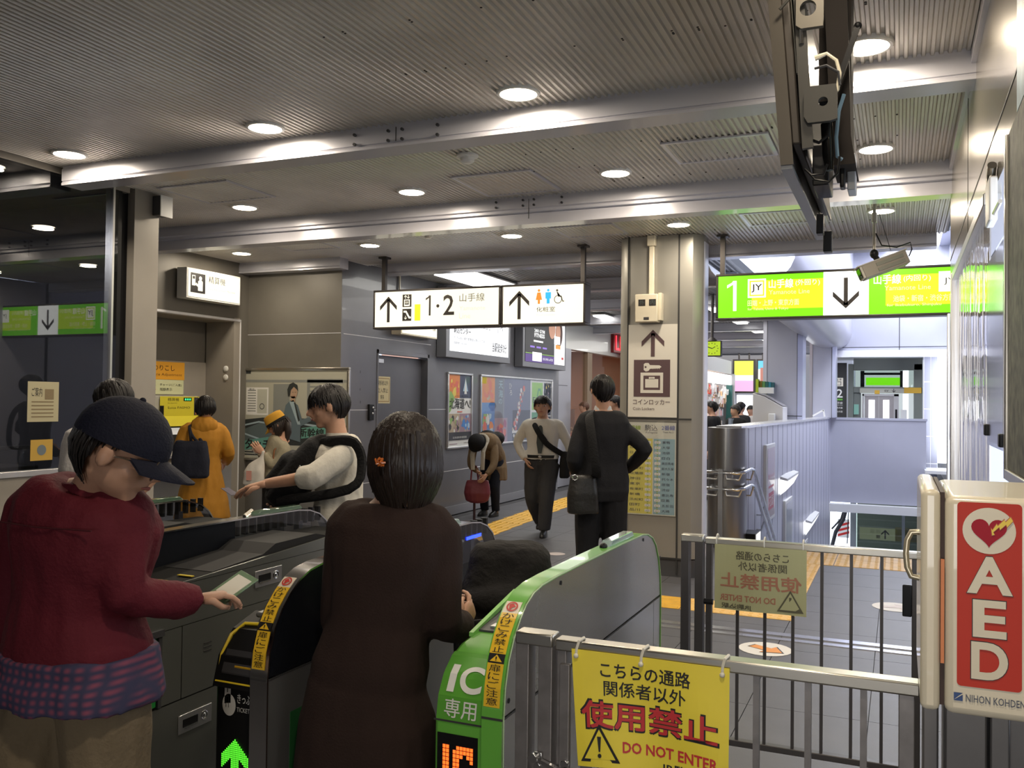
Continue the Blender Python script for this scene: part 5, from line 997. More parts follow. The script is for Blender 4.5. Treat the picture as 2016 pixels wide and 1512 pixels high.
gate_l(-2.40, 'grey sided gate with green flap behind the man in maroon')
gate_l(-3.16, 'black rounded gate farthest left, behind the grey sided gate')

# ================================================================== FENCES
def banner(lab, P, back=False):
    YB = mat('banner_yellow', (.80, .66, .05), .45, var=.06, vscale=6) if not back else mat('banner_back', (.42, .40, .20), .55, trans=0)
    KI = INK if not back else mat('banner_back_ink', (.10, .09, .05), .6)
    RI = mat('banner_red', (.52, .03, .035), .45) if not back else mat('banner_back_red', (.38, .16, .09), .6)
    sh = Sheet(P); sh.rect(0, 0, .36, .262, YB, 0, nu=16, nv=10)
    def T(s_, a, b, c, d, m, **k): sh.text(s_, a, b, c, d, m, 2, **k)
    if not back: sh.rect(.10, .02, .28, .24, mat('banner_sheen', (.82, .74, .30), .4), 0.5, nu=8, nv=6) if False else None
    T('こちらの通路', .068, .205, .275, .240, KI, bold=.014); T('関係者以外', .075, .163, .265, .198, KI, bold=.01)
    if not back: sh.text('使用禁止', .017, .087, .338, .152, INK, 1.6, bold=.04)
    T('使用禁止', .020, .090, .335, .149, RI, bold=.022); T('DO NOT ENTER', .118, .036, .338, .062, RI, bold=.025); T('JR駒込駅', .21, .003, .33, .026, KI, bold=.02)
    sh.poly([(.010, .012), (.112, .012), (.061, .098)], KI, 3); sh.poly([(.021, .019), (.101, .019), (.061, .086)], YB, 4); sh.poly([(.056, .070), (.066, .070), (.063, .036), (.059, .036)], KI, 5); sh.disc(.061, .027, .005, KI, 5, 10)
    o = sh.build('notice_banner'); tag(o, lab, 'banner'); return o
def fence(Y, lab, grp, bars, w_post, xend, zb, bar_w, rail_w, latch=False):
    t = thing('barrier_gate', lab, 'barrier', (-.4, Y, 0), group=grp)
    P0 = -.838
    # end post: two uprights joined at the top
    part('end_post', MB().box((P0, Y - .02, 0), (P0 + .034, Y + .025, 1.05)), w_post, t, bevel=.002)
    part('end_post', MB().box((P0 + .058, Y - .02, 0), (P0 + .093, Y + .025, 1.05)), w_post, t, bevel=.002)
    part('post_cap', MB().box((P0 - .001, Y - .022, 1.022), (P0 + .094, Y + .027, 1.052)), RAILST, t, bevel=.004)
    part('leaf_stile', MB().box((-.735, Y - .015, .20), (-.712, Y + .02, 1.03)), w_post, t, bevel=.002)
    part('leaf_stile', MB().box((xend - .03, Y - .015, 0), (xend, Y + .02, 1.04)), w_post, t, bevel=.002)
    part('top_rail', MB().box((-.738, Y - .022, 1.018), (xend + .01, Y + .022, 1.045)), RAILST, t, bevel=.004)
    part('bottom_rail', MB().box((-.73, Y - .018, zb - .02), (xend, Y + .018, zb + .005)), w_post, t, bevel=.003)
    for b_ in bars: part('bar', MB().box((b_ - bar_w / 2, Y - rail_w, zb), (b_ + bar_w / 2, Y + rail_w, 1.02)), w_post, t, smooth=0)
    part('foot', MB().box((P0 - .02, Y - .06, 0), (P0 + .11, Y + .06, .012)).box((xend - .06, Y - .05, 0), (xend + .0, Y + .05, .012)), ALU, t, bevel=.003)
    return t
MIDST = mat('grey_steel_post', (.20, .19, .19), .38, .55, var=.12, vscale=30)
tf = fence(3.76, 'far steel barrier gate seen behind the near one', 'barrier gates', [-.607, -.498, -.389, -.28, -.171, -.061], DARKST, .075, .225, .012, .006)
part('hinge', MB().tube([(-.742, 3.75, .78), (-.705, 3.75, .78)], .012, 8), BLACK, tf); part('latch_block', MB().box((.012, 3.735, .80), (.045, 3.745, .92)), BLACK, tf, bevel=.004)
tn = fence(2.0, 'near steel barrier gate carrying the yellow keep out banner', 'barrier gates', [-.62, -.51, -.40, -.281, -.175, -.066], MIDST, .03, .225, .013, .008)
part('slot_plate', MB().box((-.725, 1.975, .12), (-.70, 1.99, .99)), MIDST, tn, bevel=.002); part('leaf_inner_stile', MB().box((-.675, 1.985, .2), (-.655, 2.015, 1.02)), MIDST, tn)
lt = MB(); lt.beam((-.79, 1.972, .765), (-.705, 1.966, .742), .012, .010).lathe([(.012, -.008), (.012, .008)], (-.785, 1.968, .765), 12, Matrix.Rotation(radians(90), 3, 'X')).lathe([(.013, -.008), (.013, .008)], (-.705, 1.966, .742), 12, Matrix.Rotation(radians(90), 3, 'X')).lathe([(.010, -.006), (.010, .006)], (-.775, 1.972, .745), 12, Matrix.Rotation(radians(90), 3, 'X')).lathe([(.010, -.006), (.010, .006)], (-.708, 1.972, .762), 12, Matrix.Rotation(radians(90), 3, 'X')).box((-.785, 1.97, .735), (-.765, 1.976, .778)).box((-.715, 1.97, .72), (-.70, 1.976, .768))
part('latch', lt, CHROME, tn, bevel=.001)
def Pn(u, v, h):
    k = 1 - v / .262
    x = -.694 + u + .022 * k * (1 - u / .36) * (1 - u / .36); z = .768 + v + .012 * (1 - v / .262) * math.sin(u * 9) - .0 * u
    y = 1.972 - .004 * math.sin(u * 22 + v * 6) * (.3 + k) - .010 * k * (1 - u / .36) - h * .0006
    return Vector((x, y, z))
bn1 = banner('yellow keep out banner tied to the near barrier', Pn); bn1['group'] = 'keep out banners'
def Pf(u, v, h): return Vector((-.335 - u, 3.725 + .004 * math.sin(u * 20 + v * 7) - h * .0006, .762 + v))
bn2 = banner('faded keep out banner seen from behind on the far barrier', Pf, True); bn2['group'] = 'keep out banners'
for k, u in enumerate((.012, .165, .345)):
    mb = MB().tube([(-.694 + u, 1.970, 1.018), (-.694 + u, 1.972, 1.03), (-.690 + u, 1.976, 1.047), (-.686 + u, 2.0, 1.050), (-.690 + u, 2.024, 1.03), (-.694 + u, 2.024, 1.012)], .0035, 6).ball((-.694 + u, 1.968, 1.015), .006)
    o = part('cable_tie', mb, mat('tie_white', (.62, .60, .52), .4)); tag(o, ['white cable tie at the left corner of the yellow banner', 'white cable tie in the middle of the yellow banner', 'white cable tie at the right corner of the yellow banner'][k], 'cable tie'); recenter(o)
for k, u in enumerate((-.69, -.50, -.35)):
    o = part('cable_tie', MB().torus((u, 3.76, 1.032), .028, .003, Matrix.Rotation(radians(90), 3, 'Y'), 16, 6), mat('tie_white', (.62, .60, .52), .4)); tag(o, ['cable tie at the left of the far barrier rail', 'cable tie in the middle of the far barrier rail', 'cable tie at the right of the far banner'][k], 'cable tie'); recenter(o)

# ================================================================== AED CABINET
AY0, AY1 = 1.50, 1.84; ax0, ax1 = .032, .30
t = thing('aed_cabinet', 'cream defibrillator cabinet with red AED panel on the right wall', 'cabinet', (.15, 1.67, 1.14))
part('cabinet_body', MB().box((.063, AY0, 1.140), (ax1 - .002, AY1, 1.466)), CREAM, t, bevel=.012, seg=3)
part('door', MB().box((.030, AY0 - .002, 1.142), (.057, AY1, 1.474)), CREAM, t, bevel=.009, seg=3)
part('door_gap', MB().box((.057, AY0 + .01, 1.15), (.063, AY1 - .01, 1.47)), mat('gap_brown', (.04, .02, .015), .6), t)
part('gap_tape', MB().box((.0575, AY0 - .0005, 1.215), (.0625, AY0 + .004, 1.37)), mat('tape_orange', (.65, .22, .08), .5), t)
part('door_handle', MB().tube([(.030, 1.60, 1.396), (.018, 1.60, 1.395), (.012, 1.60, 1.382), (.010, 1.60, 1.36), (.012, 1.60, 1.338), (.018, 1.60, 1.324), (.030, 1.60, 1.322)], .0048, 10), mat('handle_tan', (.42, .38, .28), .3, .5), t)
REDP = mat('aed_red', (.50, .035, .018), .5, spec=.3); CRP = mat('aed_cream', (.68, .62, .48), .35)
KP = plane((.063, AY0, 1.140), (1, 0, 0), (0, 0, 1), .0007); sh = Sheet(KP)
def rrect(sh, u0, v0, u1, v1, r, m, h):
    pts = []
    for (cu, cv, a0) in ((u1 - r, v1 - r, 0), (u0 + r, v1 - r, 90), (u0 + r, v0 + r, 180), (u1 - r, v0 + r, 270)):
        pts += [(cu + r * cos(radians(a0 + 15 * k)), cv + r * sin(radians(a0 + 15 * k))) for k in range(7)]
    sh.poly(pts, m, h)
rrect(sh, .0165, .045, .1015, .318, .006, REDP, 1.5); sh.disc(.0585, .277, .035, CRP, 2.5, 40, rv=.034)
sh.poly([(.0585 + .0235 * sin(a) ** 3, .277 + .0235 / 16 * (13 * cos(a) - 5 * cos(2 * a) - 2 * cos(3 * a) - cos(4 * a)) - .0005) for a in [2 * pi * k / 40 for k in range(40)]], mat('heart_crimson', (.36, .008, .025), .55, spec=.3), 3.5)
bolt_ = [(.086, .2985), (.0765, .2905), (.0775, .2875), (.0685, .284), (.0695, .2815), (.0665, .2795), (.0632, .2835), (.0605, .2705), (.0625, .2765), (.069, .278)]
zz = [(.0875, .300), (.079, .2905), (.0785, .2945), (.0705, .2855), (.0700, .2890), (.0622, .2720), (.0710, .2800), (.0715, .2765), (.0790, .2860), (.0798, .2825)]
sh.poly([(.0615, .270), (.0665, .2715), (.0645, .2755), (.0715, .2825), (.0725, .2785), (.0805, .2865), (.0815, .2825), (.0905, .2935), (.0865, .3005), (.0795, .2925), (.0785, .2965), (.0695, .2865), (.0685, .2895), (.0625, .2795), (.0605, .2835)], mat('bolt_outline', (.45, .08, .02), .4), 4.5)
sh.poly([(.0625, .2712), (.0657, .2722), (.0638, .2757), (.0717, .2840), (.0728, .2800), (.0806, .2880), (.0818, .2840), (.0893, .2935), (.0863, .2990), (.0798, .2912), (.0785, .2950), (.0697, .2850), (.0685, .2880), (.0628, .2785), (.0612, .2815)], mat('bolt_yellow', (.80, .58, .04), .4), 5.5)
for s_, v in (('A', .184), ('E', .120), ('D', .058)):
    w1 = {'A': .060, 'E': .044, 'D': .048}[s_]; uc = .0595
    sh.text(s_, uc - w1 / 2 - .0012, v - .0012, uc + w1 / 2 + .0012, v + .0562, INK, 2.6, bold=.03, res=6); sh.text(s_, uc - w1 / 2, v, uc + w1 / 2, v + .055, CRP, 3.6, bold=.03, res=6)
NB = mat('navy_print', (.02, .06, .20), .4); sh.rect(.0125, .0225, .0245, .0345, NB, 2); sh.poly([(.0125, .0235), (.0245, .0325), (.0245, .0345), (.018, .029)], CRP, 3); sh.text('NIHON KOHDEN', .0285, .0225, .106, .0335, mat('slate_print', (.09, .10, .13), .4), 2, bold=.012)
sh.build('face_print', t)

# ================================================================== MONITOR ON ITS BRACKET (top right)
MX = -.335
t = thing('ceiling_monitor', 'flat monitor seen edge on, hung from a ceiling bracket with cables', 'monitor', (MX, 3.4, 2.3))
TB = mat('monitor_brown', (.03, .025, .020), .45, .2)
def tilt(p, k=.08): return (p[0] - (p[2] - 2.35) * k, p[1], p[2])
def tb_(a, b, k=.08):
    mb = B(a, b); mb.v = [tilt(v, k) for v in mb.v]; return mb
part('screen_frame', tb_((MX, 2.83, 2.33), (MX + .028, 4.02, 3.08)), TB, t, bevel=.004)
part('screen_back', tb_((MX + .03, 2.86, 2.40), (MX + .058, 4.0, 3.06)), mat('monitor_back', (.045, .037, .03), .5), t, bevel=.006)
part('side_bezel', tb_((MX - .004, 2.825, 2.33), (MX + .034, 2.835, 3.1)), mat('bezel_taupe', (.065, .056, .045), .4, .2), t)
part('lower_bezel', tb_((MX - .004, 2.83, 2.318), (MX + .03, 4.10, 2.332)), mat('bezel_grey', (.17, .18, .20), .4, .2), t)
part('light_slot', tb_((MX + .060, 2.86, 2.62), (MX + .063, 2.88, 2.95)), mat('slot_pale', (.20, .19, .16), .4), t)
BRK = mat('bracket_grey', (.05, .048, .043), .45, .2)
def pl_(pts, y0, y1): return MB().prism(pts, 'y', y0, y1)
def holeplate(x0, z0, x1, z1, hole, r, y0, y1, extra=()):
    mb = MB(); n = 20; hx, hz = hole; ci = [(hx + r * cos(2 * pi * k / n), hz + r * sin(2 * pi * k / n)) for k in range(n)]
    oc = []
    for k in range(n):
        a = 2 * pi * k / n; c_, s_ = cos(a), sin(a); m_ = min(((x1 - hx) / c_) if c_ > 1e-6 else ((x0 - hx) / c_ if c_ < -1e-6 else 9), ((z1 - hz) / s_) if s_ > 1e-6 else ((z0 - hz) / s_ if s_ < -1e-6 else 9)); oc.append((hx + c_ * m_, hz + s_ * m_))
    for y in (y0, y1): mb.add([(p[0], y, p[1]) for p in ci] + [(p[0], y, p[1]) for p in oc], [((k, (k + 1) % n, n + (k + 1) % n, n + k) if y == y1 else (k, n + k, n + (k + 1) % n, (k + 1) % n)) for k in range(n)])
    mb.add([(p[0], y, p[1]) for y in (y0, y1) for p in oc], [(k, (k + 1) % n, n + (k + 1) % n, n + k) for k in range(n)]); mb.add([(p[0], y, p[1]) for y in (y0, y1) for p in ci], [(k, n + k, n + (k + 1) % n, (k + 1) % n) for k in range(n)])
    return mb
bx = MX + .075
part('bracket_upright', MB().beam((bx - .045, 2.85, 3.1), (bx + .0, 2.85, 2.38), .032, .02, (0, 1, 0)), BRK, t)
part('bracket_rail', tb_((bx - .008, 2.88, 2.36), (bx - .002, 3.9, 3.05)), BLACK, t)
part('upper_hole_plate', holeplate(bx - .035, 2.72 + .02, bx + .045, 2.86, (bx, 2.80), .024, 2.82, 2.84), mat('plate_light', (.15, .135, .11), .45, .2), t, smooth=0)
part('lower_hole_plate', holeplate(bx - .01, 2.45, bx + .085, 2.56, (bx + .045, 2.51), .014, 2.82, 2.84), BRK, t, smooth=0)
part('hook', MB().tube([(MX - .005, 2.8, 2.80), (MX + .01, 2.8, 2.815), (MX + .025, 2.8, 2.83), (MX + .03, 2.8, 2.87)], .005, 8), BRK, t)
part('piston', MB().tube([(bx + .05, 2.9, 2.465), (bx + .055, 2.9, 2.37), (bx + .06, 2.9, 2.32)], [.018, .018, .012], 12), mat('piston_black', (.03, .03, .03), .12, .8), t)
part('dark_cover', MB().prism([(bx + .03, 2.95), (bx + .10, 2.95), (bx + .115, 2.45), (bx + .13, 2.36), (bx + .06, 2.36)], 'y', 3.0, 3.25), mat('cover_brown', (.02, .016, .014), .7, spec=.2), t)
part('ceiling_pole', MB().box((bx + .01, 3.1, 2.6), (bx + .11, 3.25, ZC)), mat('cover_brown', (.02, .016, .014), .7, spec=.2), t)
part('diagonal_strut', MB().beam((bx + .045, 2.95, 2.50), (bx + .135, 2.95, 2.77), .016, .016, (0, 1, 0)).ball((bx + .136, 2.95, 2.775), .012), BLACK, t)
part('power_unit', MB().box((bx + .0, 3.0, 2.30), (bx + .05, 3.2, 2.43)).box((bx + .08, 3.05, 2.30), (bx + .095, 3.1, 2.38)), BLACK, t, bevel=.004)
part('grey_terminal', MB().box((bx + .10, 3.1, 2.30), (bx + .125, 3.2, 2.42)), mat('terminal_grey', (.33, .35, .38), .4), t, bevel=.003)
part('small_box', B((bx - .012, 3.3, 2.20), (bx + .012, 3.35, 2.27)), BLACK, t, bevel=.003); part('small_box', B((bx + .0, 3.45, 2.16), (bx + .03, 3.5, 2.235)), BLACK, t, bevel=.003)
part('cream_cable', MB().tube([(bx + .015, 2.88, 2.665), (bx + .05, 2.88, 2.675), (bx + .078, 2.88, 2.65), (bx + .088, 2.88, 2.61), (bx + .082, 2.88, 2.56), (bx + .06, 2.88, 2.53)], [.010, .006, .006, .006, .006, .005], 8), CREAM, t)
part('grey_cable', MB().tube([(bx + .015, 2.87, 2.63), (bx + .05, 2.87, 2.635), (bx + .085, 2.87, 2.61), (bx + .09, 2.87, 2.57)], .0045, 6), DGREY, t)
part('blue_cable', MB().tube([(bx + .10, 2.9, 2.55), (bx + .085, 2.9, 2.50), (bx + .078, 2.9, 2.42), (bx + .082, 2.9, 2.36), (bx + .095, 2.9, 2.35)], .006, 6), mat('cable_blue', (.10, .17, .24), .5), t)
part('loose_cable', MB().tube([(bx, 2.86, 2.31), (bx + .02, 2.86, 2.285), (bx + .06, 2.86, 2.275), (bx + .085, 2.86, 2.30), (bx + .09, 2.86, 2.35)], .004, 6).tube([(bx - .01, 2.86, 2.32), (bx + .01, 2.86, 2.30), (bx + .045, 2.86, 2.30), (bx + .055, 2.86, 2.33)], .004, 6).tube([(bx - .01, 2.87, 2.42), (bx + .03, 2.87, 2.40), (bx + .055, 2.87, 2.42), (bx + .06, 2.87, 2.46)], .005, 6), BLACK, t)
part('clamp', MB().tube([(bx + .02, 2.84, 2.52), (bx + .0, 2.84, 2.52)], .006, 8).tube([(bx - .02, 2.84, 2.76), (bx - .02, 2.84, 2.70)], .008, 8), CHROME, t)

# ================================================================== CCTV
t = thing('security_camera', 'small box camera on a thin ceiling pole before the green sign', 'camera', (-.15, 7.0, 2.5))
cx = -.175; part('pole', MB().tube([(cx, 7.0, ZC), (cx, 7.0, 2.72)], .011, 8).tube([(cx, 7.0, 3.0), (cx, 7.0, 2.93)], .018, 8), RAILST, t)
part('ball_joint', MB().ball((cx + .0, 7.0, 2.70), (.03, .03, .035)).tube([(cx, 7.0, 2.69), (cx + .03, 7.0, 2.645)], .02, 8), BLACK, t)
M = Matrix.Translation((cx + .06, 7.0, 2.61)) @ Matrix.Rotation(radians(-22), 4, 'Y') @ Matrix.Rotation(radians(18), 4, 'Z')
part('camera_body', MB().box((-.16, -.055, -.05), (.17, .055, .05), M), mat('camera_taupe', (.28, .25, .20), .4), t, bevel=.006)
part('camera_hood', MB().box((-.19, -.06, .045), (.18, .06, .053), M).box((-.175, -.05, -.045), (-.158, .05, .045), M), mat('camera_shell', (.45, .42, .35), .4), t, bevel=.002)
part('side_plate', MB().box((-.06, -.06, -.035), (.14, -.054, -.01), M).box((-.06, -.06, .005), (.14, -.054, .03), M), mat('camera_plate', (.20, .20, .16), .4), t)
part('lens_window', MB().box((-.18, -.04, -.035), (-.174, .04, .035), M), BLACKG, t)
part('camera_cable', MB().tube([(cx + .01, 7.0, 2.85), (cx + .05, 7, 2.76), (cx + .15, 7, 2.74), (cx + .24, 7.0, 2.77), (cx + .25, 7, 2.72), (cx + .23, 7, 2.67)], .005, 6).tube([(cx + .03, 7, 3.0), (cx + .11, 7, 2.72)], .002, 4), BLACK, t)
# ================================================================== PEOPLE
ZZ = Vector((0, 0, 1))
def evalmesh(mb, voxel, sm=2, cut=None):
    me = bpy.data.meshes.new('tmp'); me.from_pydata([tuple(p) for p in mb.v], [], mb.f); me.update()
    o = bpy.data.objects.new('tmp', me); COL.objects.link(o)
    m = o.modifiers.new('r', 'REMESH'); m.mode = 'VOXEL'; m.voxel_size = voxel; m.adaptivity = 0
    s = o.modifiers.new('s', 'SMOOTH'); s.iterations = sm; s.factor = .5
    ev = o.evaluated_get(bpy.context.evaluated_depsgraph_get()); m2 = bpy.data.meshes.new_from_object(ev)
    bpy.data.objects.remove(o); bpy.data.meshes.remove(me); return m2
def folds(me, amp, sc=9, seed=0, zs=.45):
    if not amp: return
    ns = [v.normal.copy() for v in me.vertices]; off = Vector((seed * 3.1, seed * 1.7, 0))
    for v, n in zip(me.vertices, ns):
        p = v.co; q = Vector((p.x * sc, p.y * sc, p.z * sc * zs)) + off
        v.co = p + n * (amp * (noise.noise(q) + .5 * noise.noise(q * 2.3 + off)))
def flesh(name, mb, m, parent, voxel, sm=2, amp=0, sc=9, seed=0, extra=None, label=None, zs=.45):
    me = evalmesh(mb, voxel, sm); folds(me, amp, sc, seed, zs)
    if extra:
        bm = bmesh.new(); bm.from_mesh(me); b0 = len(bm.verts)
        vs = [bm.verts.new(p) for p in extra.v]
        for f in extra.f:
            try: bm.faces.new([vs[i] for i in f])
            except ValueError: pass
        bm.to_mesh(me); bm.free()
    off = wl(parent); me.transform(Matrix.Translation(-off)); me.shade_smooth(); me.materials.clear(); me.materials.append(m); me.name = name
    o = bpy.data.objects.new(name, me); COL.objects.link(o); o.parent = parent
    if label: o['label'] = label
    return o
def ring(c, R, F, hw, hd, n=18, e=2.5):
    out = []
    for k in range(n):
        a = 2 * pi * k / n; ca, sa = cos(a), sin(a)
        out.append(c + R * (hw * math.copysign(abs(ca) ** (2 / e), ca)) + F * (hd * math.copysign(abs(sa) ** (2 / e), sa)))
    return out
def lerp(a, b, t): return a + (b - a) * t
BODY = [(-.10, .13, .095), (0, .158, .112), (.12, .160, .112), (.32, .135, .098), (.5, .145, .102), (.68, .162, .112), (.82, .165, .105), (.92, .135, .085), (.98, .07, .062), (1.0, .055, .055)]
def pose(x, y, a, H=1.7, z=0, w=1.0, **ov):
    s = H / 1.7; a = radians(a); F = Vector((cos(a), sin(a), 0)); R = F.cross(ZZ); b = Vector((x, y, z))
    L = dict(head=(0, .025, 1.575), neck=(0, -.005, 1.43), chest=(0, .0, 1.25), waist=(0, .01, 1.06), pelvis=(0, 0, .92),
             shR=(.175 * w, 0, 1.345), shL=(-.175 * w, 0, 1.345), elR=(.215 * w, -.03, 1.10), elL=(-.215 * w, -.03, 1.10), wrR=(.22 * w, .03, .85), wrL=(-.22 * w, .03, .85),
             hpR=(.09, 0, .88), hpL=(-.09, 0, .88), knR=(.10, .02, .48), knL=(-.10, .02, .48), anR=(.10, -.01, .08), anL=(-.10, -.01, .08))
    L.update({k: v for k, v in ov.items() if k in L})
    J = {k: (v.copy() if isinstance(v, Vector) else b + (R * v[0] + F * v[1] + ZZ * v[2]) * s) for k, v in L.items()}
    J.update(F=F, R=R, s=s, base=b, w=w)
    hd = ov.get('look', None); hf = F if hd is None else Vector((cos(radians(hd[0])) * cos(radians(hd[1])), sin(radians(hd[0])) * cos(radians(hd[1])), sin(radians(hd[1]))))
    J['HF'] = hf.normalized(); hr = hf.cross(ZZ).normalized(); J['HR'] = hr; J['HU'] = hr.cross(J['HF']).normalized()
    J['foot'] = ov.get('foot', None)
    return J
def spine(J, t):
    P = [J['pelvis'], J['waist'], J['chest'], J['neck']]; ts = [0, .28, .66, 1.0]
    if t < 0: return P[0] + (P[1] - P[0]).normalized() * (t * .5) * J['s'], (P[1] - P[0]).normalized()
    for i in range(3):
        if t <= ts[i + 1] or i == 2:
            k = (t - ts[i]) / (ts[i + 1] - ts[i]); p0 = P[max(i - 1, 0)]; p1 = P[i]; p2 = P[i + 1]; p3 = P[min(i + 2, 3)]
            m1 = (p2 - p0) * .5; m2 = (p3 - p1) * .5
            p = p1 * (2 * k ** 3 - 3 * k * k + 1) + m1 * (k ** 3 - 2 * k * k + k) + p2 * (-2 * k ** 3 + 3 * k * k) + m2 * (k ** 3 - k * k)
            return p, (p2 - p1).normalized()
def torso(mb, J, secs, inf=0, down=None, mul=1.0):
    RG = []; s = J['s']
    if down:
        for (dz, hw, hd) in down[::-1]:
            c = J['pelvis'].copy(); c.z = J['pelvis'].z - dz; RG.append(ring(c, J['R'], J['F'], hw, hd))
    for (t, hw, hd) in secs:
        c, d = spine(J, t)
        if down: d = (d + ZZ * max(0, .6 - t)).normalized()
        R = (J['R'] - d * J['R'].dot(d)).normalized(); F = d.cross(R); RG.append(ring(c, R, F, (hw * J['w'] * mul + inf) * s, (hd * mul + inf) * s))
    mb.rings(RG)
def limb(mb, pts, rs, seg=12, n=4):
    'smooth tapered limb through joints'
    P = [Vector(p) for p in pts]; out = []; ro = []
    for i in range(len(P) - 1):
        for k in range(n):
            t = k / n; p0 = P[max(i - 1, 0)]; p1 = P[i]; p2 = P[i + 1]; p3 = P[min(i + 2, len(P) - 1)]
            m1 = (p2 - p0) * .35; m2 = (p3 - p1) * .35
            out.append(p1 * (2 * t ** 3 - 3 * t * t + 1) + m1 * (t ** 3 - 2 * t * t + t) + p2 * (-2 * t ** 3 + 3 * t * t) + m2 * (t ** 3 - t * t)); ro.append(rs[i] + (rs[i + 1] - rs[i]) * t)
    out.append(P[-1]); ro.append(rs[-1]); mb.tube(out, ro, seg)
def head_mesh(mb, J, k=1.0):
    c = J['head']; R, F, U_ = J['HR'], J['HF'], J['HU']; s = J['s'] * k; M = Matrix((R, F, U_)).transposed()
    at = lambda x, y, z: c + (R * x + F * y + U_ * z) * s
    mb.ball(at(0, -.008, .022), (.072 * s, .092 * s, .090 * s), M, 18, 12); mb.ball(at(0, .022, -.040), (.056 * s, .062 * s, .062 * s), M, 16, 10); mb.ball(at(0, .058, -.088), (.026 * s, .024 * s, .020 * s), M, 12, 8)
    mb.ball(at(0, .060, .022), (.054 * s, .026 * s, .022 * s), M, 12, 8); mb.ball(at(.036, .045, -.025), (.026 * s, .028 * s, .026 * s), M, 10, 8); mb.ball(at(-.036, .045, -.025), (.026 * s, .028 * s, .026 * s), M, 10, 8)
    mb.tube([at(0, .082, .020), at(0, .095, .0), at(0, .108, -.022), at(0, .092, -.032)], [.009 * s, .011 * s, .015 * s, .008 * s], 8); mb.ball(at(0, .084, -.052), (.024 * s, .012 * s, .012 * s), M, 10, 6)
    for sg in (-1, 1): mb.ball(at(sg * .083, -.012, -.008), (.012 * s, .021 * s, .032 * s), M, 10, 8)
    n = J['neck']; mb.tube([at(0, -.022, -.03), lerp(at(0, -.02, -.06), n, .5), n - ZZ * .02], [.052 * s, .052 * s, .062 * s], 14)
    return at
def face(J, at, t, k=1.0, closed=False, mouthc=(.36, .12, .10)):
    s = J['s'] * k; M = Matrix((J['HR'], J['HF'], J['HU'])).transposed(); ew = MB(); ed = MB(); bw = MB()
    for sg in (-1, 1):
        if not closed: ew.ball(at(sg * .031, .0745, .004), (.0135 * s, .008 * s, .0065 * s), M, 10, 6)
        ed.ball(at(sg * .031, .0815 if not closed else .081, .003), ((.006 if not closed else .014) * s, .003 * s, (.0055 if not closed else .0022) * s), M, 8, 6)
        bw.tube([at(sg * .016, .086, .026), at(sg * .032, .083, .031), at(sg * .049, .070, .025)], [.003 * s, .0038 * s, .002 * s], 6)
    if not closed: part('eye', ew, mat('eye_white', (.6, .58, .55), .3), t)
    part('iris', ed, mat('iris_dark', (.015, .01, .008), .2), t); part('eyebrow', bw, mat('brow_dark', (.02, .016, .014), .7), t)
    part('mouth', MB().tube([at(-.022, .086, -.054), at(0, .0965, -.052), at(.022, .086, -.054)], [.002 * s, .0055 * s, .002 * s], 8), mat('lips', mouthc, .4), t)
def hand(mb, w_, dirv, pn, thumb, curl=.5, size=1.0, spread=.06, thumb_in=.5):
    'w_ wrist, dirv palm direction, pn palm normal (fingers curl towards it), thumb: side vector'
    d = dirv.normalized(); pn = (pn - d * pn.dot(d)).normalized(); sd = d.cross(pn); sd = sd if sd.dot(thumb) > 0 else -sd
    S_ = size; P = lambda a, b, c: w_ + (d * a + sd * b + pn * c) * S_
    mb.rings([ring(P(-.02, 0, 0), sd * S_, pn * S_, .026, .020, 12), ring(P(.0, 0, 0), sd * S_, pn * S_, .028, .019, 12), ring(P(.03, .003, 0), sd * S_, pn * S_, .038, .017, 12), ring(P(.065, .002, 0), sd * S_, pn * S_, .042, .015, 12), ring(P(.088, 0, 0), sd * S_, pn * S_, .038, .012, 12), ring(P(.094, 0, 0), sd * S_, pn * S_, .030, .008, 12)])
    for i, (b, L, r) in enumerate(((.030, .070, .0088), (.010, .080, .0090), (-.011, .074, .0086), (-.030, .058, .0076))):
        ang = curl * (.55 + .08 * i); p = P(.080, b, 0); pts = [p]; dd = (d + sd * (spread * (1.5 - i))).normalized(); a = 0
        for seg_, f in ((.45, 1), (.30, 1.1), (.25, .8)):
            a += ang * f; v = dd * cos(a) + pn * sin(a); p = p + v * L * seg_ * S_; pts.append(p)
        pts.insert(0, P(.055, b * .85, 0)); mb.tube(pts, [r * S_, r * S_ * 1.05, r * S_, r * S_ * .92, r * S_ * .7], 8); mb.ball(pts[-1], r * S_ * .72, seg=8, rn=6)
    p0 = P(.018, .020, .004); p1 = P(.045, .046, .010); p2 = P(.070, .058 - .02 * thumb_in, .010 + .026 * thumb_in); p3 = P(.092, .058 - .045 * thumb_in, .010 + .036 * thumb_in)
    mb.tube([p0, p1, p2, p3], [.014 * S_, .0125 * S_, .0105 * S_, .008 * S_], 8); mb.ball(p3, .0085 * S_, seg=8, rn=6)
HAIRM = mat('black_hair', (.012, .010, .010), .42, spec=.35, bump=.25, bscale=90, stretch=(1, 1, .12))
HAIRB = mat('dark_brown_hair', (.022, .015, .012), .38, spec=.4, bump=.3, bscale=110, stretch=(1, 1, .1))
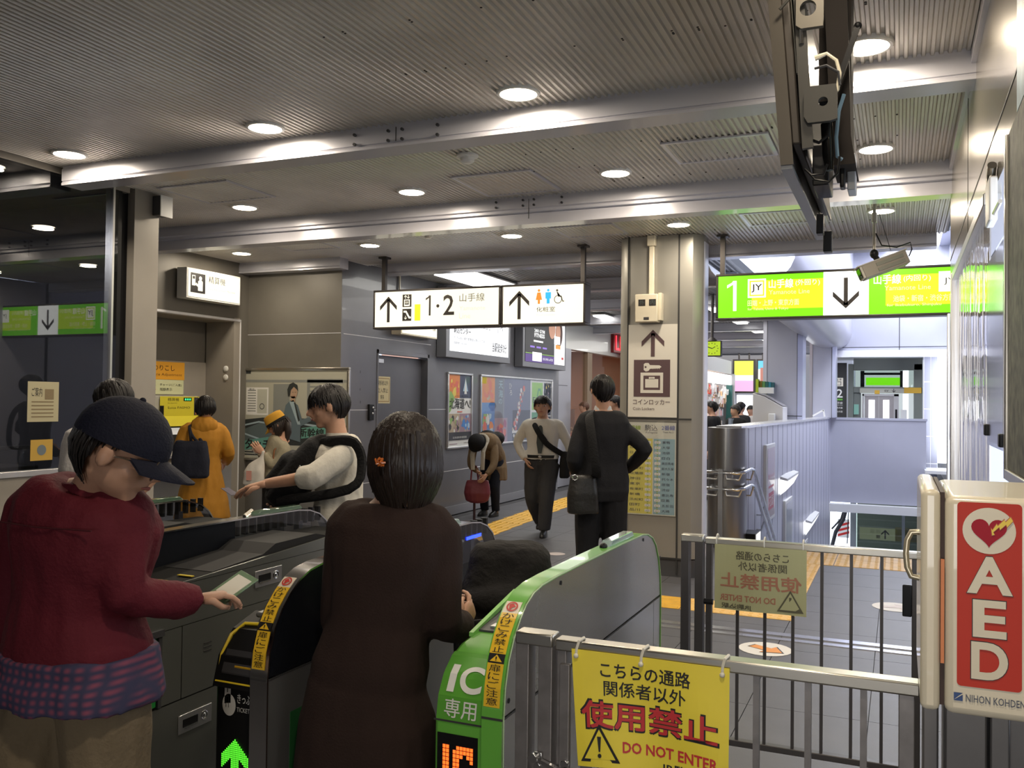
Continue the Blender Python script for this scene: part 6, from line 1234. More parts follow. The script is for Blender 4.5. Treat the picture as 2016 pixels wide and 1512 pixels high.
def hair(J, t, style='short', m=None, seed=1, k=1.0, n=150, drop=.12, fringe=.02, name='hair', side=-.015, jag=.014):
    c = J['head']; R, F, U_ = J['HR'], J['HF'], J['HU']; s = J['s'] * k; q = random.Random(seed); mb = MB()
    rx, ry, rz = (.086, .106, .114) if style != 'bob' else (.092, .108, .118)
    down = -ZZ if style in ('bob', 'long') else -U_
    def zend(ph):                                          # height of the hair edge relative to the head centre
        a = abs(ph)
        if a < 1.0: return fringe + .03 * (a / 1.0) * 0
        if a < 1.45: return lerp(fringe, side if style == 'short' else -drop, (a - 1.0) / .45)
        if style == 'short': return lerp(side, -.078, min(1, max(0, a - 1.75) / .5))
        return -drop
    def pt(ph, z, kk=1.0):
        zz = min(z, rz * .995)
        if zz >= 0 or style == 'short':
            e = sqrt(max(0.0, 1 - (zz / rz) ** 2)); 
            if zz < 0: e = 1 - .9 * (zz / rz) ** 2
        else: e = 1 + .06 * sin(min(1, -zz / drop) * pi) - .24 * (min(1.2, -zz / drop)) ** 2.5
        p = R * (sin(ph) * rx * e) + F * (cos(ph) * ry * e - .010); 
        return c + (p * kk + (U_ * max(zz, 0) + (-down) * min(zz, 0)) ) * s
    NP, NS = 40, 12; RG = []
    for j in range(NS + 1):
        r_ = []
        for i in range(NP):
            ph = -pi + 2 * pi * i / NP; ze = zend(ph); tt = j / NS; th = lerp(pi / 2 - .05, 0, tt); z = rz * sin(th) * (1) if ze >= 0 else 0
            z = ze + (rz * .995 - ze) * (cos(tt * pi / 2)) ** 1.0
            r_.append(pt(ph, z, 1.0 - (.05 if j == NS else 0)))
        RG.append(r_)
    mb.rings(RG, cap=False)
    for i in range(n):
        ph = q.uniform(-pi, pi); ze = zend(ph) + q.uniform(-jag, .006); z0 = q.uniform(.04, rz * .97); pts = []; rs = []; dp = q.uniform(-.12, .12); lift = q.uniform(1.0, 1.045)
        for j in range(6):
            tt = j / 5; pts.append(pt(ph + dp * tt, z0 + (ze - z0) * tt, lift + (.02 * q.random() if j == 5 else 0))); rs.append((.011 * (1 - tt * .8) if style == 'short' else .010 * (1 - .65 * tt)) * s)
        mb.tube(pts, rs, 5, flat=.5)
    if style == 'long':
        pts = [c + (-F * .10 + U_ * .03) * s, c + (-F * .13 - ZZ * .04) * s, c + (-F * .135 - ZZ * .14) * s, c + (-F * .12 - ZZ * .25) * s]; mb.tube(pts, [.03 * s, .05 * s, .052 * s, .02 * s], 10, flat=.8)
        for i in range(26):
            o_ = R * q.uniform(-.045, .045) + F * q.uniform(-.04, .03); mb.tube([p + o_ * s * (1 - .15 * j) for j, p in enumerate(pts)], [.01 * s, .012 * s, .010 * s, .004 * s], 5)
    part(name, mb, m or HAIRM, t, smooth=70)
def shoe(mb, an, F, s):
    R = F.cross(ZZ); M = Matrix((R, F, ZZ)).transposed(); z0 = an.z - .08 * s
    b = Vector((an.x, an.y, z0)); mb.rings([ring(b + F * (y * s) + ZZ * .0, R, F, .001, .001, 10) for y in ()] or [ring(b + ZZ * 0 + F * .055 * s, R, F, .042 * s, .125 * s, 16), ring(b + ZZ * .02 * s + F * .055 * s, R, F, .044 * s, .128 * s, 16), ring(b + ZZ * .05 * s + F * .045 * s, R, F, .040 * s, .112 * s, 16), ring(b + ZZ * .08 * s + F * .015 * s, R, F, .035 * s, .068 * s, 16), ring(b + ZZ * .11 * s, R, F, .034 * s, .045 * s, 16)])
SKIN = mat('skin', (.52, .29, .19), .5, var=.05, vscale=30); SKIND = mat('skin_dim', (.42, .24, .16), .5, var=.06, vscale=30)
def cloth(n, c, rough=.8, b=.35, sc=60, **k): return mat(n, c, rough, bump=b, bscale=sc, spec=.25, **k)
def person(lab, J, vox=.012, skin=None, top=None, sleeve='long', top_inf=.018, hem=-.14, trs=None, trs_inf=1.0, coat=None, hair_=('short', None, 1), fold=.006, hands=None, facek=1.0, eyes=True, closed=False, group=None, name='person', shoes=True, legs=True, collar=None, nhair=150, drop=.12, fringe=.03, dn=None, sl_r=1.0, vox2=None, side=-.015, jag=.02):
    t = thing(name, lab, 'person', J['base'], group); s = J['s']; skin = skin or SKIN
    mb = MB(); torso(mb, J, BODY)
    at = head_mesh(mb, J, facek)
    for sd in 'RL':
        sp = spine(J, .86)[0]; limb(mb, [lerp(sp, J['sh' + sd], .5), J['sh' + sd], J['el' + sd], J['wr' + sd]], [.05 * s, .052 * s, .040 * s, .026 * s])
        limb(mb, [J['hp' + sd], J['kn' + sd], J['an' + sd] - ZZ * .03], [.085 * s, .055 * s, .038 * s])
    ex = MB(); hands = hands or {}
    for sd in 'RL':
        h = hands.get(sd, {}); d = h.get('d', (J['wr' + sd] - J['el' + sd]).normalized()); pnv = h.get('pn', (-J['R'] if sd == 'R' else J['R']))
        hand(ex, J['wr' + sd] + d * .01, d, pnv, h.get('th', J['F']), h.get('curl', .45), s * h.get('size', 1.0), thumb_in=h.get('ti', .5))
    flesh('body', mb, skin, t, vox, 2, extra=ex)
    if eyes: face(J, at, t, facek, closed)
    v2 = vox2 or vox
    if top:
        m = MB(); secs = [(a, b, c) for a, b, c in BODY if a >= 0 and a < .97] + [(.975, .085, .075)]
        base = [(hem, BODY[1][1] + .004, BODY[1][2] + .004)] + ([(hem * .5, BODY[1][1] + .004, BODY[1][2] + .004)] if hem < -.05 else [])
        torso(m, J, base + secs, top_inf, down=dn)
        for sd in 'RL':
            sp = spine(J, .85)[0]; e = J['el' + sd]; w_ = J['wr' + sd]; r0 = sl_r
            if sleeve == 'long': limb(m, [lerp(sp, J['sh' + sd], .4), J['sh' + sd], e, lerp(e, w_, .97)], [.070 * s * r0, .066 * s * r0, .058 * s * r0, .044 * s * r0])
            elif sleeve == 'rolled': limb(m, [lerp(sp, J['sh' + sd], .4), J['sh' + sd], e, lerp(e, w_, .30)], [.070 * s, .068 * s, .062 * s, .058 * s])
            elif sleeve == 'short': limb(m, [lerp(sp, J['sh' + sd], .4), J['sh' + sd], lerp(J['sh' + sd], e, .75)], [.075 * s, .08 * s, .075 * s])
        flesh(top[0], m, top[1], t, v2, 3, fold, seed=len(lab))
    if collar:
        n = J['neck']; c1 = spine(J, .985)[0]; mbc = MB(); mbc.rings([ring(c1 - ZZ * .01, J['R'], J['F'], .070 * s, .066 * s), ring(c1 + ZZ * .030 * s, J['R'], J['F'], .060 * s, .060 * s), ring(c1 + ZZ * .032 * s, J['R'], J['F'], .055 * s, .055 * s), ring(c1 - ZZ * .005, J['R'], J['F'], .062 * s, .058 * s)], cap=False); part('collar', mbc, collar, t)
    if trs and legs:
        m = MB(); torso(m, J, [(-.16, .12, .09), (-.08, .155, .115), (.0, .165, .118), (.12, .163, .115), (.19, .15, .108)], .010)
        for sd in 'RL': limb(m, [J['hp' + sd], J['kn' + sd], J['an' + sd] + ZZ * .0], [.103 * s * trs_inf, .078 * s * trs_inf, .062 * s * trs_inf])
        flesh('trousers', m, trs, t, v2, 3, fold, seed=3)
    if shoes:
        ff = J['foot']
        for sd in 'RL':
            F = Vector((cos(radians(ff)), sin(radians(ff)), 0)) if ff is not None else J['F']
            m = MB(); shoe(m, J['an' + sd], F, s); part('shoe', m, shoes if not isinstance(shoes, bool) else mat('shoe_black', (.012, .012, .012), .3), t, bevel=.004, smooth=60)
    if hair_: hair(J, t, hair_[0], hair_[1], hair_[2], facek, nhair, drop, fringe, side=side, jag=jag)
    return t, at
def strap(name, pts, w_, m, parent, th=.004, nrm=None):
    mb = MB(); P = [Vector(p) for p in pts]; n = len(P); vs = []
    out = []
    for i in range(n - 1):
        for k in range(4):
            t = k / 4; p0 = P[max(i - 1, 0)]; p1 = P[i]; p2 = P[i + 1]; p3 = P[min(i + 2, n - 1)]; m1 = (p2 - p0) * .5; m2 = (p3 - p1) * .5
            out.append(p1 * (2 * t ** 3 - 3 * t * t + 1) + m1 * (t ** 3 - 2 * t * t + t) + p2 * (-2 * t ** 3 + 3 * t * t) + m2 * (t ** 3 - t * t))
    out.append(P[-1]); mb.tube(out, w_ / 2, 8, flat=th / w_ * 2, upv=nrm); return part(name, mb, m, parent)

# -- 1: man in maroon jacket with navy cap ------------------------------------
J = pose(-1.83, 1.60, 88, 1.66, w=1.02, look=(34, -24), head=U(236, 892, 2.13), neck=U(188, 955, 2.20), chest=U(165, 1070, 2.22), waist=U(150, 1200, 2.22), pelvis=U(155, 1300, 2.22),
         shR=U(250, 1005, 2.16), shL=U(62, 1005, 2.28), elR=U(248, 1165, 2.12), wrR=U(388, 1180, 2.28), elL=U(28, 1190, 2.30), wrL=U(38, 1350, 2.34),
         hpR=U(205, 1340, 2.20), hpL=U(105, 1340, 2.26), knR=Vector((-1.76, 1.62, .48)), knL=Vector((-1.96, 1.50, .48)), anR=Vector((-1.74, 1.52, .08)), anL=Vector((-1.98, 1.38, .08)))
MAR = cloth('maroon_cloth', (.098, .010, .018), .75, .3, 90, var=.12, vscale=3)
KH = cloth('khaki_cloth', (.16, .125, .08), .9, .4, 70, var=.15, vscale=4)
hd = (U(440, 1170, 2.31) - U(388, 1180, 2.28))
t, at = person('man in maroon jacket and navy cap holding out a card, seen from behind', J, vox=.009, skin=SKIND, top=('jacket', MAR), top_inf=.03, hem=-.05, trs=KH, trs_inf=1.15, side=.030, hair_=('short', HAIRM, 3), hands={'R': dict(d=hd, pn=-ZZ + J['R'] * .1, th=U(400, 1150, 2.2) - U(400, 1200, 2.2), curl=.7, ti=.95, size=.78), 'L': dict(curl=.6)}, fold=.010, closed=True, fringe=.06, sl_r=.98)
# plaid shirt tail under the jacket
pm = mat('plaid_shirt', (.10, .035, .06), .85); nt = pm.node_tree; b = nt.nodes['Principled BSDF']; tc = nt.nodes.new('ShaderNodeTexCoord'); 
def wavet(sc, axis):
    w_ = nt.nodes.new('ShaderNodeTexWave'); w_.bands_direction = axis; w_.inputs['Scale'].default_value = sc; w_.inputs['Distortion'].default_value = 1.2; nt.links.new(tc.outputs['Object'], w_.inputs[0]); return w_
w1 = wavet(13, 'X'); w2 = wavet(17, 'Z'); mx = nt.nodes.new('ShaderNodeMix'); mx.data_type = 'RGBA'; mx.inputs[6].default_value = (.035, .035, .08, 1); mx.inputs[7].default_value = (.20, .05, .09, 1); ad = nt.nodes.new('ShaderNodeMath'); ad.operation = 'MULTIPLY'; nt.links.new(w1.outputs[1], ad.inputs[0]); nt.links.new(w2.outputs[1], ad.inputs[1]); nt.links.new(ad.outputs[0], mx.inputs[0]); nt.links.new(mx.outputs[2], b.inputs['Base Color'])
m = MB(); torso(m, J, [(-.02, .165, .12), (.10, .165, .118)], .036, down=[(.03, .205, .165), (.085, .212, .17)]); flesh('shirt_tail', m, pm, t, .010, 2, .008, sc=14)
part('jacket_collar', MB().rings([ring(spine(J, .93)[0], J['R'], J['F'], .095, .085), ring(spine(J, .99)[0] + ZZ * .01, J['R'], J['F'], .072, .07), ring(spine(J, .99)[0] + ZZ * .012, J['R'], J['F'], .064, .062)], cap=False), MAR, t)
part('yoke_seam', MB().tube([spine(J, .78)[0] + J['R'] * (x * .01) - J['F'] * (.142 - abs(x) * .0012) for x in range(-16, 17, 4)], .002, 5), mat('maroon_seam', (.06, .005, .01), .8), t)
# cap
c = J['head']; M = Matrix((J['HR'], J['HF'], J['HU'])).transposed(); NV = cloth('navy_cap', (.007, .008, .018), .75, .3, 150)
cp = MB(); cp.ball(at(0, -.006, .034), (.094, .114, .102), M, 24, 14, zr=(-.12, 1)); cpo = part('cap_crown', cp, NV, t, smooth=70)
sm_ = MB()
for k in range(6):
    a = k * pi / 3; sm_.tube([at(.0945 * cos(a) * cos(e), -.006 + .1145 * sin(a) * cos(e), .034 + .1025 * sin(e)) for e in (.0, .4, .8, 1.2, 1.5)], .0015, 5)
part('cap_seam', sm_, mat('cap_seam', (.006, .007, .015), .8), cpo); part('cap_button', MB().ball(at(0, -.006, .137), .008), NV, cpo)
br_ = MB(); n = 14; top_ = []; bot = []
for k in range(n + 1):
    a = -1.15 + 2.3 * k / n; r0 = 1.0
    for r_ in (0, 1):
        x = sin(a) * (.090 + (.004 if r_ else 0)); y = cos(a) * .112 * (1 if not r_ else 1) + (0 if not r_ else .085 * max(0, cos(a * 1.15)) ** .6); z = .026 - (.0 if not r_ else .022) - .05 * (abs(x) / .09) ** 2 * .35
        (top_ if True else bot).append((x, y - .006, z))
vs = [at(*p) for p in top_] + [at(p[0], p[1], p[2] - .005) for p in top_]; N2 = len(top_); fs = []
for k in range(n): fs += [(2 * k, 2 * k + 1, 2 * k + 3, 2 * k + 2), (N2 + 2 * k, N2 + 2 * k + 2, N2 + 2 * k + 3, N2 + 2 * k + 1), (2 * k + 1, N2 + 2 * k + 1, N2 + 2 * k + 3, 2 * k + 3)]
br_.add(vs, fs); part('cap_brim', br_, NV, cpo, smooth=60)
gl = MB(); 
for sg in (-1, 1): gl.torus(at(sg * .034, .098, -.002), .024, .0018, M @ Matrix.Rotation(radians(90), 3, 'X'), 18, 6).tube([at(sg * .058, .097, .004), at(sg * .078, .03, .004), at(sg * .080, -.02, -.006)], .0018, 5)
gl.tube([at(-.01, .100, .004), at(.01, .100, .004)], .0018, 5); part('spectacles', gl, mat('spectacle_frame', (.05, .035, .02), .3), t)
# card wallet in his hand
hp = J['wrR'] + hd.normalized() * .125; Mc = Matrix.Translation(hp) @ Matrix((( .80, -.35, .3), (.55, .75, 0), (.1, .2, .9))).to_4x4()
cw = thing('card_wallet', 'clear green edged card wallet held out by the man in maroon', 'card wallet', hp)
cr = U(430, 1176, 2.34); e1 = (U(470, 1140, 2.42) - U(420, 1175, 2.36)); e1.normalize(); e2 = (U(440, 1197, 2.33) - U(400, 1180, 2.36)).normalized(); e2 = (e2 - e1 * e2.dot(e1)).normalized(); e3 = e1.cross(e2)
Mc = Matrix(((e1.x, e2.x, e3.x, cr.x), (e1.y, e2.y, e3.y, cr.y), (e1.z, e2.z, e3.z, cr.z), (0, 0, 0, 1)))
part('wallet_sleeve', MB().box((-.01, -.035, -.002), (.105, .035, .002), Mc), mat('sleeve_green', (.16, .24, .15), .15, coat=.6), cw, bevel=.001); part('white_card', MB().box((.012, -.025, .002), (.088, .027, .0035), Mc).box((.012, -.025, -.0035), (.088, .027, -.002), Mc), mat('card_white', (.72, .70, .62), .12, coat=.8), cw)

# -- 2: woman in dark brown coat ----------------------------------------------
J = pose(-1.46, 2.42, 100, 1.63, w=1.0, look=(108, -8), head=U(800, 897, 2.80), neck=U(778, 985, 2.80), chest=U(770, 1090, 2.80), waist=U(745, 1230, 2.80), pelvis=U(725, 1340, 2.80),
         shR=U(862, 1052, 2.78), shL=U(690, 1040, 2.82), elR=U(868, 1215, 2.78), wrR=U(908, 1232, 2.98), elL=U(672, 1220, 2.86), wrL=U(700, 1250, 3.02), hpR=U(765, 1370, 2.8), hpL=U(690, 1370, 2.8),
         knR=Vector((-1.42, 2.45, .48)), knL=Vector((-1.57, 2.48, .48)), anR=Vector((-1.40, 2.36, .08)), anL=Vector((-1.58, 2.44, .08)))
BR = cloth('brown_knit', (.030, .018, .015), .95, .22, 160, var=.12, vscale=4)
t, at = person('woman in long dark brown coat with bobbed hair and amber clip', J, vox=.010, top=('coat', BR), top_inf=.030, hem=-.02, sl_r=1.2, trs=cloth('black_cloth', (.01, .01, .011)), hair_=('bob', HAIRB, 5), nhair=460, drop=.118, fringe=.0, jag=.035, fold=.007, dn=[(.12, .21, .16), (.30, .225, .175), (.45, .235, .18)], facek=1.20,
               hands={'R': dict(d=(U(930, 1195, 3.05) - U(908, 1232, 2.98)), pn=-J['R'] + J['F'] * .2, th=ZZ, curl=.75, size=1.0)}, closed=True)
cl = MB(); q = random.Random(3); cc = at(-.038, -.135, -.028)
for k in range(7): cl.tube([cc + Vector((q.uniform(-.018, .018), 0, q.uniform(-.012, .012))), cc + Vector((q.uniform(-.01, .01), -.012, q.uniform(-.01, .012))), cc + Vector((q.uniform(-.018, .018), 0, q.uniform(-.014, .014)))], .0035, 6)
part('hair_clip', cl, mat('amber_clip', (.42, .10, .015), .15, coat=.8), t)

# -- stroller -------------------------------------------------------------------
st_ = thing('pushchair', 'black hooded pushchair in front of the woman in brown', 'pushchair', (-1.36, 3.15, 0))
HB = cloth('pushchair_fabric', (.012, .011, .011), .85, .5, 60)
hc = U(1003, 1162, 3.62); fw2 = Vector((fw.x, fw.y, 0)).normalized(); rt2 = Vector((rt.x, rt.y, 0)).normalized()
m = MB(); RG = []
for (f_, zz, hw, hd_) in ((0, -.20, .21, .20), (0, -.10, .215, .20), (.01, .0, .19, .18), (.03, .08, .165, .15), (.04, .14, .155, .125), (.045, .175, .13, .10), (.045, .188, .08, .06)):
    RG.append(ring(hc + fw2 * f_ + ZZ * zz, rt2, fw2, hw * 1.04, hd_, 20, 3.2))
m.rings(RG); m.ball(hc - fw2 * .10 + ZZ * (-.02), (.205, .12, .075), Matrix((rt2, fw2, ZZ)).transposed()); flesh('hood', m, HB, st_, .012, 2, .007, sc=12, zs=1.2)
part('hood_rim', MB().tube([hc + rt2 * x - fw2 * (.22 + .1 * (1 - (x / .2) ** 2)) + ZZ * (.02 - 1.6 * x * x - .06) for x in [-.2 + .04 * k for k in range(11)]], .0045, 6), mat('rim_tan', (.30, .24, .18), .4), st_)
m = MB(); m.rings([ring(hc - fw2 * .12 + ZZ * z, rt2, fw2, w_, .17, 18, 3) for z, w_ in ((-.75, .16), (-.55, .19), (-.3, .2), (-.12, .19))]); flesh('seat_body', m, cloth('black_cloth', (.01, .01, .011)), st_, .014, 2, .006)
part('handle_bar', MB().tube([hc + rt2 * -.2 - fw2 * .28 + ZZ * -.1, hc + rt2 * -.2 - fw2 * .42 + ZZ * -.04, hc + rt2 * -.1 - fw2 * .45 + ZZ * -.02, hc + rt2 * .1 - fw2 * .45 + ZZ * -.02, hc + rt2 * .2 - fw2 * .42 + ZZ * -.04, hc + rt2 * .2 - fw2 * .28 + ZZ * -.1], .012, 8), BLACK, st_)
for sx in (-.19, .19):
    for (f_, r_) in ((-.3, .12), (.2, .09)):
        w0 = hc + rt2 * sx + fw2 * f_; w0.z = r_; part('wheel', MB().torus(w0, r_ - .02, .02, Matrix((fw2, ZZ, rt2)).transposed(), 24, 8), BLACK, st_)
    part('chassis_tube', MB().tube([hc + rt2 * sx - fw2 * .42 + ZZ * -.04, hc + rt2 * sx - fw2 * .1 + ZZ * -.5, Vector((hc + rt2 * sx + fw2 * .2).to_tuple()[:2] + (.10,))], .011, 8).tube([Vector((hc + rt2 * sx - fw2 * .3).to_tuple()[:2] + (.12,)), hc + rt2 * sx - fw2 * .05 + ZZ * -.45], .011, 8), DGREY, st_)
bk = hc - fw2 * .36; bk.z = .52; Mb = Matrix.Translation(bk) @ Matrix((rt2, fw2, ZZ)).transposed().to_4x4()
part('under_basket', MB().box((-.17, -.08, -.3), (.17, .10, .12), Mb), cloth('basket_dark', (.02, .018, .018)), st_, bevel=.03)
dots = MB(); q = random.Random(8)
for k in range(70):
    u, v = q.uniform(-.16, .16), q.uniform(-.29, .10); p = Mb @ Vector((u, -.083, v)); dots.ball(p, (.007, .004, .009), seg=6, rn=4)
part('spotted_print', dots, mat('spot_cream', (.25, .23, .20), .6), st_, kind='stuff'); part('grey_blanket', MB().tube([Mb @ Vector((-.15 + .05 * k, -.06, .15 + .008 * (k % 2))) for k in range(7)], .035, 8), cloth('blanket_grey', (.14, .13, .12)), st_)

# -- 3: young man in white shirt -------------------------------------------------
d5 = 5.0
J = pose(-2.93, 4.32, 208, 1.73, w=1.12, look=(212, -14), head=U(645, 799, d5), neck=U(664, 862, d5), chest=U(668, 915, d5 + .02), waist=U(668, 985, d5), pelvis=U(664, 1050, d5),
         shL=U(672, 898, d5 - .17), shR=U(655, 896, d5 + .17), elL=U(622, 935, d5 - .28), wrL=U(520, 953, d5 - .22), elR=U(590, 940, d5 + .2), wrR=U(560, 975, d5 + .05))
WS = cloth('white_shirt', (.60, .57, .50), .75, .25, 50, var=.04)
hdv = U(478, 962, d5 - .20) - J['wrL']
t, at = person('young man in white shirt with black backpack on his chest, arm held out', J, vox=.009, top=('shirt', WS), sleeve='rolled', top_inf=.026, hem=-.12, trs=cloth('black_cloth', (.01, .01, .011)), hair_=('short', HAIRM, 9), nhair=300, fold=.010, facek=1.05, fringe=.035, jag=.035, side=-.0, closed=True, hands={'L': dict(d=hdv, pn=-ZZ * 1 - J['F'] * .2, th=U(500, 900, 4.6) - U(500, 950, 5.0), curl=.45, ti=.6, size=1.08)}, collar=WS)
BP = cloth('backpack_black', (.010, .010, .011), .7, .4, 70)
bp_ = thing('backpack', 'black backpack worn on the chest of the young man in white', 'backpack', U(600, 940, d5))
F_, R_2 = J['F'], J['R']; m = MB(); c0 = U(598, 925, d5); ax = (U(650, 868, d5) - U(560, 985, d5)).normalized(); sdv = R_2; fr_ = ax.cross(sdv).normalized()
m.rings([ring(c0 + ax * a_, sdv, fr_, w_, h_, 18, 3.2) for a_, w_, h_ in ((-.26, .08, .05), (-.23, .13, .085), (-.10, .155, .105), (.05, .15, .10), (.16, .13, .085), (.22, .08, .05), (.235, .03, .02))]); m.rings([ring(c0 + ax * a_ + fr_ * (-.09 if fr_.dot(F_) < 0 else .09), sdv, fr_, w_, h_, 16, 3) for a_, w_, h_ in ((-.2, .09, .03), (-.15, .11, .05), (.0, .11, .05), (.05, .08, .03))])
flesh('bag_body', m, BP, bp_, .010, 2, .006)
part('buckle', MB().ball(c0 - sdv * -.0 - R_2 * .14 + ZZ * .03, .012).ball(c0 - R_2 * .14 - ZZ * .03, (.016, .01, .02)), CHROME, bp_)
strap('shoulder_strap', [c0 + ax * .20 - R_2 * .10, J['shL'] + ZZ * .080 + F_ * .05 + R_2 * .0, J['shL'] + ZZ * .075 - F_ * .07 - R_2 * .03, J['shL'] - ZZ * .04 - F_ * .115 - R_2 * .06, J['shL'] - ZZ * .17 - F_ * .05 - R_2 * .08, c0 - ax * .20 - R_2 * .13], .058, BP, bp_, .016, nrm=-fw)
strap('side_strap', [J['shL'] - ZZ * .02 - F_ * .12, J['shL'] - ZZ * .10 - F_ * .17 + R_2 * .06, J['shL'] - ZZ * .20 - F_ * .17 + R_2 * .05], .018, BP, bp_, .006)
part('dark_trousers_top', MB().rings([ring(J['pelvis'] + ZZ * z, J['R'], J['F'], .16, .12) for z in (-.1, .05)]), cloth('black_cloth', (.01, .01, .011)), t)
o = part('fare_card', MB().box((-.04, -.03, -.0008), (.04, .03, .0008), Matrix.Translation(J['wrL'] + hdv.normalized() * .20) @ Matrix.Rotation(radians(25), 4, 'Y')), mat('card_slate', (.07, .06, .09), .3)); tag(o, 'small dark fare card held by the young man in white', 'card'); recenter(o)

# -- 4: man in black suit ----------------------------------------------------------
J = pose(-2.15, 6.76, 112, 1.80, w=1.03, look=(130, 0), head=U(1185, 767, 7.03), neck=U(1187, 806, 7.06), elR=U(1270, 885, 7.0), wrR=U(1232, 925, 7.22), elL=U(1130, 905, 7.0), wrL=U(1142, 945, 7.25), shR=U(1228, 846, 7.06), shL=U(1146, 846, 7.06), chest=U(1187, 860, 7.06), waist=U(1187, 915, 7.06), pelvis=U(1187, 960, 7.06))
BS = cloth('black_suit', (.011, .011, .013), .8, .2, 90)
t, at = person('man in black suit seen from behind, one elbow out', J, vox=.012, top=('jacket', BS), top_inf=.03, hem=-.02, trs=BS, trs_inf=1.15, hair_=('short', HAIRM, 12), nhair=200, fold=.006, collar=mat('shirt_collar', (.5, .5, .5), .6), dn=[(.10, .19, .14)], closed=True, drop=.1)
bg = thing('shoulder_bag', 'black shoulder bag hanging at the suited man\'s left side', 'bag', U(1148, 1012, 6.95))
m = MB(); cb = U(1148, 972, 6.93); m.rings([ring(cb + ZZ * z, rt2, fw2, w_, h_, 16, 3.4) for z, w_, h_ in ((-.155, .115, .05), (-.14, .125, .06), (.0, .12, .06), (.12, .105, .045), (.15, .095, .03))]); flesh('bag_body', m, mat('bag_leather', (.016, .015, .014), .35, bump=.3, bscale=40), bg, .011, 2, .006)
strap('bag_strap', [cb + rt2 * .09 + ZZ * .14, U(1174, 930, 6.80), U(1165, 860, 6.80), U(1160, 822, 6.88), U(1163, 812, 7.02), U(1170, 812, 7.15)], .075, BP, bg, .008, nrm=-fw)
part('strap_ring', MB().torus(U(1173, 932, 6.88), .022, .004, Matrix.Rotation(radians(90), 3, 'X')).torus(U(1132, 940, 6.88), .02, .004, Matrix.Rotation(radians(90), 3, 'X')), CHROME, bg)

# -- 5: walking man with tie ---------------------------------------------------------
J = pose(-3.90, 9.95, 281, 1.66, w=1.12, look=(283, 2), anL=(-.04, .02, .08), knL=(-.07, .06, .50), anR=(.06, -.28, .14), knR=(.12, -.02, .47), wrR=(.19, .08, .93), elR=(.31, -.03, 1.12), wrL=(-.36, -.02, .86), elL=(-.31, -.06, 1.12))
WS2 = cloth('cream_shirt', (.66, .63, .57), .75, .2, 50)
t, at = person('walking man in white shirt and dark tie, hand in pocket', J, vox=.013, top=('shirt', WS2), top_inf=.03, hem=.10, trs=cloth('charcoal_trousers', (.045, .045, .048)), trs_inf=1.25, hair_=('short', HAIRM, 15), nhair=160, fold=.008, collar=WS2, facek=1.2, fringe=.035, drop=.09)
F_, R_2, s = J['F'], J['R'], J['s']
tp_ = [J['neck'] + F_ * .09 - ZZ * .02, J['neck'] + F_ * .115 - ZZ * .06, spine(J, .7)[0] + F_ * .155, spine(J, .45)[0] + F_ * .15, spine(J, .2)[0] + F_ * .155]
part('tie', MB().tube(tp_, [.018, .02, .032, .042, .020], 8, flat=.25, upv=F_.to_tuple()), mat('tie_slate', (.05, .06, .06), .6), t)
bo_ = part('belt', MB().rings([ring(spine(J, .13)[0] + ZZ * z, R_2, F_, .192, .15) for z in (-.018, .018)], cap=False), mat('belt_black', (.012, .011, .01), .4), t); part('belt_buckle', MB().ball(spine(J, .13)[0] + F_ * .152, (.022, .006, .014)), ALU, bo_)
sb = thing('messenger_bag', 'black bag slung at the walking man\'s left hip', 'bag', J['base'] + Vector((.1, 0, .7)))
cb = J['pelvis'] - R_2 * .27 - F_ * .04 - ZZ * .03; m = MB(); m.rings([ring(cb + ZZ * z, F_, R_2, w_, h_, 14, 3.2) for z, w_, h_ in ((-.17, .13, .05), (-.15, .15, .06), (0, .14, .06), (.14, .11, .04))]); flesh('bag_body', m, BP, sb, .014, 2, .006)
strap('bag_strap', [cb + ZZ * .1 + F_ * .09, spine(J, .42)[0] + F_ * .17 - R_2 * .09, spine(J, .72)[0] + F_ * .165 + R_2 * .03, J['neck'] - ZZ * .02 + R_2 * .105 + F_ * .06, J['neck'] + R_2 * .11 - F_ * .05 - ZZ * .0], .065, BP, sb, .008, nrm=F_)
part('strap_pad', MB().tube([spine(J, .48)[0] + F_ * .178 - R_2 * .065, spine(J, .62)[0] + F_ * .180 - R_2 * .01], .035, 8, flat=.3, upv=F_.to_tuple()), BP, sb)

# -- 6: stooping woman ----------------------------------------------------------------
J = pose(-5.22, 11.35, 262, 1.55, w=.92, look=(265, -62), pelvis=U(972, 898, 12.55), waist=U(968, 884, 12.4), chest=U(962, 872, 12.2), neck=U(948, 868, 12.0), head=U(940, 874, 11.88), shR=U(932, 884, 12.05), shL=U(972, 882, 12.05), elR=U(928, 915, 12.0), wrR=U(940, 928, 11.9), elL=U(972, 915, 11.95), wrL=U(957, 935, 11.85),
         hpR=U(962, 905, 12.5), hpL=U(980, 905, 12.5), knR=(.09, .03, .45), knL=(-.10, .03, .45))
TAN = cloth('tan_coat', (.17, .115, .065), .85, .3, 50)
t, at = person('stooping woman in tan coat and black hat digging in a red bag', J, vox=.013, top=('coat', TAN), top_inf=.035, hem=-.05, trs=cloth('navy_trousers', (.012, .014, .022)), hair_=None, fold=.008, dn=[(.15, .19, .15), (.33, .20, .15)], eyes=False)
c = J['head']; M = Matrix((J['HR'], J['HF'], J['HU'])).transposed(); part('black_hat', MB().ball(at(0, -.01, .03), (.115, .12, .12), M, 20, 12, zr=(-.15, 1)).torus(at(0, -.01, .01), .118, .014, M, 24, 8, .6), cloth('felt_black', (.01, .01, .011)), t, smooth=60)
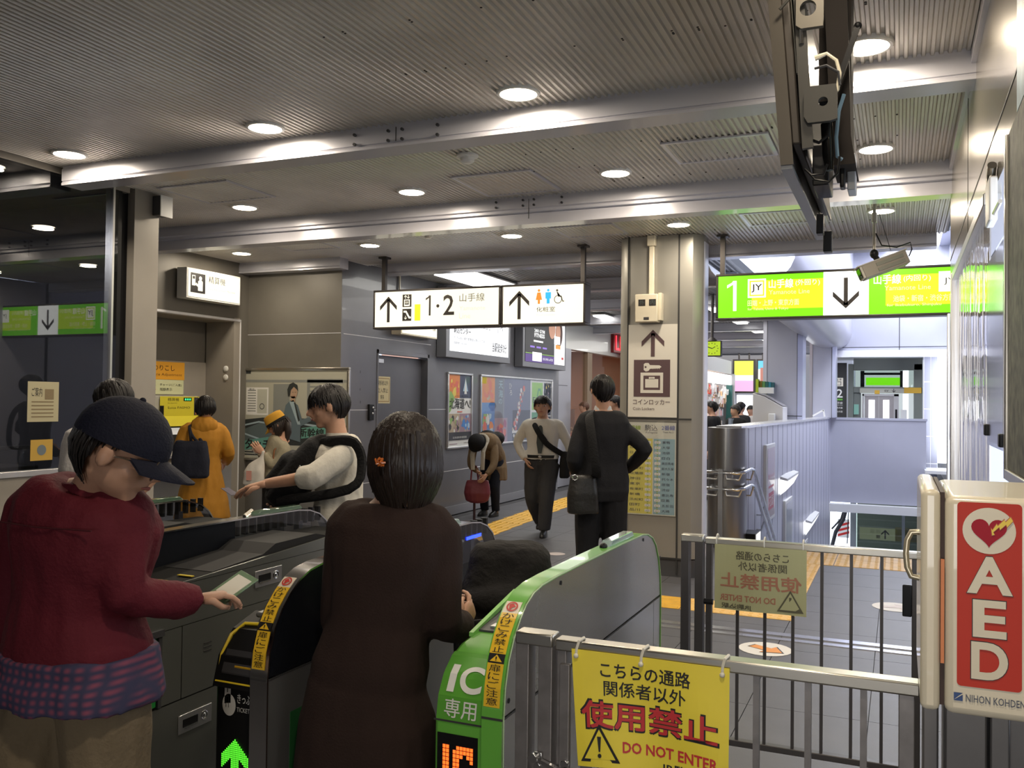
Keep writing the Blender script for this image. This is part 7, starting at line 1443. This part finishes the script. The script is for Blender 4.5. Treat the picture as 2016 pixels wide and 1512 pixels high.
SC = cloth('cream_scarf', (.42, .38, .31)); part('scarf', MB().tube([J['neck'] + Vector((-.09, 0, 0)), U(930, 895, 11.85), U(931, 925, 11.82)], [.035, .032, .026], 8, flat=.5).tube([J['neck'] + Vector((.07, 0, 0)), U(951, 890, 11.8), U(950, 925, 11.8)], [.035, .030, .026], 8, flat=.5).torus(J['neck'], .085, .03, Matrix.Rotation(radians(60), 3, 'X'), 16, 8), SC, t)
rk = thing('backpack', 'small black rucksack on the stooping woman\'s back', 'backpack', U(972, 870, 12.5)); m = MB(); m.ball(U(972, 866, 12.48), (.16, .17, .11), Matrix.Rotation(radians(-20), 3, 'Y'), 16, 10); m.ball(U(960, 858, 12.4), (.12, .12, .08)); flesh('rucksack_body', m, BP, rk, .014, 2, .006); part('rucksack_straps', MB().torus(U(948, 862, 12.12), .055, .012, Matrix.Rotation(radians(80), 3, 'X'), 16, 6), SC, rk)
rb = thing('handbag', 'dark red handbag hanging from the stooping woman\'s hands', 'bag', U(940, 990, 11.9)); cb = U(940, 966, 11.9)
m = MB(); m.rings([ring(cb + ZZ * z, rt2, fw2, w_, h_, 16, 2.6) for z, w_, h_ in ((-.16, .10, .05), (-.13, .155, .08), (-.03, .175, .09), (.06, .165, .07), (.14, .145, .03))]); flesh('bag_body', m, mat('red_leather', (.16, .025, .035), .5, bump=.3, bscale=30), rb, .013, 2, .008)
part('bag_handle', MB().tube([cb + rt2 * -.09 + ZZ * .13, cb + rt2 * -.08 + ZZ * .27, cb + rt2 * -.02 + ZZ * .33, cb + rt2 * .0 + ZZ * .2, cb + rt2 * .01 + ZZ * .13], .011, 6).tube([cb + rt2 * .0 + ZZ * .13, cb + rt2 * .03 + ZZ * .25, cb + rt2 * .07 + ZZ * .13], .011, 6), mat('red_leather', (.16, .025, .035), .5), rb)
o = part('walking_stick', MB().tube([U(934, 985, 11.95), Vector((U(934, 985, 11.95).x, U(934, 985, 11.95).y, 0))], .018, 8), mat('stick_dark', (.05, .02, .025), .5)); tag(o, 'dark furled umbrella standing by the red handbag', 'umbrella'); o.name = 'furled_umbrella'; recenter(o)

# -- 7: woman in yellow coat -------------------------------------------------------------
J = pose(-6.33, 6.96, 133, 1.60, w=.95, look=(150, -12), head=U(404, 802, 8.85), elR=(.25, .02, 1.10), wrR=(.22, .18, 1.0), elL=(-.24, -.02, 1.1), wrL=(-.18, .16, .98))
YC2 = cloth('mustard_coat', (.46, .21, .025), .65, .3, 30, var=.06)
t, at = person('woman in mustard raincoat with a navy tote at the fare machine', J, vox=.012, top=('raincoat', YC2), top_inf=.035, hem=-.02, trs=cloth('black_cloth', (.01, .01, .011)), hair_=('bob', HAIRM, 21), nhair=180, drop=.075, fringe=.02, fold=.011, dn=[(.12, .205, .16), (.30, .245, .19), (.46, .27, .20)], sl_r=1.15, facek=1.05, closed=True)
m = MB(); hcn = spine(J, .93)[0] - J['F'] * .07; m.ball(hcn, (.13, .07, .10), Matrix((J['R'], J['F'], ZZ)).transposed()).torus(spine(J, .96)[0] + ZZ * .01, .095, .032, None, 20, 8); flesh('hood', m, YC2, t, .011, 2, .012, sc=16)
tb2 = thing('tote_bag', 'navy tote hanging from the shoulder of the woman in mustard', 'bag', U(375, 940, 8.65)); cb = U(376, 900, 8.62)
m = MB(); m.rings([ring(cb + ZZ * z, rt2, fw2, w_, h_, 16, 3.2) for z, w_, h_ in ((-.20, .155, .05), (-.18, .175, .07), (-.03, .18, .075), (.10, .165, .06), (.16, .15, .03))]); flesh('bag_body', m, cloth('navy_canvas', (.018, .02, .032)), tb2, .013, 2, .008)
for dx in (-.06, .0): strap('tote_handle', [cb + rt2 * (dx + .06) + ZZ * .14, U(377 + dx * 40, 855, 8.6), U(373, 838, 8.7), U(380, 845, 8.85), cb + rt2 * (dx + .1) + ZZ * .12 + fw2 * .06], .03, cloth('navy_canvas', (.018, .02, .032)), tb2, .008, nrm=-fw)

# -- 8: woman with ochre peaked hat -------------------------------------------------------
J = pose(-5.60, 7.16, 212, 1.52, w=.88, look=(208, -32), head=U(546, 838, 8.78), neck=U(560, 868, 8.8), wrL=U(518, 893, 8.6), elL=U(537, 915, 8.65), shL=U(560, 888, 8.68), shR=U(556, 886, 8.95), elR=U(530, 915, 8.95), wrR=U(512, 890, 8.85))
OL = cloth('olive_knit', (.26, .23, .16)); t, at = person('woman in ochre peaked hat reading a slip beside the large poster', J, vox=.012, top=('cardigan', OL), top_inf=.02, hem=-.05, trs=cloth('black_cloth', (.01, .01, .011)), trs_inf=1.4, hair_=('long', HAIRB, 31), nhair=120, fold=.006, closed=True)
M = Matrix((J['HR'], J['HF'], J['HU'])).transposed(); OC = cloth('ochre_felt', (.50, .26, .03), .8, .2, 60)
part('hat', MB().rings([ring(at(0, -.012, z), J['HR'], J['HF'], a_ * J['s'], b_ * J['s'], 20, 2.2) for z, a_, b_ in ((.045, .098, .118), (.10, .094, .112), (.135, .085, .10), (.145, .06, .07))]), OC, t, smooth=60); part('hat_band', MB().rings([ring(at(0, -.012, z), J['HR'], J['HF'], .101 * J['s'], .121 * J['s'], 20, 2.2) for z in (.028, .055)], cap=False), cloth('band_black', (.01, .01, .01)), t)
part('hat_peak', MB().add([at(x, .085 + r_ * .075 * (1 - (x / .09) ** 2) ** .5 if abs(x) < .09 else .085, .030 - r_ * .045) for x in [-.088 + .011 * k for k in range(17)] for r_ in (0, 1)], [(2 * k, 2 * k + 1, 2 * k + 3, 2 * k + 2) for k in range(16)]), OC, t)
o = part('paper_slip', MB().box((-.05, -.002, -.03), (.05, .002, .03), Matrix.Translation(U(506, 884, 8.62)) @ Matrix.Rotation(radians(-35), 4, 'Y')), mat('slip_white', (.6, .6, .52), .6)); tag(o, 'white slip held by the woman in the ochre hat', 'paper'); recenter(o)
pb2 = thing('carrier_bag', 'white plastic carrier bag hanging from the woman in the ochre hat', 'bag', U(500, 950, 8.55)); cb = U(501, 928, 8.55); m = MB(); m.rings([ring(cb + ZZ * z + rt2 * o_, rt2, fw2, w_, h_, 14, 2.6) for z, w_, h_, o_ in ((-.14, .07, .03, -.01), (-.12, .10, .05, -.01), (.0, .095, .05, 0), (.07, .075, .03, .02), (.14, .02, .012, .07), (.2, .014, .01, .085))]); flesh('bag_body', m, mat('carrier_white', (.50, .47, .42), .45, bump=.4, bscale=20), pb2, .012, 1, .010)
sh = Sheet(plane(cb - fw2 * .062 + rt2 * -.06 - ZZ * .08, rt2, ZZ)); sh.rect(.0, 0, .05, .09, mat('bag_print_pink', (.45, .22, .18), .6)); sh.build('bag_print', pb2)
strap('crossbody_strap', [J['shL'] + ZZ * .06 + J['R'] * .06, spine(J, .6)[0] - J['R'] * .15, J['pelvis'] - J['R'] * .17], .02, mat('strap_tan', (.20, .08, .03), .6), t, .006)

# -- 9: person behind the cap ---------------------------------------------------------------
J = pose(-4.05, 3.72, 160, 1.72, w=1.0, look=(190, -20), head=U(222, 787, 4.98), shR=U(285, 885, 5.0), elR=U(300, 935, 4.95), wrR=U(272, 972, 4.9), neck=U(236, 850, 5.0))
t, at = person('dark haired person in white top behind the man in maroon', J, vox=.012, top=('shirt', cloth('white_top', (.55, .52, .50))), sleeve='short', top_inf=.03, hem=-.12, trs=cloth('black_cloth', (.01, .01, .011)), hair_=('short', HAIRM, 41), nhair=200, fold=.010, closed=True)

# -- far figures -------------------------------------------------------------------------------
def far(lab, px, py, d, a, H, topc, style='short', trc=(.015, .015, .018), look=None, inner=None, hm=None, grp=None, inf=.03, skin=None):
    h = U(px, py, d); F = Vector((cos(radians(a)), sin(radians(a)), 0))
    J = pose(h.x - F.x * .025, h.y - F.y * .025, a, H, w=1.0, look=look or (a, 0)); J['head'].z = h.z; 
    t, at = person(lab, J, vox=.02, skin=skin, top=('jacket', cloth('far_' + lab.split()[0] + str(px), topc)), top_inf=inf, hem=-.15, trs=cloth('far_trousers' + str(px), trc), trs_inf=1.15, hair_=(style, hm or HAIRM, px), nhair=60, fold=.008, group=grp, eyes=abs(px - 1446) < 3)
    if inner: part('inner_shirt', MB().rings([ring(spine(J, q_)[0] + J['F'] * .075, J['R'], J['F'], .055, .09, 12) for q_ in (.2, .6, .93)]), mat('inner_' + str(px), inner, .7), t)
    return t
far('woman in black coat with a backpack walking by the kiosk', 1400, 802, 15.0, 190, 1.66, (.012, .012, .014), look=(190, 0))
far('balding man in open black jacket over a blue shirt', 1447, 808, 15.8, 236, 1.62, (.014, .014, .015), look=(232, 3), inner=(.22, .26, .33), hm=mat('thin_hair', (.03, .028, .026), .5))
far('person in dark clothes half hidden behind the balding man', 1459, 802, 17.2, 60, 1.66, (.02, .02, .022))
far('person in pale grey top beside the white panel', 1478, 808, 18.4, 250, 1.62, (.50, .48, .47), trc=(.2, .2, .2))
far('person with dark hair behind the suited man\'s shoulder', 1210, 793, 12.8, 200, 1.64, (.02, .02, .022), look=(205, -5))
far('small figure in white seen through the shop glass', 1149, 801, 17.5, 210, 1.58, (.6, .56, .52), hm=mat('brown_hair2', (.10, .045, .025), .5))

# ================================================================== remaining things on the stair side
t = thing('slanted_white_panel', 'white slanted information box on top of the stair wall', 'panel', (-2.0, 15, 1.3))
part('box_body', MB().prism([(-2.19, .9), (-2.19, 1.78), (-2.0, 1.72), (-1.73, 1.565), (-1.715, 1.555), (-1.715, .9)], 'y', 14.9, 15.5), mat('panel_white', (.60, .58, .56), .45), t, bevel=.01); part('small_holder', MB().box((-1.93, 14.8, 1.28), (-1.83, 14.9, 1.45)), WHITEP, t, bevel=.01)
part('grey_slope', MB().prism([(-2.17, 1.785), (-2.0, 1.73), (-1.72, 1.57), (-1.72, 1.575), (-2.0, 1.74), (-2.17, 1.79)], 'y', 14.92, 15.48), mat('slope_grey', (.28, .27, .28), .5), t)
t = thing('leaflet_rack', 'lime and teal leaflet rack above the white slanted box', 'rack', (-2.1, 15.6, 1.8))
part('rack_side', MB().box((-2.235, 15.52, 1.0), (-2.19, 15.69, 2.02)), mat('lime', (.42, .55, .03), .4), t); part('rack_front', MB().box((-2.19, 15.53, 1.78), (-1.94, 15.58, 1.88)), WHITEP, t)
for k, c1 in enumerate(((.28, .18, .02), (.12, .28, .08), (.02, .12, .10), (.02, .18, .24), (.02, .10, .12))): part('leaflet_pocket', MB().box((-2.185 + .05 * k, 15.59, 1.88), (-2.14 + .05 * k, 15.68, 1.99 - .006 * k)), mat('leaf_%d' % k, c1, .5), t)
o = part('white_bracket', MB().beam((-1.56, 18.4, 1.38), (-1.36, 18.4, 1.50), .03, .03).beam((-1.36, 18.4, 1.50), (-1.34, 18.4, 1.37), .03, .03), WHITEP); tag(o, 'small white bracket standing on the far part of the stair wall', 'bracket'); recenter(o)
